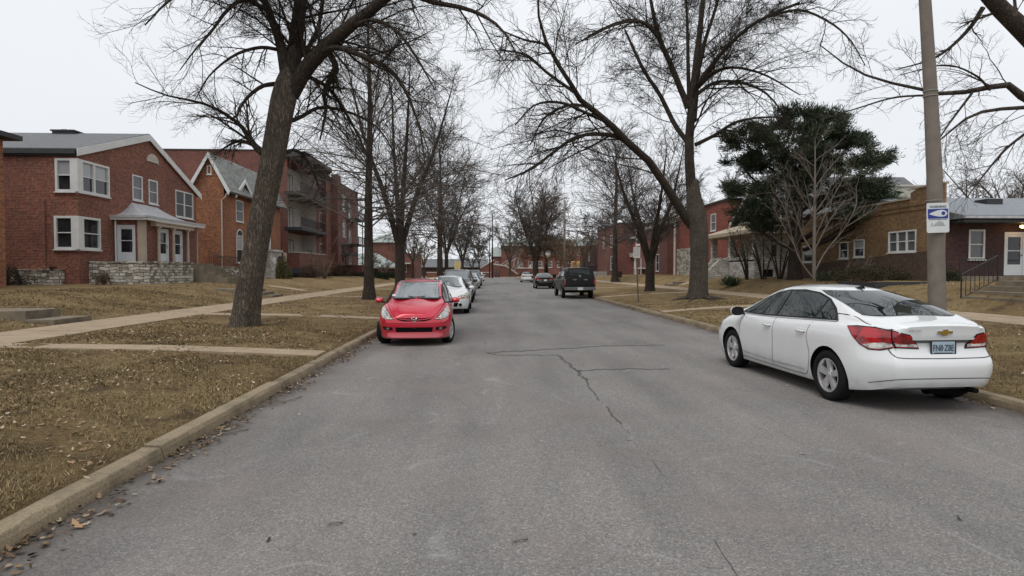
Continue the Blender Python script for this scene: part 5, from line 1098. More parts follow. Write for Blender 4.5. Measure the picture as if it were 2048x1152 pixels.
# --- the dark evergreen
def evergreen():
    D = 33; r = np.random.default_rng(71); b = W(1590, 541, D); b.z = zat(b.x, D)
    t = make_tree('evergreen_tree', 'large dark green spreading evergreen with thick dark trunk before the yellow house', 'tree', tuple(b))
    trunk_mesh(t, [(1590, 568, D, 14), (1589, 520, D, 11.5), (1592, 460, D, 10.5), (1598, 400, D, 9), (1604, 330, D, 6), (1606, 270, D, 3)], 'bark_dark', 5, .12, K=20, sides=16)
    # lobes of foliage: (px, py, depth offset, half width px, half height px)
    lobes = [(1490, 285, -1, 48, 26), (1545, 262, .5, 50, 24), (1600, 240, 0, 42, 20), (1655, 250, .5, 38, 16), (1570, 300, -2, 70, 26), (1650, 300, 1, 62, 30), (1700, 290, -.5, 44, 22), (1740, 335, -.5, 42, 20), (1690, 345, -2, 68, 26), (1620, 350, 2, 72, 30),
             (1540, 345, 1.5, 62, 26), (1480, 330, 0, 38, 22), (1500, 390, -1.5, 44, 22), (1730, 378, 0, 40, 15), (1745, 405, -1.5, 40, 14), (1775, 412, -2.2, 26, 9), (1700, 400, 1, 52, 20), (1560, 395, 2.2, 50, 24), (1500, 440, -1, 40, 20), (1640, 405, 0, 52, 20), (1530, 455, 1, 34, 16), (1720, 435, -2, 30, 10), (1600, 320, -1, 56, 26), (1640, 275, -1, 44, 18), (1590, 370, -2, 46, 18), (1545, 420, -1.5, 38, 16)]
    T_ = Tubes(); tr = W(1598, 400, D); clumps = []
    for (px, py, dy, hw, hh) in lobes:
        c = np.array(W(px, py, D + dy)); a = hw * D / F; hz = hh * D / F
        s = np.array(W(1596 + .08 * (px - 1596), min(500, py + .55 * abs(px - 1596) + 25), D))
        Lp = catmull([s, s * .45 + c * .55 + np.array([0, 0, -.25]), c], 9)[None]; T_.add(Lp, np.linspace(.11, .03, 9)[None], 6)
        n = int(16 * a * (a * .8) * hz * .85) + 5
        for _ in range(n):
            q = r.normal(size=3); q /= np.linalg.norm(q); q *= r.uniform(.25, 1) ** .5
            clumps.append((c + q * np.array([a, a * .85, hz]), c))
        sb = grow(Lp, np.linspace(.11, .03, 9)[None], 10, r, .3, 1, (30, 60), .4, 6, .05, 0, .12, .4, .012); T_.add(*sb, 4)
    T_.build('limbs', 'bark_dark', t)
    for (px, py, dy, hw, hh) in lobes:      # upswept plumes breaking the outline
        c = np.array(W(px, py, D + dy)); a = hw * D / F; hz = hh * D / F
        for _ in range(11):
            az = r.uniform(0, 6.28); d0 = np.array([math.cos(az), math.sin(az) * .8, r.uniform(-.1, .45)]); d0 /= np.linalg.norm(d0); L0 = a * r.uniform(.8, 1.12)
            for f in np.linspace(.45, 1, 6): clumps.append((c + d0 * np.array([1, 1, .75]) * L0 * f + np.array([0, 0, .25 * f * f * a]) + r.normal(size=3) * .05, c))
    C = np.array([c[0] for c in clumps]); O = np.array([c[1] for c in clumps]); n = len(C)
    # every clump is a spray of flat needle twigs fanning outwards and slightly up
    sp_ = 52; d = nrm(C - O + np.array([0, 0, .12]) + r.normal(size=(n, 3)) * .25); out = nrm(C - np.array(W(1600, 380, D))); d = nrm(d + out * .8 + np.array([0, 0, .15]))
    dd = nrm(np.repeat(d, sp_, 0) + r.normal(size=(n * sp_, 3)) * .55); b0 = np.repeat(C, sp_, 0) + r.normal(size=(n * sp_, 3)) * np.array([.17, .17, .09]); ln = r.uniform(.12, .38, (n * sp_, 1)); pr = nrm(np.cross(dd, r.normal(size=(n * sp_, 3)))) * .013
    V = np.stack([b0 - pr, b0 + dd * ln * .5 - pr * 1.5, b0 + dd * ln, b0 + dd * ln * .5 + pr * 1.5], 1).reshape(-1, 3)
    tone = np.repeat(r.uniform(.5, 1.9, (n, 1)), sp_, 0) * r.uniform(.8, 1.2, (n * sp_, 1)); pal = np.array([(.026, .041, .025), (.038, .057, .034), (.056, .069, .044), (.085, .083, .056), (.115, .1, .073)])
    cloud('foliage', V, 4, pal[r.choice(5, n * sp_, p=[.28, .3, .24, .12, .06])] * tone, M['tinted'], t)
evergreen()
# --- low plants
def spiky(px, Y, h, n, sd, lab):
    r = np.random.default_rng(sd); b = W(px, 541, Y); b.z = zat(b.x, Y); a = r.uniform(0, 6.28, n); e = r.uniform(.25, 1.4, n); d = np.stack([np.cos(a) * np.cos(e), np.sin(a) * np.cos(e), np.sin(e)], 1); c = np.array(b) + r.normal(size=(n, 3)) * np.array([.22, .22, .02])
    pr = nrm(np.cross(d, [0, 0, 1.])) * .025; L = r.uniform(.5, 1, (n, 1)) * h; mid = c + d * L * .6; tip = c + d * L + np.array([0, 0, -.12]) * L
    V = np.stack([c - pr * .6, mid - pr, tip, mid + pr], 1).reshape(-1, 3); o = cloud('spiky_plant', V, 4, np.array([(.055, .09, .05)]) * r.uniform(.5, 1.5, (n, 1)), M['tinted']); tag(o, lab, 'plant', 'spiky green plants in the right front yards')
spiky(1462, 36, 1.0, 260, 1, 'dark green spiky yucca left of the bare shrubs'); spiky(1655, 29.5, .75, 300, 2, 'dark green spiky plant at the foot of the sapling')
def bush(name, px, Y, w_, d_, h, n, leaf, pal, sd, lab, cat='shrub', group=None, box=False, X=None, zb=None):
    r = np.random.default_rng(sd); b = W(px, 541, Y); b.z = zat(b.x, Y) if zb is None else zb; t = empty(name, tuple(b), lab, cat, group)
    if box: P = r.uniform(-1, 1, (n, 3)) * np.array([w_ / 2, d_ / 2, h / 2]) + np.array([0, 0, h / 2]); P += r.normal(size=P.shape) * .04
    else:
        P = nrm(r.normal(size=(n, 3))) * r.uniform(.5, 1, (n, 1)) ** .6; P[:, 2] = np.abs(P[:, 2]); P *= 1 + .18 * np.sin(P[:, :1] * 7 + P[:, 1:2] * 5); P *= np.array([w_ / 2, d_ / 2, h])
    P += np.array(b); u = nrm(r.normal(size=(n, 3))) * leaf; v = nrm(r.normal(size=(n, 3))) * leaf * .6; V = np.stack([P - u, P + v, P + u, P - v], 1).reshape(-1, 3); pal = np.array(pal)
    cloud('foliage', V, 4, pal[r.integers(0, len(pal), n)] * r.uniform(.6, 1.4, (n, 1)), M['tinted'], t)
    S = nrm(np.stack([r.normal(size=60), r.normal(size=60), np.abs(r.normal(size=60)) + .8], 1)) * np.array([w_ * .45, d_ * .45, h * .9]); T_ = Tubes(); c = np.array(b); T_.add(np.stack([c + S * f * np.array([1, 1, 1]) + np.array([r.uniform(-.3, .3) * w_ * 0, 0, 0]) for f in (0., .5, 1.)], 1), np.tile([.02, .014, .008], (60, 1)), 3); T_.build('twigs', 'twig_brown', t)
DG = [(.02, .03, .015), (.028, .038, .02)]; BR = [(.09, .055, .035), (.06, .04, .028), (.12, .08, .05)]; OL = [(.10, .10, .045), (.14, .12, .05), (.07, .08, .035)]
bush('hedge', 597, 57.5, 3.0, 1.2, .95, 5000, .06, DG, 1, 'clipped dark green hedge under the dark blue balcony base', 'hedge', box=True, zb=.45)
bush('brown_shrub', 627, 57, 3.2, 2.2, 1.5, 7000, .035, BR, 2, 'brown twiggy bush right of the dark clipped hedge')
bush('hedge', 705, 74, 9, 1.3, 1.1, 7000, .08, DG, 3, 'long low dark hedge before the apartment entrance', 'hedge', box=True, zb=.3)
bush('hedge', 760, 84, 5.5, 1.3, 1.2, 4000, .09, DG, 4, 'dark hedge before the pale-roofed pavilion', 'hedge', box=True, zb=.2)
bush('olive_shrub', 566, 50, 1.3, 1.3, 1.7, 3500, .05, OL, 5, 'yellow-green upright bush beside the stone entry block')
bush('dark_shrub', 12, 27.5, 2.2, 1.4, .9, 4500, .03, [(.05, .04, .03), (.035, .03, .025)], 6, 'dark bare bush against the stone facing at the left edge')
bush('dead_bush', 208, 29.2, .9, .5, .6, 1500, .022, BR, 7, 'small dead bush against the terrace wall corner')
bush('evergreen_shrub', 1735, 27.2, 4.6, 1.2, .75, 7000, .035, DG + BR[:1], 8, 'low dark foundation hedge under the yellow house windows', 'hedge')
bush('evergreen_shrub', 1900, 23.6, .9, .8, .55, 1800, .03, DG, 9, 'small dark bush right behind the pole')
bush('brown_shrub', 680, 72, 2.6, 1.6, 1.6, 3500, .05, BR, 10, 'brown bush left of the apartment entrance')
m = MB(); p = W(1805, 541, 23.2); m.box(p.x - 1.2, p.x + 1.6, 23.1, 23.3, .9, 1.22); m.box(p.x - 1.2, p.x - 1.0, 23.3, 25.6, .9, 1.2); tag(m.build('planter_edging', M['dark_trim']), 'dark low timber edging of the bed before the yellow house', 'edging')
for px, Y, h, sd, lab in ((650, 55, 3.9, 81, 'slim bare young tree in front of the apartment wall'), (742, 86, 5.5, 82, 'thin upright bare tree right of the dark straight trunk'), (770, 80, 3.6, 83, 'small white-stemmed branching tree before the pale roof')):
    tree('young_tree', lab, px, Y, .5, h, .06, 'round', sd, 'young trees before the apartment block', twig='twig_pale' if sd == 83 else 'twig_brown', bark='twig_pale' if sd == 83 else 'bark_dark', fork=.15, dens=.7, sub=2)
# ---------------- vehicles ----------------
def paint(name, c, metal=0., rough=.35, coat=1.):
    m, t, b = nt(name); b.inputs['Coat Weight'].default_value = coat; b.inputs['Specular IOR Level'].default_value = .2 + .3 * coat; b.inputs['Coat Roughness'].default_value = .03; b.inputs['Roughness'].default_value = rough; b.inputs['Metallic'].default_value = metal
    p = pos(t, True); s = t.nodes.new('ShaderNodeSeparateXYZ'); t.links.new(p, s.inputs[0])
    h = mth(t, 'ADD', s.outputs[2], mth(t, 'MULTIPLY', mth(t, 'SUBTRACT', noise(t, p, 5, 5), .5), .35)); dirt = ramp(t, h, [(.2, (.4, .4, .4)), (.38, (.05, .05, .05)), (.5, (0, 0, 0))])
    t.links.new(mixc(t, dirt, c, (.12, .11, .10)), b.inputs['Base Color']); bump(t, b, noise(t, p, 1.2, 2), .03, .01); M[name] = m
paint('paint_white', (.70, .71, .71)); paint('paint_red', (.55, .011, .036), .2, .3); paint('paint_truck', (.004, .004, .005), coat=.12); paint('paint_navy', (.014, .02, .036), .3); paint('paint_black', (.004, .004, .005), coat=.35); paint('paint_silver', (.35, .37, .38), .6); paint('paint_grey', (.09, .095, .10), .5)
plain('car_black', (.008, .008, .009), .5, .1, 6, spec=.25); plain('rubber', (.012, .012, .012), .85, .2, 12, spec=.15); plain('arch_dark', (.006, .006, .006), .95, .1, 4, spec=.1)
m_, t_, b_ = nt('car_glass'); b_.inputs['Base Color'].default_value = (.008, .013, .013, 1); b_.inputs['Roughness'].default_value = .015; b_.inputs['Specular IOR Level'].default_value = .5; b_.inputs['Coat Weight'].default_value = .0; b_.inputs['Coat Roughness'].default_value = .01; M['car_glass'] = m_
m_, t_, b_ = nt('windscreen_glass'); b_.inputs['Base Color'].default_value = (.075, .095, .10, 1); b_.inputs['Roughness'].default_value = .015; b_.inputs['IOR'].default_value = 1.9; b_.inputs['Specular IOR Level'].default_value = .9; b_.inputs['Coat Weight'].default_value = 1; b_.inputs['Coat Roughness'].default_value = .01; M['windscreen_glass'] = m_
plain('alloy', (.6, .6, .61), .32, .08, 6, metal=.7); plain('chrome', (.6, .6, .6), .15, .05, 5, metal=1); plain('gold_emblem', (.42, .27, .06), .3, .1, 5, metal=.8); plain('seam', (.03, .03, .032), .7, .1, 5)
def lensm(name, c, stripes=0):
    m, t, b = nt(name); p = pos(t, True); w_ = N(t, 'TexVoronoi', Scale=26.); t.links.new(p, w_.inputs['Vector']); n = noise(t, p, 9, 2)
    t.links.new(mixc(t, ramp(t, n, [(.4, (0, 0, 0)), (.62, (1, 1, 1))]), [x * .55 for x in c], [min(1, x * 1.5) for x in c]), b.inputs['Base Color']); b.inputs['Roughness'].default_value = .08; b.inputs['Coat Weight'].default_value = 1; b.inputs['Coat Roughness'].default_value = .02; bump(t, b, w_.outputs[0], .25, .01); M[name] = m
lensm('lens_red', (.30, .003, .007)); lensm('lens_clear', (.38, .36, .34)); lensm('lens_amber', (.5, .13, .03)); lensm('lens_head', (.36, .345, .30))
def plate_m():
    plain('plate_blue', (.34, .44, .50), .4, .1, 12); plain('plate_white', (.6, .6, .58), .4, .1, 12)
plate_m()
def clip_poly(P, y, keep_less, ax=0):
    out = []
    for i in range(len(P)):
        a, b_ = P[i], P[(i + 1) % len(P)]; ia = (a[ax] <= y) == keep_less; ib = (b_[ax] <= y) == keep_less
        if ia: out.append(a)
        if ia != ib:
            t = (y - a[ax]) / (b_[ax] - a[ax]); out.append((a[0] + (b_[0] - a[0]) * t, a[1] + (b_[1] - a[1]) * t))
    return out
def inset(P, d):
    n = len(P); A = sum(P[i][0] * P[(i+1) % n][1] - P[(i+1) % n][0] * P[i][1] for i in range(n)); s = 1 if A > 0 else -1; out = []
    for i in range(n):
        p0, p, p1 = Vector(P[i-1]), Vector(P[i]), Vector(P[(i+1) % n]); a = (p - p0).normalized(); b_ = (p1 - p).normalized(); nn = (Vector((-a.y, a.x)) + Vector((-b_.y, b_.x)))
        k = nn.length; nn = nn / k if k > 1e-6 else Vector((-a.y, a.x)); c = max(.35, nn.dot(Vector((-a.y, a.x)))); q = p + nn * (s * d / c); out.append((q.x, q.y))
    return out
S2 = .70710678
PROJ = {'rear': ((0, 1, 0), (1, 0, 0), (0, 0, 1)), 'front': ((0, -1, 0), (1, 0, 0), (0, 0, 1)), 'sideR': ((-1, 0, 0), (0, 1, 0), (0, 0, 1)), 'sideL': ((1, 0, 0), (0, 1, 0), (0, 0, 1)), 'top': ((0, 0, -1), (1, 0, 0), (0, 1, 0)),
        'rearL': ((S2, S2, 0), (S2, -S2, 0), (0, 0, 1)), 'rearR': ((-S2, S2, 0), (-S2, -S2, 0), (0, 0, 1)), 'frontR': ((-S2, -S2, 0), (-S2, S2, 0), (0, 0, 1)), 'frontL': ((S2, -S2, 0), (S2, S2, 0), (0, 0, 1))}
class Car:
    def __init__(s, name, label, loc, rz, cat='car', group=None, **k):
        s.root = empty(name, loc, label, cat, group, rz); s.k = k; s.body(**k)
    def body(s, L, zt, zs, ws, wt, wm, zm, zb, wr, rear, front, mat, wheels, wr_in=.045, bul=(.09, .10), rr=(.45, .5), endw=(.8, .76), wheel_r=.33, arch=.045, boolean=True, square=0, roofp=None, hi=58, rexp=3, steer=0, **kx):
        zt, zs, ws, wt, zb, rear, front = map(pc, (zt, zs, ws, wt, zb, rear, front)); s.L = L; H = L / 2; m = bmesh.new()
        st = sorted(set(list(-H + np.array([0, .03, .08, .15, .24, .35])) + list(np.linspace(-H + .45, H - .5, hi - 12)) + list(H - np.array([.38, .26, .17, .09, .04, 0]))))
        def sec(y):
            dr = y + H; df = H - y; k = 1
            if dr < rr[0]: k = endw[0] + (1 - endw[0]) * (1 - (1 - dr / rr[0]) ** rexp)
            if df < rr[1]: k = min(k, endw[1] + (1 - endw[1]) * (1 - (1 - df / rr[1]) ** 3))
            b0, a, W1, T1, zz = zb(y), zs(y), ws(y) * 1, wt(y), zt(y); zmm = min(zm, a - .06)
            lo = catmull([(wr - .02, b0 + .0), (wr, b0 + .05), (wr + (wm - wr) * .75, (b0 + zmm) / 2 + .02), (wm, zmm), ((wm + W1) / 2 + .022, (zmm + a) / 2 + .04), (W1, a)], 15)
            h = max(zz - a, .012); rc = min(.17, .33 * h + .01)
            c_ = (T1, zz - rc) if h > .2 else (T1, a + h * .7)
            if square: up = catmull([(W1, a), (W1 - .02, a + .02 * min(1, h * 4)), (T1 + (W1 - T1) * .3, a + h * .55), (T1 + .01, zz - rc), (T1 - .07, zz - rc * .2), (T1 * .5, zz - .01), (0, zz)], 22)
            else: up = catmull([(W1, a), (W1 - .03, a + min(.022, h * .4)), (W1 - .03 - (W1 - .03 - T1) * .5, a + (c_[1] - a) * .5 + .01 * min(1, h)), c_, (T1 * .84, zz - rc * .35), (T1 * .45, zz - .012 * min(1, h * 2)), (0, zz)], 22)
            P = [(0, b0)] + [(wr * .5, b0)] + [tuple(q) for q in lo] + [tuple(q) for q in up[1:]]
            return [(x * k, z) for x, z in P]
        We = wm; rings = []
        for y in st:
            ring = []
            for x, z in sec(y):
                yy = y; dr = y + H; df = H - y
                if dr < .8: f = (1 - dr / .8); yy += rear(z) * f * f ** .3 + bul[0] * (min(abs(x), We) / We) ** 2.6 * f * 1.0
                if df < .8: f = (1 - df / .8); yy -= front(z) * f * f ** .3 + bul[1] * (min(abs(x), We) / We) ** 2.6 * f * 1.0
                ring.append((x, yy, z))
            rings.append(ring)
        K = len(rings[0]); VR = [[m.verts.new(p) for p in r] for r in rings]; VL = [[VR[i][k] if k in (0, K - 1) else m.verts.new((-p[0], p[1], p[2])) for k, p in enumerate(r)] for i, r in enumerate(rings)]
        for i in range(len(st) - 1):
            for k in range(K - 1):
                for V, fl in ((VR, 0), (VL, 1)):
                    f = [V[i][k], V[i][k+1], V[i+1][k+1], V[i+1][k]]; m.faces.new(f[::-1] if fl else f)
        nc = 14
        for i, sg in ((0, 1), (len(st) - 1, -1)):
            rows = []
            for k in range(K):
                if k in (0, K - 1): rows.append([VR[i][k]] * (nc + 1)); continue
                x0, _, z = rings[i][k]; row = [VR[i][k]]
                for c in range(1, nc):
                    x = x0 * (1 - 2 * c / nc); y = st[i] + sg * ((rear if i == 0 else front)(z) + bul[0 if i == 0 else 1] * (min(abs(x), We) / We) ** 2.6); row.append(m.verts.new((x, y, z)))
                rows.append(row + [VL[i][k]])
            for k in range(K - 1):
                for c in range(nc):
                    q = []
                    for v in (rows[k][c], rows[k][c+1], rows[k+1][c+1], rows[k+1][c]):
                        if v not in q: q.append(v)
                    if len(q) > 2:
                        try: m.faces.new(q if sg < 0 else q[::-1])
                        except ValueError: pass
        bmesh.ops.remove_doubles(m, verts=m.verts, dist=.0004); bmesh.ops.recalc_face_normals(m, faces=m.faces)
        me = bpy.data.meshes.new('body'); m.to_mesh(me); m.free(); me.materials.append(M[mat]); me.materials.append(M['arch_dark']); o = link('body', me, s.root, True, world=False)
        s.bo = o; s.wheel_y = wheels[:2]; s.wr_ = wheel_r
        ra = wheel_r + arch
        if boolean:
            cm = MB()
            for wy in wheels[:2]:
                for sx in (-1, 1):
                    cm.lathe([(0, 0), (ra, 0), (ra, .34), (0, .34)], lambda x, y, h, wy=wy, sx=sx: (sx * (wm - .28 + h), wy + x, wheel_r + .01 + y), 40)
            co = cm.build('cutter', M['arch_dark'], None, world=False); bm_ = bmesh.new(); bm_.from_mesh(co.data); bmesh.ops.remove_doubles(bm_, verts=bm_.verts, dist=1e-4); bmesh.ops.recalc_face_normals(bm_, faces=bm_.faces); bm_.to_mesh(co.data); bm_.free()
            md = o.modifiers.new('x', 'BOOLEAN'); md.object = co; md.operation = 'DIFFERENCE'; md.solver = 'EXACT'
            co.location = s.root.location; co.rotation_euler = s.root.rotation_euler; bpy.context.view_layer.update()
            dg = bpy.context.evaluated_depsgraph_get(); nm = bpy.data.meshes.new_from_object(o.evaluated_get(dg)); o.modifiers.clear(); o.data = nm; bpy.data.objects.remove(co)
            mi = []
            for p in nm.polygons:
                c = p.center; q = 0
                for wy in wheels[:2]:
                    d = math.hypot(c.y - wy, c.z - wheel_r - .01)
                    if abs(c.x) > wm - .30 and (abs(d - ra) < .006 or (d < ra - .001 and abs(abs(c.x) - (wm - .28)) < .004)) and abs(p.normal.x) < .5 or (d < ra and abs(c.x) < wm - .275 and abs(c.x) > wm - .285): q = 1
                mi.append(q)
            if len(nm.materials) < 2: nm.materials.append(M['arch_dark'])
            nm.polygons.foreach_set('material_index', mi); nm.set_sharp_from_angle(angle=R(52))
            fl = MB()  # rolled lips of the wheel arches
        s.refresh(); s.wm = wm; s.ra = ra
        for wy in wheels[:2]:
            for sx in (1, -1): s.wheel(wy, sx, wheels[2] if len(wheels) > 2 else 0, steer if wy > 0 else 0)
    def refresh(s):
        me = s.bo.data; s.bvh = BVHTree.FromPolygons([v.co.copy() for v in me.vertices], [tuple(p.vertices) for p in me.polygons])
    def cast(s, u, v, pr, off):
        D, U, V = (Vector(a) for a in PROJ[pr]); h = s.bvh.ray_cast(U * u + V * v - D * 6, D)
        if h[0] is None: return None
        n = h[1]; n = -n if n.dot(D) > 0 else n
        return h[0] + n * off
    def patch(s, name, P, pr, mat, off=.004, d=.05, parent=None, seg=.06, smooth=True, label=None, fit=0):
        Q = []
        for i in range(len(P)):
            a, b_ = Vector(P[i]), Vector(P[(i + 1) % len(P)]); n = max(1, int((b_ - a).length / seg))
            for j in range(n): Q.append(a.lerp(b_, j / n))
        xs = [q.x for q in Q]; ys = [q.y for q in Q]; pts = list(Q); nq = len(Q)
        gx = np.arange(min(xs) + d / 2, max(xs), d); gy = np.arange(min(ys) + d / 2, max(ys), d)
        def inside(p):
            c = False
            for i in range(nq):
                a, b_ = Q[i], Q[i - 1]
                if (a.y > p.y) != (b_.y > p.y) and p.x < (b_.x - a.x) * (p.y - a.y) / (b_.y - a.y) + a.x: c = not c
            return c
        for x in gx:
            for y in gy:
                p = Vector((x, y))
                if inside(p) and min((p - q).length for q in Q) > d * .35: pts.append(p)
        vs, _, fs, *_r = delaunay_2d_cdt(pts, [(i, (i + 1) % nq) for i in range(nq)], [], 1, 1e-5)
        v3 = [s.cast(v.x, v.y, pr, off if not fit else 0.) for v in vs]; m = MB(); mp = {}
        if fit:   # one smooth pane through the cast points
            D_, U_, V_ = (Vector(a) for a in PROJ[pr]); ok = [i for i, v in enumerate(v3) if v is not None]; q = np.array([(vs[i].x, vs[i].y, v3[i].dot(D_)) for i in ok]); cx, cy = q[:, 0].mean(), q[:, 1].mean(); X_, Y_ = q[:, 0] - cx, q[:, 1] - cy
            if fit == 'last': cx, cy, co, sh0, dg_ = s.lf; X_, Y_ = q[:, 0] - cx, q[:, 1] - cy
            else: dg_ = fit
            Bm = np.stack([X_ ** i * Y_ ** j for i in range(dg_ + 1) for j in range(dg_ + 1 - i)], 1)
            if fit != 'last': co = np.linalg.lstsq(Bm, q[:, 2], rcond=None)[0]; sh0 = min(.04, max(0, float(np.percentile(Bm @ co - q[:, 2], 98)))); s.lf = (cx, cy, co, sh0, dg_)
            ft = Bm @ co; sh = sh0 + off
            for k_, i in enumerate(ok): v3[i] = U_ * vs[i].x + V_ * vs[i].y + D_ * float(ft[k_] - sh)
        for i, v in enumerate(v3):
            if v is not None: mp[i] = len(m.v); m.v.append(tuple(v))
        D = Vector(PROJ[pr][0])
        for f in fs:
            if all(i in mp for i in f):
                a, b_, c = (Vector(m.v[mp[i]]) for i in f[:3]); ff = tuple(mp[i] for i in f)
                if (b_ - a).cross(c - a).dot(D) > 0: ff = ff[::-1]
                m.f.append(ff); m.m.append(0)
        o = m.build(name, M[mat], parent or s.root, smooth, world=False)
        if label: o['label'] = label
        return o
    def both(s, name, P, pr, mat, **k): return [s.patch(name, P, pr + c, mat, **k) for c in 'LR']
    def strip(s, name, pts, pr, mat='seam', w_=.006, off=.003, n=None, parent=None, build=True, m=None):
        C = catmull(pts, n or max(3, int(sum(math.dist(a, b_) for a, b_ in zip(pts[:-1], pts[1:])) / .04))) if len(pts) > 2 else np.array([np.array(pts[0]) + (np.array(pts[1]) - np.array(pts[0])) * t for t in np.linspace(0, 1, 12)])
        m = m or MB(); prev = None
        for i, p in enumerate(C):
            t = C[min(i + 1, len(C) - 1)] - C[max(i - 1, 0)]; t = t / (np.linalg.norm(t) + 1e-9); q = np.array([-t[1], t[0]]) * w_ / 2
            a = s.cast(*(p + q), pr, off); b_ = s.cast(*(p - q), pr, off)
            if a is None or b_ is None: prev = None; continue
            if prev and (a - prev[0]).length < .25: m.face([prev[0], prev[1], b_, a])
            prev = (a, b_)
        return m.build(name, M[mat], parent or s.root, world=False) if build else m
    def wheel(s, wy, sx, style, steer=0):
        r, wd = s.wr_, .2; e = Euler((0, 0, steer)); c = Vector((sx * (s.wm - .115), wy, r))
        def T(x, y, h): return c + e.to_matrix() @ Vector((sx * h, x, y))
        m = MB(); m.lathe([(r * .66, -.09), (r * .80, -.1), (r * .93, -.1), (r * .985, -.085), (r, -.05), (r, .05), (r * .985, .082), (r * .93, .1), (r * .82, .103), (r * .70, .095), (r * .655, .08)], T, 40)
        for k in (-.03, .03): m.lathe([(r + .001, k - .004), (r + .001, k + .004)], T, 40)
        o = m.build('wheel', M['rubber'], s.root, True, world=False)
        q = MB(); ro = r * .66; q.lathe([(ro, .082), (ro * 1.02, .088), (ro * .93, .086), (ro * .9, .06), (ro * .9, -.05)], T, 36)
        q.lathe([(0, .075), (.028, .075), (.045, .065), (.062, .04), (.062, -.02)], T, 20)
        ns = 5
        for k in range(ns):
            a = 2 * math.pi * k / ns + .3
            ca, sa = math.cos(a), math.sin(a)
            def S(u, v, h): return T(u * ca - v * sa, u * sa + v * ca, h)
            w0, w1 = (.036, .052) if style == 0 else (.045, .03)
            q.hexa([S(.03, -w0, .03), S(ro * .93, -w1, .045), S(ro * .93, w1, .045), S(.03, w0, .03), S(.03, -w0 * .8, .066), S(ro * .94, -w1 * .8, .083), S(ro * .94, w1 * .8, .083), S(.03, w0 * .8, .066)])
        q.build('rim', M['alloy' if style < 2 else 'galvanised'], o, True, world=False, angle=35)
        g = MB(); g.lathe([(0, .0), (ro * .9, .0)], T, 24); g.lathe([(ro * .3, .012), (ro * .62, .012)], T, 24); g.build('brake', M['arch_dark'], o, world=False)
    def mirrors(s, y, z, x, mat, size=(.11, .075, .09)):
        for sx in (-1, 1):
            m = MB(); c = Vector((sx * (x + .10), y, z)); rows = []
            n, k = 8, 14
            for i in range(n + 1):
                f = i / n; yy = -.045 + f * .13; rr = math.sqrt(max(.0, 1 - (max(0, f - .12) / .88) ** 2.2))
                rows.append([tuple(c + Vector((size[0] * rr * math.copysign(abs(math.cos(a)) ** .75, math.cos(a)) * (1 if sx > 0 else 1), yy, size[1] * rr * math.copysign(abs(math.sin(a)) ** .75, math.sin(a))))) for a in np.arange(k) * 2 * np.pi / k])
            b_ = 0
            for r_ in rows: m.v += r_
            for i in range(n):
                for q in range(k): q2 = (q + 1) % k; m.f.append((i*k+q, i*k+q2, (i+1)*k+q2, (i+1)*k+q)); m.m.append(0)
            m.f.append(tuple(range(k))); m.m.append(1)
            m.hexa([tuple(Vector((sx * (x - .05), y + .0, z - .07)) + Vector(p)) for p in ((0, 0, 0), (sx * .12, 0, .02), (sx * .12, .05, .02), (0, .06, 0), (0, 0, .04), (sx * .12, 0, .06), (sx * .12, .05, .06), (0, .06, .04))], 1)
            m.build('door_mirror', [M[mat], M['car_black']], s.root, True, world=False, angle=50)
    def sideglass(s, P, splits, pillar=.05, ins=.022, trim='car_black'):
        for c in 'LR':
            s.patch('window_trim', P, 'side' + c, trim, off=.004, d=.05, fit=4)
            ys = [9] + splits + [-9]
            for a, b_ in zip(ys[:-1], ys[1:]):
                q = clip_poly(clip_poly(P, a, True), b_, False)
                if len(q) < 3: continue
                q = inset(q, ins); s.patch('side_window', q, 'side' + c, 'car_glass', off=.008, d=.05, fit='last')
    def plate(s, x, z, pr, mat, text=None, w_=.3, h=.15, tilt=0):
        p = s.cast(x, z, pr, .012); D = Vector(PROJ[pr][0]); m = MB(); y = p.y; sg = -1 if pr == 'rear' else 1
        m.box(p.x - w_/2, p.x + w_/2, min(y, y + sg * .012), max(y, y + sg * .012), z - h/2, z + h/2)
        o = m.build('number_plate', M[mat], s.root, bevel=.004, world=False)
        f = MB(); a, b_ = y + sg * .006, y + sg * .017; a, b_ = min(a, b_), max(a, b_)
        f.box(p.x - w_/2 - .008, p.x - w_/2 + .004, a, b_, z - h/2 - .008, z + h/2 + .004); f.box(p.x + w_/2 - .004, p.x + w_/2 + .008, a, b_, z - h/2 - .008, z + h/2 + .004); f.box(p.x - w_/2, p.x + w_/2, a, b_, z - h/2 - .008, z - h/2 + .012); f.build('plate_frame', M['car_black'], o, world=False)
        if text: lettering(text, .10, (p.x, y + sg * .014, z - .03), 'sign_ink', o, R(90), 0 if pr == 'rear' else R(180), xs=.72)
        return o, y + sg * .014
def lettering(txt, size, loc, mat, parent, rx=R(90), rz=0, xs=1., ext=.0015, shear=0, align='CENTER'):
    c = bpy.data.curves.new('lettering', 'FONT'); c.body = txt; c.size = size; c.extrude = ext; c.align_x = align; c.shear = shear; c.offset = size * .012
    o = bpy.data.objects.new('tmp', c); col.objects.link(o); bpy.context.view_layer.update(); me = bpy.data.meshes.new_from_object(o.evaluated_get(bpy.context.evaluated_depsgraph_get())); bpy.data.objects.remove(o)
    me.name = 'lettering'; me.materials.clear(); me.materials.append(M[mat]); me.transform(Matrix.Translation(loc) @ Euler((rx, 0, rz)).to_matrix().to_4x4() @ Matrix.Diagonal((xs, 1, 1, 1)))
    return link('lettering', me, parent, world=False)

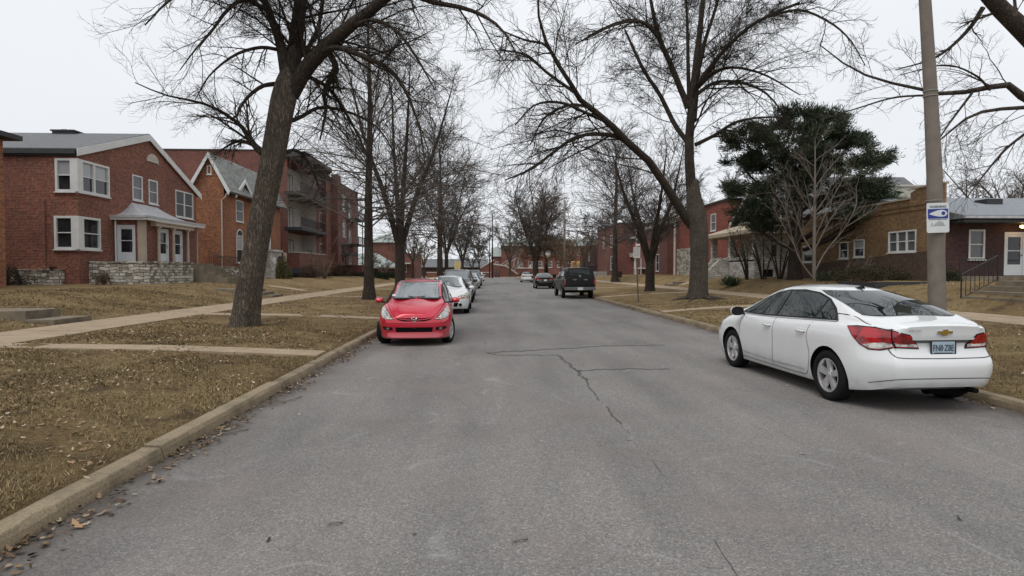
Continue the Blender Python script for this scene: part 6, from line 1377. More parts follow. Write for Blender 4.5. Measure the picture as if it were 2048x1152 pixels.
def sedan(label, loc, rz, mat, s=1., detail=0, lights='lens_red', group='cars parked along the right kerb', windshield=True, **kw):
    T = dict(L=4.6, zt=[(-2.3, 1.035), (-2.2, 1.075), (-2.0, 1.10), (-1.75, 1.135), (-1.4, 1.245), (-1.0, 1.365), (-.6, 1.445), (-.2, 1.477), (.15, 1.472), (.5, 1.41), (.85, 1.26), (1.2, 1.09), (1.36, 1.02), (1.8, .94), (2.1, .85), (2.25, .76), (2.3, .70)],
        zs=[(-2.3, .985), (-2.0, 1.0), (-1.4, .985), (-.6, .955), (.4, .93), (1.2, .905), (1.8, .83), (2.1, .75), (2.3, .62)], ws=[(-2.3, .80), (-1.7, .825), (-1, .845), (0, .85), (1.2, .82), (1.9, .78), (2.3, .70)],
        wt=[(-2.3, .64), (-2.0, .68), (-1.75, .715), (-1.4, .675), (-1.1, .625), (-.8, .595), (-.3, .59), (.1, .59), (.5, .605), (.9, .65), (1.25, .70), (1.8, .62), (2.3, .5)], wm=.892, zm=.60, zb=[(-2.3, .32), (-2.0, .24), (-1.6, .20), (0, .19), (1.7, .19), (2.3, .22)], wr=.845,
        rear=[(.3, .09), (.40, .04), (.55, .02), (.625, .025), (.665, .065), (.70, .10), (.84, .125), (.865, .095), (.97, .085), (1.04, .075)], front=[(.2, .06), (.35, 0), (.55, .0), (.7, .06), (.9, .2)], wheels=(-1.36, 1.325, 0), wheel_r=.325, rr=(.8, .62), endw=(.66, .60), rexp=2.3)
    T.update(mat=mat, **kw); c = Car('parked_car', label, loc, rz, 'car', group, **T)
    DLO = [(1.22, .965), (1.0, 1.085), (.72, 1.225), (.42, 1.335), (.1, 1.39), (-.3, 1.405), (-.65, 1.375), (-.95, 1.30), (-1.22, 1.18), (-1.42, 1.055), (-1.44, 1.035), (-.6, 1.005), (.3, .975)]
    c.sideglass(DLO, [.0, -.93])
    for k in 'LR':
        q = inset(clip_poly(clip_poly(DLO, -.90, True), -1.6, False), .0)
    c.patch('rear_window', [(-.62, 1.13), (.62, 1.13), (.615, 1.17), (.52, 1.36), (.47, 1.405), (-.47, 1.405), (-.52, 1.36), (-.615, 1.17)], 'rear', 'car_glass', off=.016, d=.05, seg=.03, fit=4)
    c.patch('windscreen', [(-.70, 1.05), (.70, 1.05), (.62, 1.25), (.50, 1.425), (-.50, 1.425), (-.62, 1.25)], 'front', 'windscreen_glass', off=.004, d=.06, seg=.04, fit=4)
    DK = 'seam' if mat in ('paint_white', 'paint_silver') else 'arch_dark'
    for k in 'LR':
        m = MB()
        for pts in ([(1.02, .93), (1.03, .6), (.98, .27)], [(-.03, .98), (-.04, .6), (.0, .25)], [(-.95, .99), (-.92, .78), (-.99, .55), (-.93, .33), (-.86, .25)], [(-1.0, .985), (-1.3, .92), (-1.7, .94)][:0] or [(1.1, .255), (0, .245), (-.85, .25)]):
            c.strip('', pts, 'side' + k, w_=.008, build=False, m=m)
        m.build('door_seam', M[DK], c.root, world=False)
        for y in (.12, -.78):
            p = c.cast(y - .0, .845, 'side' + k, 0); sx = -1 if k == 'L' else 1; q = MB()
            q.tube([p + Vector((sx * .004, -.10, 0)), p + Vector((sx * .034, -.075, .002)), p + Vector((sx * .038, .06, .002)), p + Vector((sx * .004, .09, 0))], [.012, .016, .016, .012], 8); q.build('door_handle', M[mat], c.root, True, world=False)
            c.patch('handle_recess', [(y - .07, .825), (y + .06, .825), (y + .07, .86), (y - .08, .86)], 'side' + k, 'seam', off=.0015, d=.05) if detail else None
        c.strip('belt_moulding', [(1.2, .958), (.3, .966), (-.6, .996), (-1.42, 1.026)], 'side' + k, 'chrome' if detail else 'car_black', w_=.012, off=.009)
        c.strip('sill_trim', [(.95, .335), (0, .31), (-.85, .32)], 'side' + k, 'sign_grey' if mat == 'paint_white' else 'car_black', w_=.018, off=.004)
    c.mirrors(1.0, 1.0, .86, 'paint_white' if mat == 'paint_white' else mat)
    for k in ('L', 'R'):
        out = [(.62, .985), (.72, .998), (.92, .995), (1.12, .965), (1.255, .925), (1.30, .85), (1.325, .775), (1.12, .785), (.98, .745), (.86, .745), (.76, .80), (.67, .90)]
        c.patch('tail_light_bezel', inset(out, -.012), 'rear' + k, 'car_black', off=.004, d=.03, seg=.03)
        o = c.patch('tail_light', out, 'rear' + k, lights, off=.013 if detail else .008, d=.028, seg=.03)
        low = [(.80, .79), (.90, .815), (1.0, .835), (1.10, .825), (1.12, .84), (1.2, .82), (1.315, .825), (1.32, .785), (1.12, .795), (.98, .755), (.87, .755)]
        c.patch('reverse_lens', low, 'rear' + k, 'lens_clear', off=.017 if detail else .011, d=.025, seg=.03, parent=o)
        c.strip('lens_gap', [(1.095, .99), (1.10, .88), (1.13, .77)], 'rear' + k, 'arch_dark', w_=.012, off=.020 if detail else .014, parent=o)
        hl = [(.35 + .28, .62), (.80, .60), (1.12, .60), (1.26, .62), (1.2, .70), (.95, .76), (.72, .82), (.62, .80)]
        c.patch('headlight', hl, 'front' + k, 'lens_head', off=.006, d=.05)
    m = MB(); c.strip('', [(-.62, .985), (-.57, .99)], 'rear', build=False, m=m)
    for sx in (-1, 1): c.strip('', [(sx * .70, 1.125), (sx * .70, 1.06), (sx * .665, .98), (sx * .64, .90), (sx * .60, .70), (sx * .52, .665), (sx * .3, .66), (0, .658)], 'rear', w_=.009, build=False, m=m)
    m.build('boot_seam', M[DK], c.root, world=False)
    c.patch('boot_lip', [(-.36, .875), (.36, .875), (.36, .835), (-.36, .835)], 'rear', 'car_black' if mat != 'paint_white' else 'slate_grey', off=.004)
    c.strip('boot_moulding', [(-.39, .885), (0, .886), (.39, .885)], 'rear', mat if mat == 'paint_white' else 'chrome', w_=.02, off=.012)
    c.strip('bumper_crease', [(-.74, .34), (-.62, .40), (-.5, .425), (0, .43), (.5, .425), (.62, .40), (.74, .34)], 'rear', DK, w_=.009)
    g = [(-.45, .30), (.45, .30), (.5, .45), (-.5, .45)]; c.patch('grille', g, 'front', 'arch_dark', off=.004); c.patch('grille', [(-.35, .52), (.35, .52), (.42, .64), (-.42, .64)], 'front', 'arch_dark', off=.004)
    return c
# the big white saloon at the right
c = sedan('large white four-door saloon, nearest car at the right kerb', (5.2, 8.88, 0), R(2.7), 'paint_white', detail=1)
o, yy = c.plate(0.0, .775, 'rear', 'plate_blue', 'FN8·Z8E')
lettering('MISSOURI'[:0] or '▬', .02, (0, yy, .714), 'sign_ink', o) if False else None
m = MB(); m.box(-.11, .11, yy - .002, yy + .002, .708, .722); m.build('plate_band', M['sign_ink'], o, world=False)
p = c.cast(0, .96, 'rear', .006)
m = MB(); bt = [(-.085, -.012), (-.085, .014), (-.03, .014), (-.03, .03), (.03, .03), (.03, .014), (.085, .014), (.085, -.012), (.03, -.012), (.03, -.03), (-.03, -.03), (-.03, -.012)]
m.prism([(p.x + a * 1.08 + b_ * .25, p.y, p.z + b_ * 1.2) for a, b_ in bt], (0, -.012, 0)); o = m.build('emblem', M['chrome'], c.root, world=False)
m = MB(); m.prism([(p.x + a * .96 + b_ * .22, p.y - .0125, p.z + b_ * 1.0) for a, b_ in bt], (0, -.003, 0)); m.build('emblem_fill', M['gold_emblem'], o, world=False)
q = c.cast(-.37, .985, 'rear', .012); lettering('CRUZE', .036, (q.x, q.y - .004, q.z - .012), 'sign_grey', c.root, rz=R(-9), xs=1.2, shear=.2)
q = c.cast(.47, .985, 'rear', .010); lettering('LT', .04, (q.x, q.y - .003, q.z - .012), 'sign_grey', c.root, xs=1.)
m = MB(); p = c.cast(0, -.72, 'top', -.004)
m.hexa([p + Vector(v) for v in ((-.035, -.09, 0), (.035, -.09, 0), (.03, .11, 0), (-.03, .11, 0), (-.006, -.10, .055), (.006, -.10, .055), (.008, .06, .012), (-.008, .06, .012))]); m.build('roof_antenna', M['car_black'], c.root, world=False, bevel=.004)
m = MB(); m.tube([(.0, -1.95, .27), (.5, -1.95, .27)], .09, 12); m.tube([(.42, -2.05, .26), (.42, -2.22, .27)], .03, 10); m.build('silencer', M['arch_dark'], c.root, world=False)

def hatch(label, loc, rz, mat, group, steer=0):
    c = Car('parked_car', label, loc, rz, 'car', group, L=4.0, zt=[(-2.0, 1.0), (-1.93, 1.2), (-1.75, 1.42), (-1.5, 1.49), (-.8, 1.525), (-.2, 1.52), (.2, 1.47), (.6, 1.31), (1.0, 1.13), (1.22, 1.03), (1.5, .965), (1.75, .90), (1.92, .80), (2.0, .73)],
        zs=[(-2.0, .95), (-1.5, .99), (-.5, .96), (.5, .93), (1.2, .90), (1.6, .83), (1.85, .72), (2.0, .64)], ws=[(-2.0, .76), (-1, .80), (.2, .80), (1.1, .785), (1.6, .73), (2.0, .62)], wt=[(-2.0, .60), (-1.2, .60), (-.2, .62), (.3, .625), (.8, .655), (1.2, .66), (1.6, .56), (2.0, .42)], wm=.842, zm=.58,
        zb=[(-2, .3), (-1.7, .22), (0, .18), (1.5, .18), (1.8, .17), (2, .175)], wr=.80, rear=[(.3, .05), (.5, 0), (.7, .02), (1, .08), (1.3, .1)], front=[(.17, .035), (.2, -.01), (.24, .0), (.28, .035), (.33, .035), (.45, .0), (.54, .0), (.62, .015), (.75, .06), (.9, .15)], wheels=(-1.2, 1.25, 1), wheel_r=.31, mat=mat, rr=(.4, .62), endw=(.85, .74), bul=(.07, .17), steer=steer)
    DLO = [(1.3, .965), (1.05, 1.08), (.6, 1.27), (.2, 1.40), (-.3, 1.44), (-1.0, 1.435), (-1.5, 1.38), (-1.72, 1.22), (-1.6, 1.05), (-.5, 1.0), (.5, .965)]; c.sideglass(DLO, [.75, -.1, -1.15])
    c.patch('windscreen_border', [(-.705, 1.055), (.705, 1.055), (.69, 1.12), (.60, 1.38), (.56, 1.455), (-.56, 1.455), (-.60, 1.38), (-.69, 1.12)], 'front', 'car_black', off=.002, d=.06, fit=4)
    c.patch('windscreen', [(-.68, 1.085), (.68, 1.085), (.665, 1.14), (.58, 1.375), (.54, 1.44), (-.54, 1.44), (-.58, 1.375), (-.665, 1.14)], 'front', 'windscreen_glass', off=.006, d=.06, seg=.04, fit='last')
    m = MB()
    for pts in ([(-.62, 1.075), (-.3, 1.10), (.02, 1.08)], [(-.05, 1.07), (.25, 1.10), (.60, 1.085)]): c.strip('', pts, 'front', w_=.014, off=.02, build=False, m=m)
    m.build('wiper', M['car_black'], c.root, world=False)
    st = MB(); c.strip('', [(.50, 1.125), (.60, 1.125)], 'front', w_=.04, off=.010, build=False, m=st); st.build('sticker', M['sign_white'], c.root, world=False)
    for k, sx in (('L', -1), ('R', 1)):
        hl = [(sx * x, z) for x, z in ((.735, .90), (.69, .86), (.55, .70), (.46, .625), (.60, .618), (.70, .635), (.765, .70), (.785, .80), (.765, .87))]
        c.patch('headlight_bezel', inset(hl, -.012), 'front', 'car_black', off=.003, d=.04)
        o = c.patch('headlight', hl, 'front', 'lens_head', off=.007, d=.035)
        c.patch('reflector', [(sx * (.655 + .055 * math.cos(a)), .715 + .055 * math.sin(a)) for a in np.linspace(0, 6.28, 15)[:-1]], 'front', 'chrome', off=.011, d=.03, parent=o)
        c.patch('reflector', [(sx * (.69 + .03 * math.cos(a)), .815 + .03 * math.sin(a)) for a in np.linspace(0, 6.28, 11)[:-1]], 'front', 'alloy', off=.011, d=.02, parent=o)
        c.patch('fog_light_recess', [(sx * x, z) for x, z in ((.48, .44), (.70, .455), (.73, .42), (.66, .375), (.48, .37))], 'front', 'car_black', off=.004, d=.04)
        c.patch('fog_light', [(sx * (.585 + .035 * math.cos(a)), .41 + .026 * math.sin(a)) for a in np.linspace(0, 6.28, 11)[:-1]], 'front', 'galvanised', off=.009, d=.02)
        c.patch('tail_light', [(.55, .75), (.8, .75), (.8, 1.1), (.6, 1.2)] , 'rear' + k, 'lens_red', off=.006)
        c.strip('bonnet_seam', [(sx * .665, 1.0), (sx * .62, .90), (sx * .50, .735), (sx * .40, .665), (sx * .36, .655)], 'front', 'arch_dark', w_=.009, off=.003)
        c.strip('door_seam', [(.78, .96), (.80, .6), (.76, .25)], 'side' + k, 'arch_dark'); c.strip('door_seam', [(-.12, .99), (-.12, .6), (-.1, .25)], 'side' + k, 'arch_dark')
    c.patch('grille', [(-.44, .665), (-.2, .648), (.2, .648), (.44, .665), (.36, .605), (.22, .575), (-.22, .575), (-.36, .605)], 'front', 'arch_dark', off=.004, d=.05)
    c.strip('grille_bar', [(-.42, .655), (-.25, .62), (0, .605), (.25, .62), (.42, .655)], 'front', mat, w_=.016, off=.014)
    c.patch('lower_grille', [(-.42, .44), (.42, .44), (.40, .33), (-.40, .33)], 'front', 'arch_dark', off=.004, d=.06)
    m = MB()
    for z in (.365, .40): c.strip('', [(-.40, z), (.40, z)], 'front', w_=.007, off=.010, build=False, m=m)
    m.build('grille_slats', M['car_black'], c.root, world=False)
    c.strip('bumper_crease', [(-.72, .545), (-.3, .53), (0, .528), (.3, .53), (.72, .545)], 'front', 'arch_dark', w_=.006)
    p = c.cast(0, .62, 'front', .012)   # the H emblem in its rounded frame
    m = MB()
    for a, b_ in ((((-.034, -.03)), (-.044, .03)), ((.034, -.03), (.044, .03)), ((-.036, -.002), (.036, -.002))):
        m.tube([(p.x + a[0], p.y + .012, p.z + a[1]), (p.x + b_[0], p.y + .012, p.z + b_[1])], .0075, 6)
    m.tube([(p.x + x, p.y + .008, p.z + z) for x, z in ((-.06, .045), (0, .052), (.06, .045), (.055, -.01), (.04, -.045), (0, -.05), (-.04, -.045), (-.055, -.01), (-.06, .045))], .006, 6)
    m.build('emblem', M['chrome'], c.root, True, world=False)
    c.mirrors(.92, 1.01, .815, mat, (.10, .07, .09)); return c
GLc = 'cars parked along the left kerb'
hatch('red hatchback facing the camera, nearest car at the left kerb', (-1.72, 15.12, 0), R(180 + 2.5), 'paint_red', GLc, steer=R(-15)).root.scale = (.985, 1, .965)
def coupe(label, loc, rz, mat, sc_=1., grp=GLc, **k):
    c = sedan(label, loc, rz, mat, group=grp, **k)
    for kk in 'LR':
        sx = -1 if kk == 'L' else 1
    return c
c = coupe('white low coupe with dark amber headlamps parked behind the red hatchback', (-1.62, 24.9, 0), R(180), 'paint_white')
for sx in (-1, 1):
    c.patch('fog_light', [(sx * (.56 + .06 * math.cos(a)), .37 + .06 * math.sin(a)) for a in np.linspace(0, 6.28, 13)[:-1]], 'front', 'arch_dark', off=.008, d=.03)
    c.patch('turn_lens', [(sx * x, z) for x, z in ((.45, .63), (.7, .66), (.74, .61), (.5, .585))], 'front', 'lens_amber', off=.012, d=.03)
def suv(label, loc, rz, mat, group, cat='car', name='parked_car'):
    c = Car(name, label, loc, rz, cat, group, L=4.7, zt=[(-2.35, 1.15), (-2.3, 1.45), (-2.1, 1.66), (-1.6, 1.73), (0, 1.75), (.3, 1.70), (.6, 1.5), (.95, 1.22), (1.1, 1.15), (1.7, 1.08), (2.15, 1.0), (2.35, .86)], zs=[(-2.35, 1.08), (0, 1.05), (1.0, 1.03), (1.8, .98), (2.35, .8)],
        ws=[(-2.35, .84), (0, .88), (1.5, .84), (2.35, .74)], wt=[(-2.35, .7), (0, .68), (.6, .7), (1.1, .74), (2.35, .6)], wm=.92, zm=.66, zb=[(-2.35, .42), (0, .28), (2.35, .34)], wr=.87, rear=[(.4, .0), (.7, 0), (.9, .06), (1.4, .12)], front=[(.3, .04), (.5, 0), (.7, .02), (.9, .08)], wheels=(-1.35, 1.4, 1), wheel_r=.36, mat=mat, square=1, rr=(.3, .4), endw=(.9, .86))
    DLO = [(1.05, 1.12), (.55, 1.45), (.25, 1.60), (-1.6, 1.62), (-2.1, 1.56), (-2.18, 1.15)]; c.sideglass(DLO, [.0, -1.1])
    c.patch('windscreen', [(-.74, 1.2), (.74, 1.2), (.62, 1.64), (-.62, 1.64)], 'front', 'windscreen_glass', off=.005, d=.1)
    for k, sx in (('L', -1), ('R', 1)):
        c.patch('headlight', [(sx * x, z) for x, z in ((.45, .75), (.78, .77), (.78, .92), (.5, .9))], 'front', 'lens_head', off=.006); c.patch('tail_light', [(.75, .95), (1.0, .95), (1.0, 1.4), (.8, 1.4)], 'rear' + k, 'lens_red', off=.006)
        m = MB()
        for yy in (1.0, .0, -1.05): c.strip('', [(yy, 1.08), (yy, .35)], 'side' + k, build=False, m=m)
        m.build('door_seam', M['arch_dark'], c.root, world=False)
    c.patch('grille', [(-.4, .72), (.4, .72), (.42, .92), (-.42, .92)], 'front', 'arch_dark', off=.005); c.patch('lower_grille', [(-.5, .45), (.5, .45), (.5, .58), (-.5, .58)], 'front', 'arch_dark', off=.005)
    c.patch('rear_window', [(-.62, 1.2), (.62, 1.2), (.56, 1.58), (-.56, 1.58)], 'rear', 'car_glass', off=.005)
    c.mirrors(.95, 1.15, .9, mat if mat != 'paint_silver' else mat, (.12, .09, .09)); return c
suv('dark navy estate wagon with black door mirrors parked behind the white coupe', (-1.68, 32.8, 0), R(180), 'paint_navy', GLc)
c = coupe('silver saloon, fourth car along the left kerb', (-1.75, 40.5, 0), R(180), 'paint_silver')
c = coupe('pale silver saloon, fifth car along the left kerb', (-1.62, 56.5, 0), R(180), 'paint_silver')
suv('dark grey wagon, sixth car along the left kerb', (-1.6, 66.5, 0), R(180), 'paint_grey', GLc)
c = coupe('white saloon, farthest car along the left kerb', (-1.5, 94, 0), R(180), 'paint_white', boolean=True)
GRc = 'cars parked along the right kerb'
c = sedan('glossy black saloon seen from behind, in front of the black pickup', (5.25, 56.2, 0), R(0), 'paint_black', group=GRc); c.plate(0, .775, 'rear', 'plate_white')
c = sedan('white saloon seen from behind, farthest car along the right kerb', (5.6, 85.5, 0), R(0), 'paint_white', group=GRc); c.plate(0, .775, 'rear', 'plate_white')
def pickup(label, loc, rz, mat):
    c = Car('pickup_truck', label, loc, rz, 'pickup truck', GRc, L=5.7, zt=[(-2.85, 1.84), (-2.0, 1.86), (-.75, 1.86), (-.2, 1.87), (.4, 1.86), (.75, 1.72), (1.15, 1.36), (1.3, 1.26), (2.2, 1.2), (2.6, 1.14), (2.85, 1.0)], zs=[(-2.85, 1.22), (0, 1.20), (1.2, 1.18), (2.2, 1.12), (2.85, .95)],
        ws=[(-2.85, .93), (0, .93), (1.2, .92), (2.85, .82)], wt=[(-2.85, .80), (-.7, .79), (.4, .72), (1.2, .80), (2.85, .7)], wm=.96, zm=.85, zb=[(-2.85, .66), (-1, .5), (0, .45), (2.5, .45), (2.85, .55)], wr=.90, rear=[(.6, .06), (.75, .02), (1.2, .03), (1.5, .09), (1.8, .2)], front=[(.5, .04), (.9, 0), (1.1, .05)], wheels=(-1.6, 1.85, 2), wheel_r=.40, mat=mat, square=1, rr=(.12, .35), endw=(.97, .88), bul=(.03, .06), arch=.06)
    c.sideglass([(1.1, 1.26), (.7, 1.62), (.45, 1.74), (-.65, 1.74), (-.72, 1.26)], [.1], ins=.03); c.sideglass([(-.95, 1.30), (-.95, 1.74), (-2.5, 1.74), (-2.6, 1.30)], [], ins=.05)
    c.patch('canopy_hatch_frame', [(-.76, 1.28), (.76, 1.28), (.70, 1.80), (-.70, 1.80)], 'rear', 'car_black', off=.005); c.patch('rear_window', [(-.60, 1.44), (.60, 1.44), (.56, 1.74), (-.56, 1.74)], 'rear', 'car_glass', off=.009)
    c.patch('windscreen', [(-.76, 1.32), (.76, 1.32), (.64, 1.8), (-.64, 1.8)], 'front', 'windscreen_glass', off=.005)
    for k in 'LR':
        sx = -1 if k == 'L' else 1; c.patch('tail_light', [(sx * .86, .80), (sx * .93, .80), (sx * .93, 1.18), (sx * .84, 1.18), (sx * .84, .80)][:4], 'rear', 'lens_red', off=.008, d=.05)
        m = MB()
        for yy in (1.12, .1, -.72): c.strip('', [(yy, 1.2), (yy, .55)], 'side' + k, build=False, m=m)
        m.build('door_seam', M['arch_dark'], c.root, world=False); c.patch('headlight', [(sx * .5, .85), (sx * .82, .85), (sx * .82, 1.02), (sx * .5, 1.02)], 'front', 'lens_head', off=.006)
        c.strip('canopy_joint', [(-.8, 1.235), (-2.8, 1.235)], 'side' + k, 'chrome', w_=.02)
    m = MB(); c.strip('', [(-.80, 1.225), (.80, 1.225)], 'rear', build=False, m=m, w_=.016); c.strip('', [(-.80, .745), (.80, .745)], 'rear', build=False, m=m, w_=.016); m.build('tailgate_seam', M['seam'], c.root, world=False)
    m = MB()
    for x in (-.3, .35): m.prism([(x - .14, -2.86, 1.16), (x + .14, -2.86, 1.16), (x + .06, -2.86, 1.11), (x - .06, -2.86, 1.11)], (0, .04, 0))
    m.build('tailgate_badge', M['galvanised'], c.root, world=False)
    m = MB(); m.box(-.06, .06, -2.83, -2.78, 1.3, 1.42); m.build('hatch_handle', M['galvanised'], c.root, world=False)
    m = MB(); m.box(-.92, .92, -3.02, -2.84, .52, .70); m.build('rear_bumper', M['slate_grey'], c.root, world=False, bevel=.02)
    m = MB(); m.box(-.16, .16, -3.04, -3.021, .53, .69); m.build('number_plate', M['plate_white'], c.root, world=False, bevel=.004)
    m = MB(); m.tube([(-.85, -1.6, .40), (.85, -1.6, .40)], .07, 8); m.box(-.5, -.1, -2.7, -1.9, .38, .6); m.tube([(.4, -2.8, .42), (.4, -1.2, .45)], .04, 8); m.box(-.08, .08, -2.95, -2.7, .42, .52); m.build('undercarriage', M['arch_dark'], c.root, world=False)
    c.mirrors(1.05, 1.32, .98, 'car_black', (.13, .12, .1)); return c
pickup('black pickup truck with dark canopy over its bed, seen from behind', (5.42, 37.6, 0), R(0), 'paint_truck')

# ---------------- poles, signs, lamps ----------------
pt = [W(1846, -60, 9.4), W(1850, 0, 9.4), W(1861, 180, 9.4), W(1869, 350, 9.4), W(1874, 600, 9.4)]; top = pt[0] + (pt[0] - pt[2]).normalized() * 3; bot = pt[4].copy(); dirn = (pt[4] - pt[3]).normalized(); bot = bot + Vector((dirn.x, dirn.y, dirn.z)) * ((bot.z - .05) / abs(dirn.z))
lamp = empty('street_pole', tuple(bot), 'tall tapering grey-brown pole rising behind the white saloon, carrying a sign', 'pole')
m = MB(); m.tube([top] + pt + [bot], [.07, .083, .086, .098, .112, .128, .137], 24); m.build('shaft', M['pole_grey'], lamp, True)
for py in (402, 440, 183, 193):
    m = MB(); c_ = W(1868 if py > 300 else 1861, py, 9.4); rr = .118 if py > 300 else .103; m.lathe([(rr, -.008), (rr + .003, -.008), (rr + .003, .008), (rr, .008)], lambda x, y, h: (c_.x + x, c_.y + y, c_.z + h), 24); m.build('strap', M['galvanised'], lamp, True)
# warning sign: 36 x 49 cm panel, strapped to the pole, leaning a little
sg = empty('warning_sign', tuple(W(1876, 435.5, 9.24)), 'white and blue watch sign strapped to the tall pole', 'sign')
sg.rotation_euler = (0, R(-1.8), R(-3))
def SB(x0, x1, z0, z1, y0, y1): m = MB(); m.box(x0, x1, y0, y1, z0, z1); return m
m = MB(); w_, h_, rc = .178, .238, .03; rr_ = []
for cx, cz, a0 in ((w_ - rc, h_ - rc, 0), (-w_ + rc, h_ - rc, 90), (-w_ + rc, -h_ + rc, 180), (w_ - rc, -h_ + rc, 270)):
    for k in range(5): a = R(a0 + k * 22.5); rr_.append((cx + rc * math.cos(a), 0, cz + rc * math.sin(a)))
m.prism(rr_, (0, .006, 0)); m.build('panel', M['sign_white'], sg, world=False)
SB(-.16, .16, -.012, .143, -.003, -.0005).build('blue_field', M['sign_blue'], sg, world=False)
eye = [(-.145, .060)]; N_ = 16
eye = [(-.148, .062), (-.10, .086), (-.04, .108), (.02, .122), (.07, .124), (.11, .112), (.138, .088), (.143, .062), (.134, .040), (.10, .022), (.05, .016), (-.01, .022), (-.07, .036), (-.11, .048)]
C = catmull(eye + [eye[0]], 50); m = MB(); m.prism([(x, -.0035, z) for x, z in C[:-1]], (0, -.002, 0)); m.build('eye', M['sign_white'], sg, world=False)
m = MB(); m.prism([(.082 + .030 * math.cos(a), -.006, .070 + .030 * math.sin(a)) for a in np.linspace(0, 6.283, 21)[:-1]], (0, -.002, 0)); m.build('pupil', M['sign_blue'], sg, world=False)
lettering('WARNING', .052, (0, -.002, .160), 'sign_ink', sg, xs=1.05)
m = MB()
for z0, l, n in ((-.034, .145, 17), (-.130, .12, 14)):
    for i in range(n):
        x = -l + 2 * l * i / n; m.box(x, x + 2 * l / n * random.uniform(.45, .8), -.0025, -.0005, z0, z0 + (.014 if n > 15 else .006))
m.build('small_print', M['sign_ink'], sg, world=False)
m = MB(); m.prism([(-.07, -.0005, -.118), (.10, -.0005, -.118), (.08, -.0005, -.07), (.02, -.0005, -.05), (-.04, -.0005, -.08)], (0, -.002, 0)); m.prism([(-.12, -.0005, -.11), (-.08, -.0005, -.11), (-.09, -.0005, -.07)], (0, -.002, 0)); m.build('faded_emblem', M['sign_grey'], sg, world=False)
# kerbside parking sign
b0 = W(1277, 607, 27.6); ps = empty('parking_sign', (b0.x, b0.y, zat(b0.x, b0.y)), 'white parking sign with red band on a brown post by the right kerb', 'sign')
tp = W(1273, 512, 27.6); m = MB(); m.tube([(b0.x, b0.y, .0), tp], .032, 8); m.build('post', M['bark'], ps)
cx, cy, cz = tp.x, tp.y - .04, tp.z
m = MB(); m.box(cx - .165, cx + .165, cy - .01, cy, cz - .1, cz + .42); m.build('panel', M['siding'], ps, bevel=.003)
m = MB(); m.box(cx - .17, cx + .16, cy - .012, cy - .002, cz + .46, cz + .58); m.build('upper_panel', M['sign_red'], ps)
m = MB(); m.box(cx - .05, cx + .15, cy - .016, cy - .0125, cz + .475, cz + .565); m.build('arrow', M['sign_white'], ps)
m = MB()
for z, l in ((.34, .12), (.26, .12), (.18, .12), (.08, .12), (.0, .12)):
    for i in range(4): m.box(cx - l + i * l / 2, cx - l + i * l / 2 + l * .36, cy - .014, cy - .0105, cz + z, cz + z + .05)
m.build('printed_text', M['sign_grey'], ps)
# far lamps and poles
def pole(name, px, Y, ytop, ybase, r0, label, mat='pole_grey', cat='pole', group=None):
    b = W(px, 541, Y); z0 = zat(b.x, Y); tz = W(px, ytop, Y).z; t = empty(name, (b.x, Y, z0), label, cat, group)
    m = MB(); m.tube([(b.x, Y, z0 - .1), (b.x, Y, tz)], [r0, r0 * .65], 10); m.build('shaft', M[mat], t, True); return t, b.x, tz
t, x, z = pole('light_pole', 985, 128, 428, 556, .17, 'tall dark floodlight pole at the far end of the street', 'black_metal')
m = MB(); m.box(x - .5, x + .5, 127.7, 128.3, z, z + .7); m.build('floodlight', M['sign_white'], t)
t, x, z = pole('utility_pole', 979, 134, 466, 556, .13, 'thin dark pole beside the tall floodlight pole', 'black_metal')
t, x, z = pole('utility_pole', 1129, 84, 400, 560, .19, 'tall grey wooden utility pole beyond the black sedan', 'pole_grey')
t, x, z = pole('globe_lamp', 1096, 96, 514, 562, .06, 'white globe street lamp on thin dark post at the far right verge', 'black_metal', 'street lamp')
m = MB(); m.lathe([(0, -.55), (.12, -.5), (.42, .0), (.40, .28), (.2, .42), (0, .45)], lambda a, b_, h: (x + a, 96 + b_, z + .45 + h), 14); m.build('globe', M['sign_white'], t, True); m = MB(); m.lathe([(.5, .3), (.38, .55), (0, .62)], lambda a, b_, h: (x + a, 96 + b_, z + .45 + h), 14); m.build('cap', M['black_metal'], t, True)
t, x, z = pole('signboard', 915, 92, 533, 562, .06, 'yellowish two-panel board on a post by the far left kerb', 'bark', 'sign')
for s_ in (-1, 1): m = MB(); p = W(915 + s_ * 3.1, 531, 91.9); m.box(p.x - .22, p.x + .22, 91.85, 91.92, p.z - .62, p.z + .62); m.build('board', M['sign_yellow'], t)
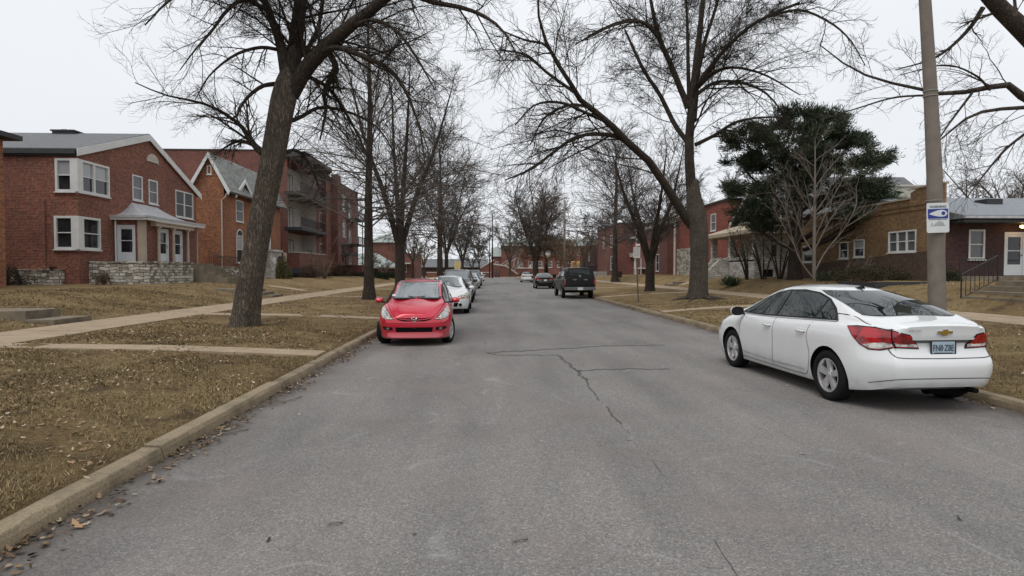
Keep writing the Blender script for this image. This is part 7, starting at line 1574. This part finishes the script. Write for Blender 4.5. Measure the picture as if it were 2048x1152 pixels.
for px, Y, nm, lab in ((843, 90, 'sign_post', 'thin sign post with pale narrow board on the far left verge'), (1240, 60, 'sign_post', 'short dark post on the lawn beside the right pavement')):
    t, x, z = pole(nm, px, Y, 545 if px > 1000 else 500, 565, .05, lab, 'galvanised' if px < 1000 else 'black_metal'); m = MB(); m.box(x - .2, x + .2, Y - .1, Y - .06, z - .5, z + (.1 if px > 1000 else 1.2)); m.build('board', M['sign_grey' if px < 1000 else 'black_metal'], t)
t, x, z = pole('sign_post', 981, 137, 548, 556, .05, 'thin red-topped sign post before the far stairs', 'galvanised'); 
t, x, z = pole('lamp_post', 1215, 100, 512, 558, .07, 'white round lamp on a post before the flat-roofed house', 'black_metal', 'street lamp'); m = MB(); m.lathe([(0, -.3), (.25, -.1), (.28, .1), (0, .3)], lambda a, b_, h: (x + a, 100 + b_, z + h), 12); m.build('globe', M['sign_white'], t, True)
# yellow play tower beyond the junction
yt = empty('yellow_shelter', (15, 150, 0), 'yellow-roofed open wooden shelter glimpsed above the black pickup', 'shelter')
a, b_ = W(1146, 541, 138).x, W(1170, 541, 138).x; m = MB(); m.prism([(a - .2, 138, 3.35), (b_ + .2, 138, 3.35), (b_ - .3, 138, 3.85), (a + .3, 138, 3.85)], (0, 3, 0)); m.build('roof', M['yellow_paint'], yt)
m = MB(); 
for i in range(7): x = a + (b_ - a) * i / 6; m.tube([(x, 138.2, 0), (x, 138.2, 3.35)], .07, 5)
m.tube([(a, 138.2, 2), (a - 1.3, 138.2, .4)], .09, 5); m.box(a, b_, 138.1, 140, 1.4, 1.55); m.build('frame', M['yellow_paint'], yt)
# small things: branch litter, a twig on the road
m = MB(); 
for (x, y, a, l) in ((-2.75, 6.1, .5, .3), (-1.05, 3.9, .1, .09), (.15, 3.6, .15, .1), (-2.6, 7.6, 1.0, .35)):
    m.tube([(x, y, .012), (x + l * .5 * math.cos(a), y + l * .5 * math.sin(a), .02), (x + l * math.cos(a + .2), y + l * math.sin(a + .2), .01)], .006, 5)
tag(m.build('fallen_twigs', M['twig_pale'], None, True), 'small broken twigs lying on the road by the left kerb', 'twigs', kind='stuff')
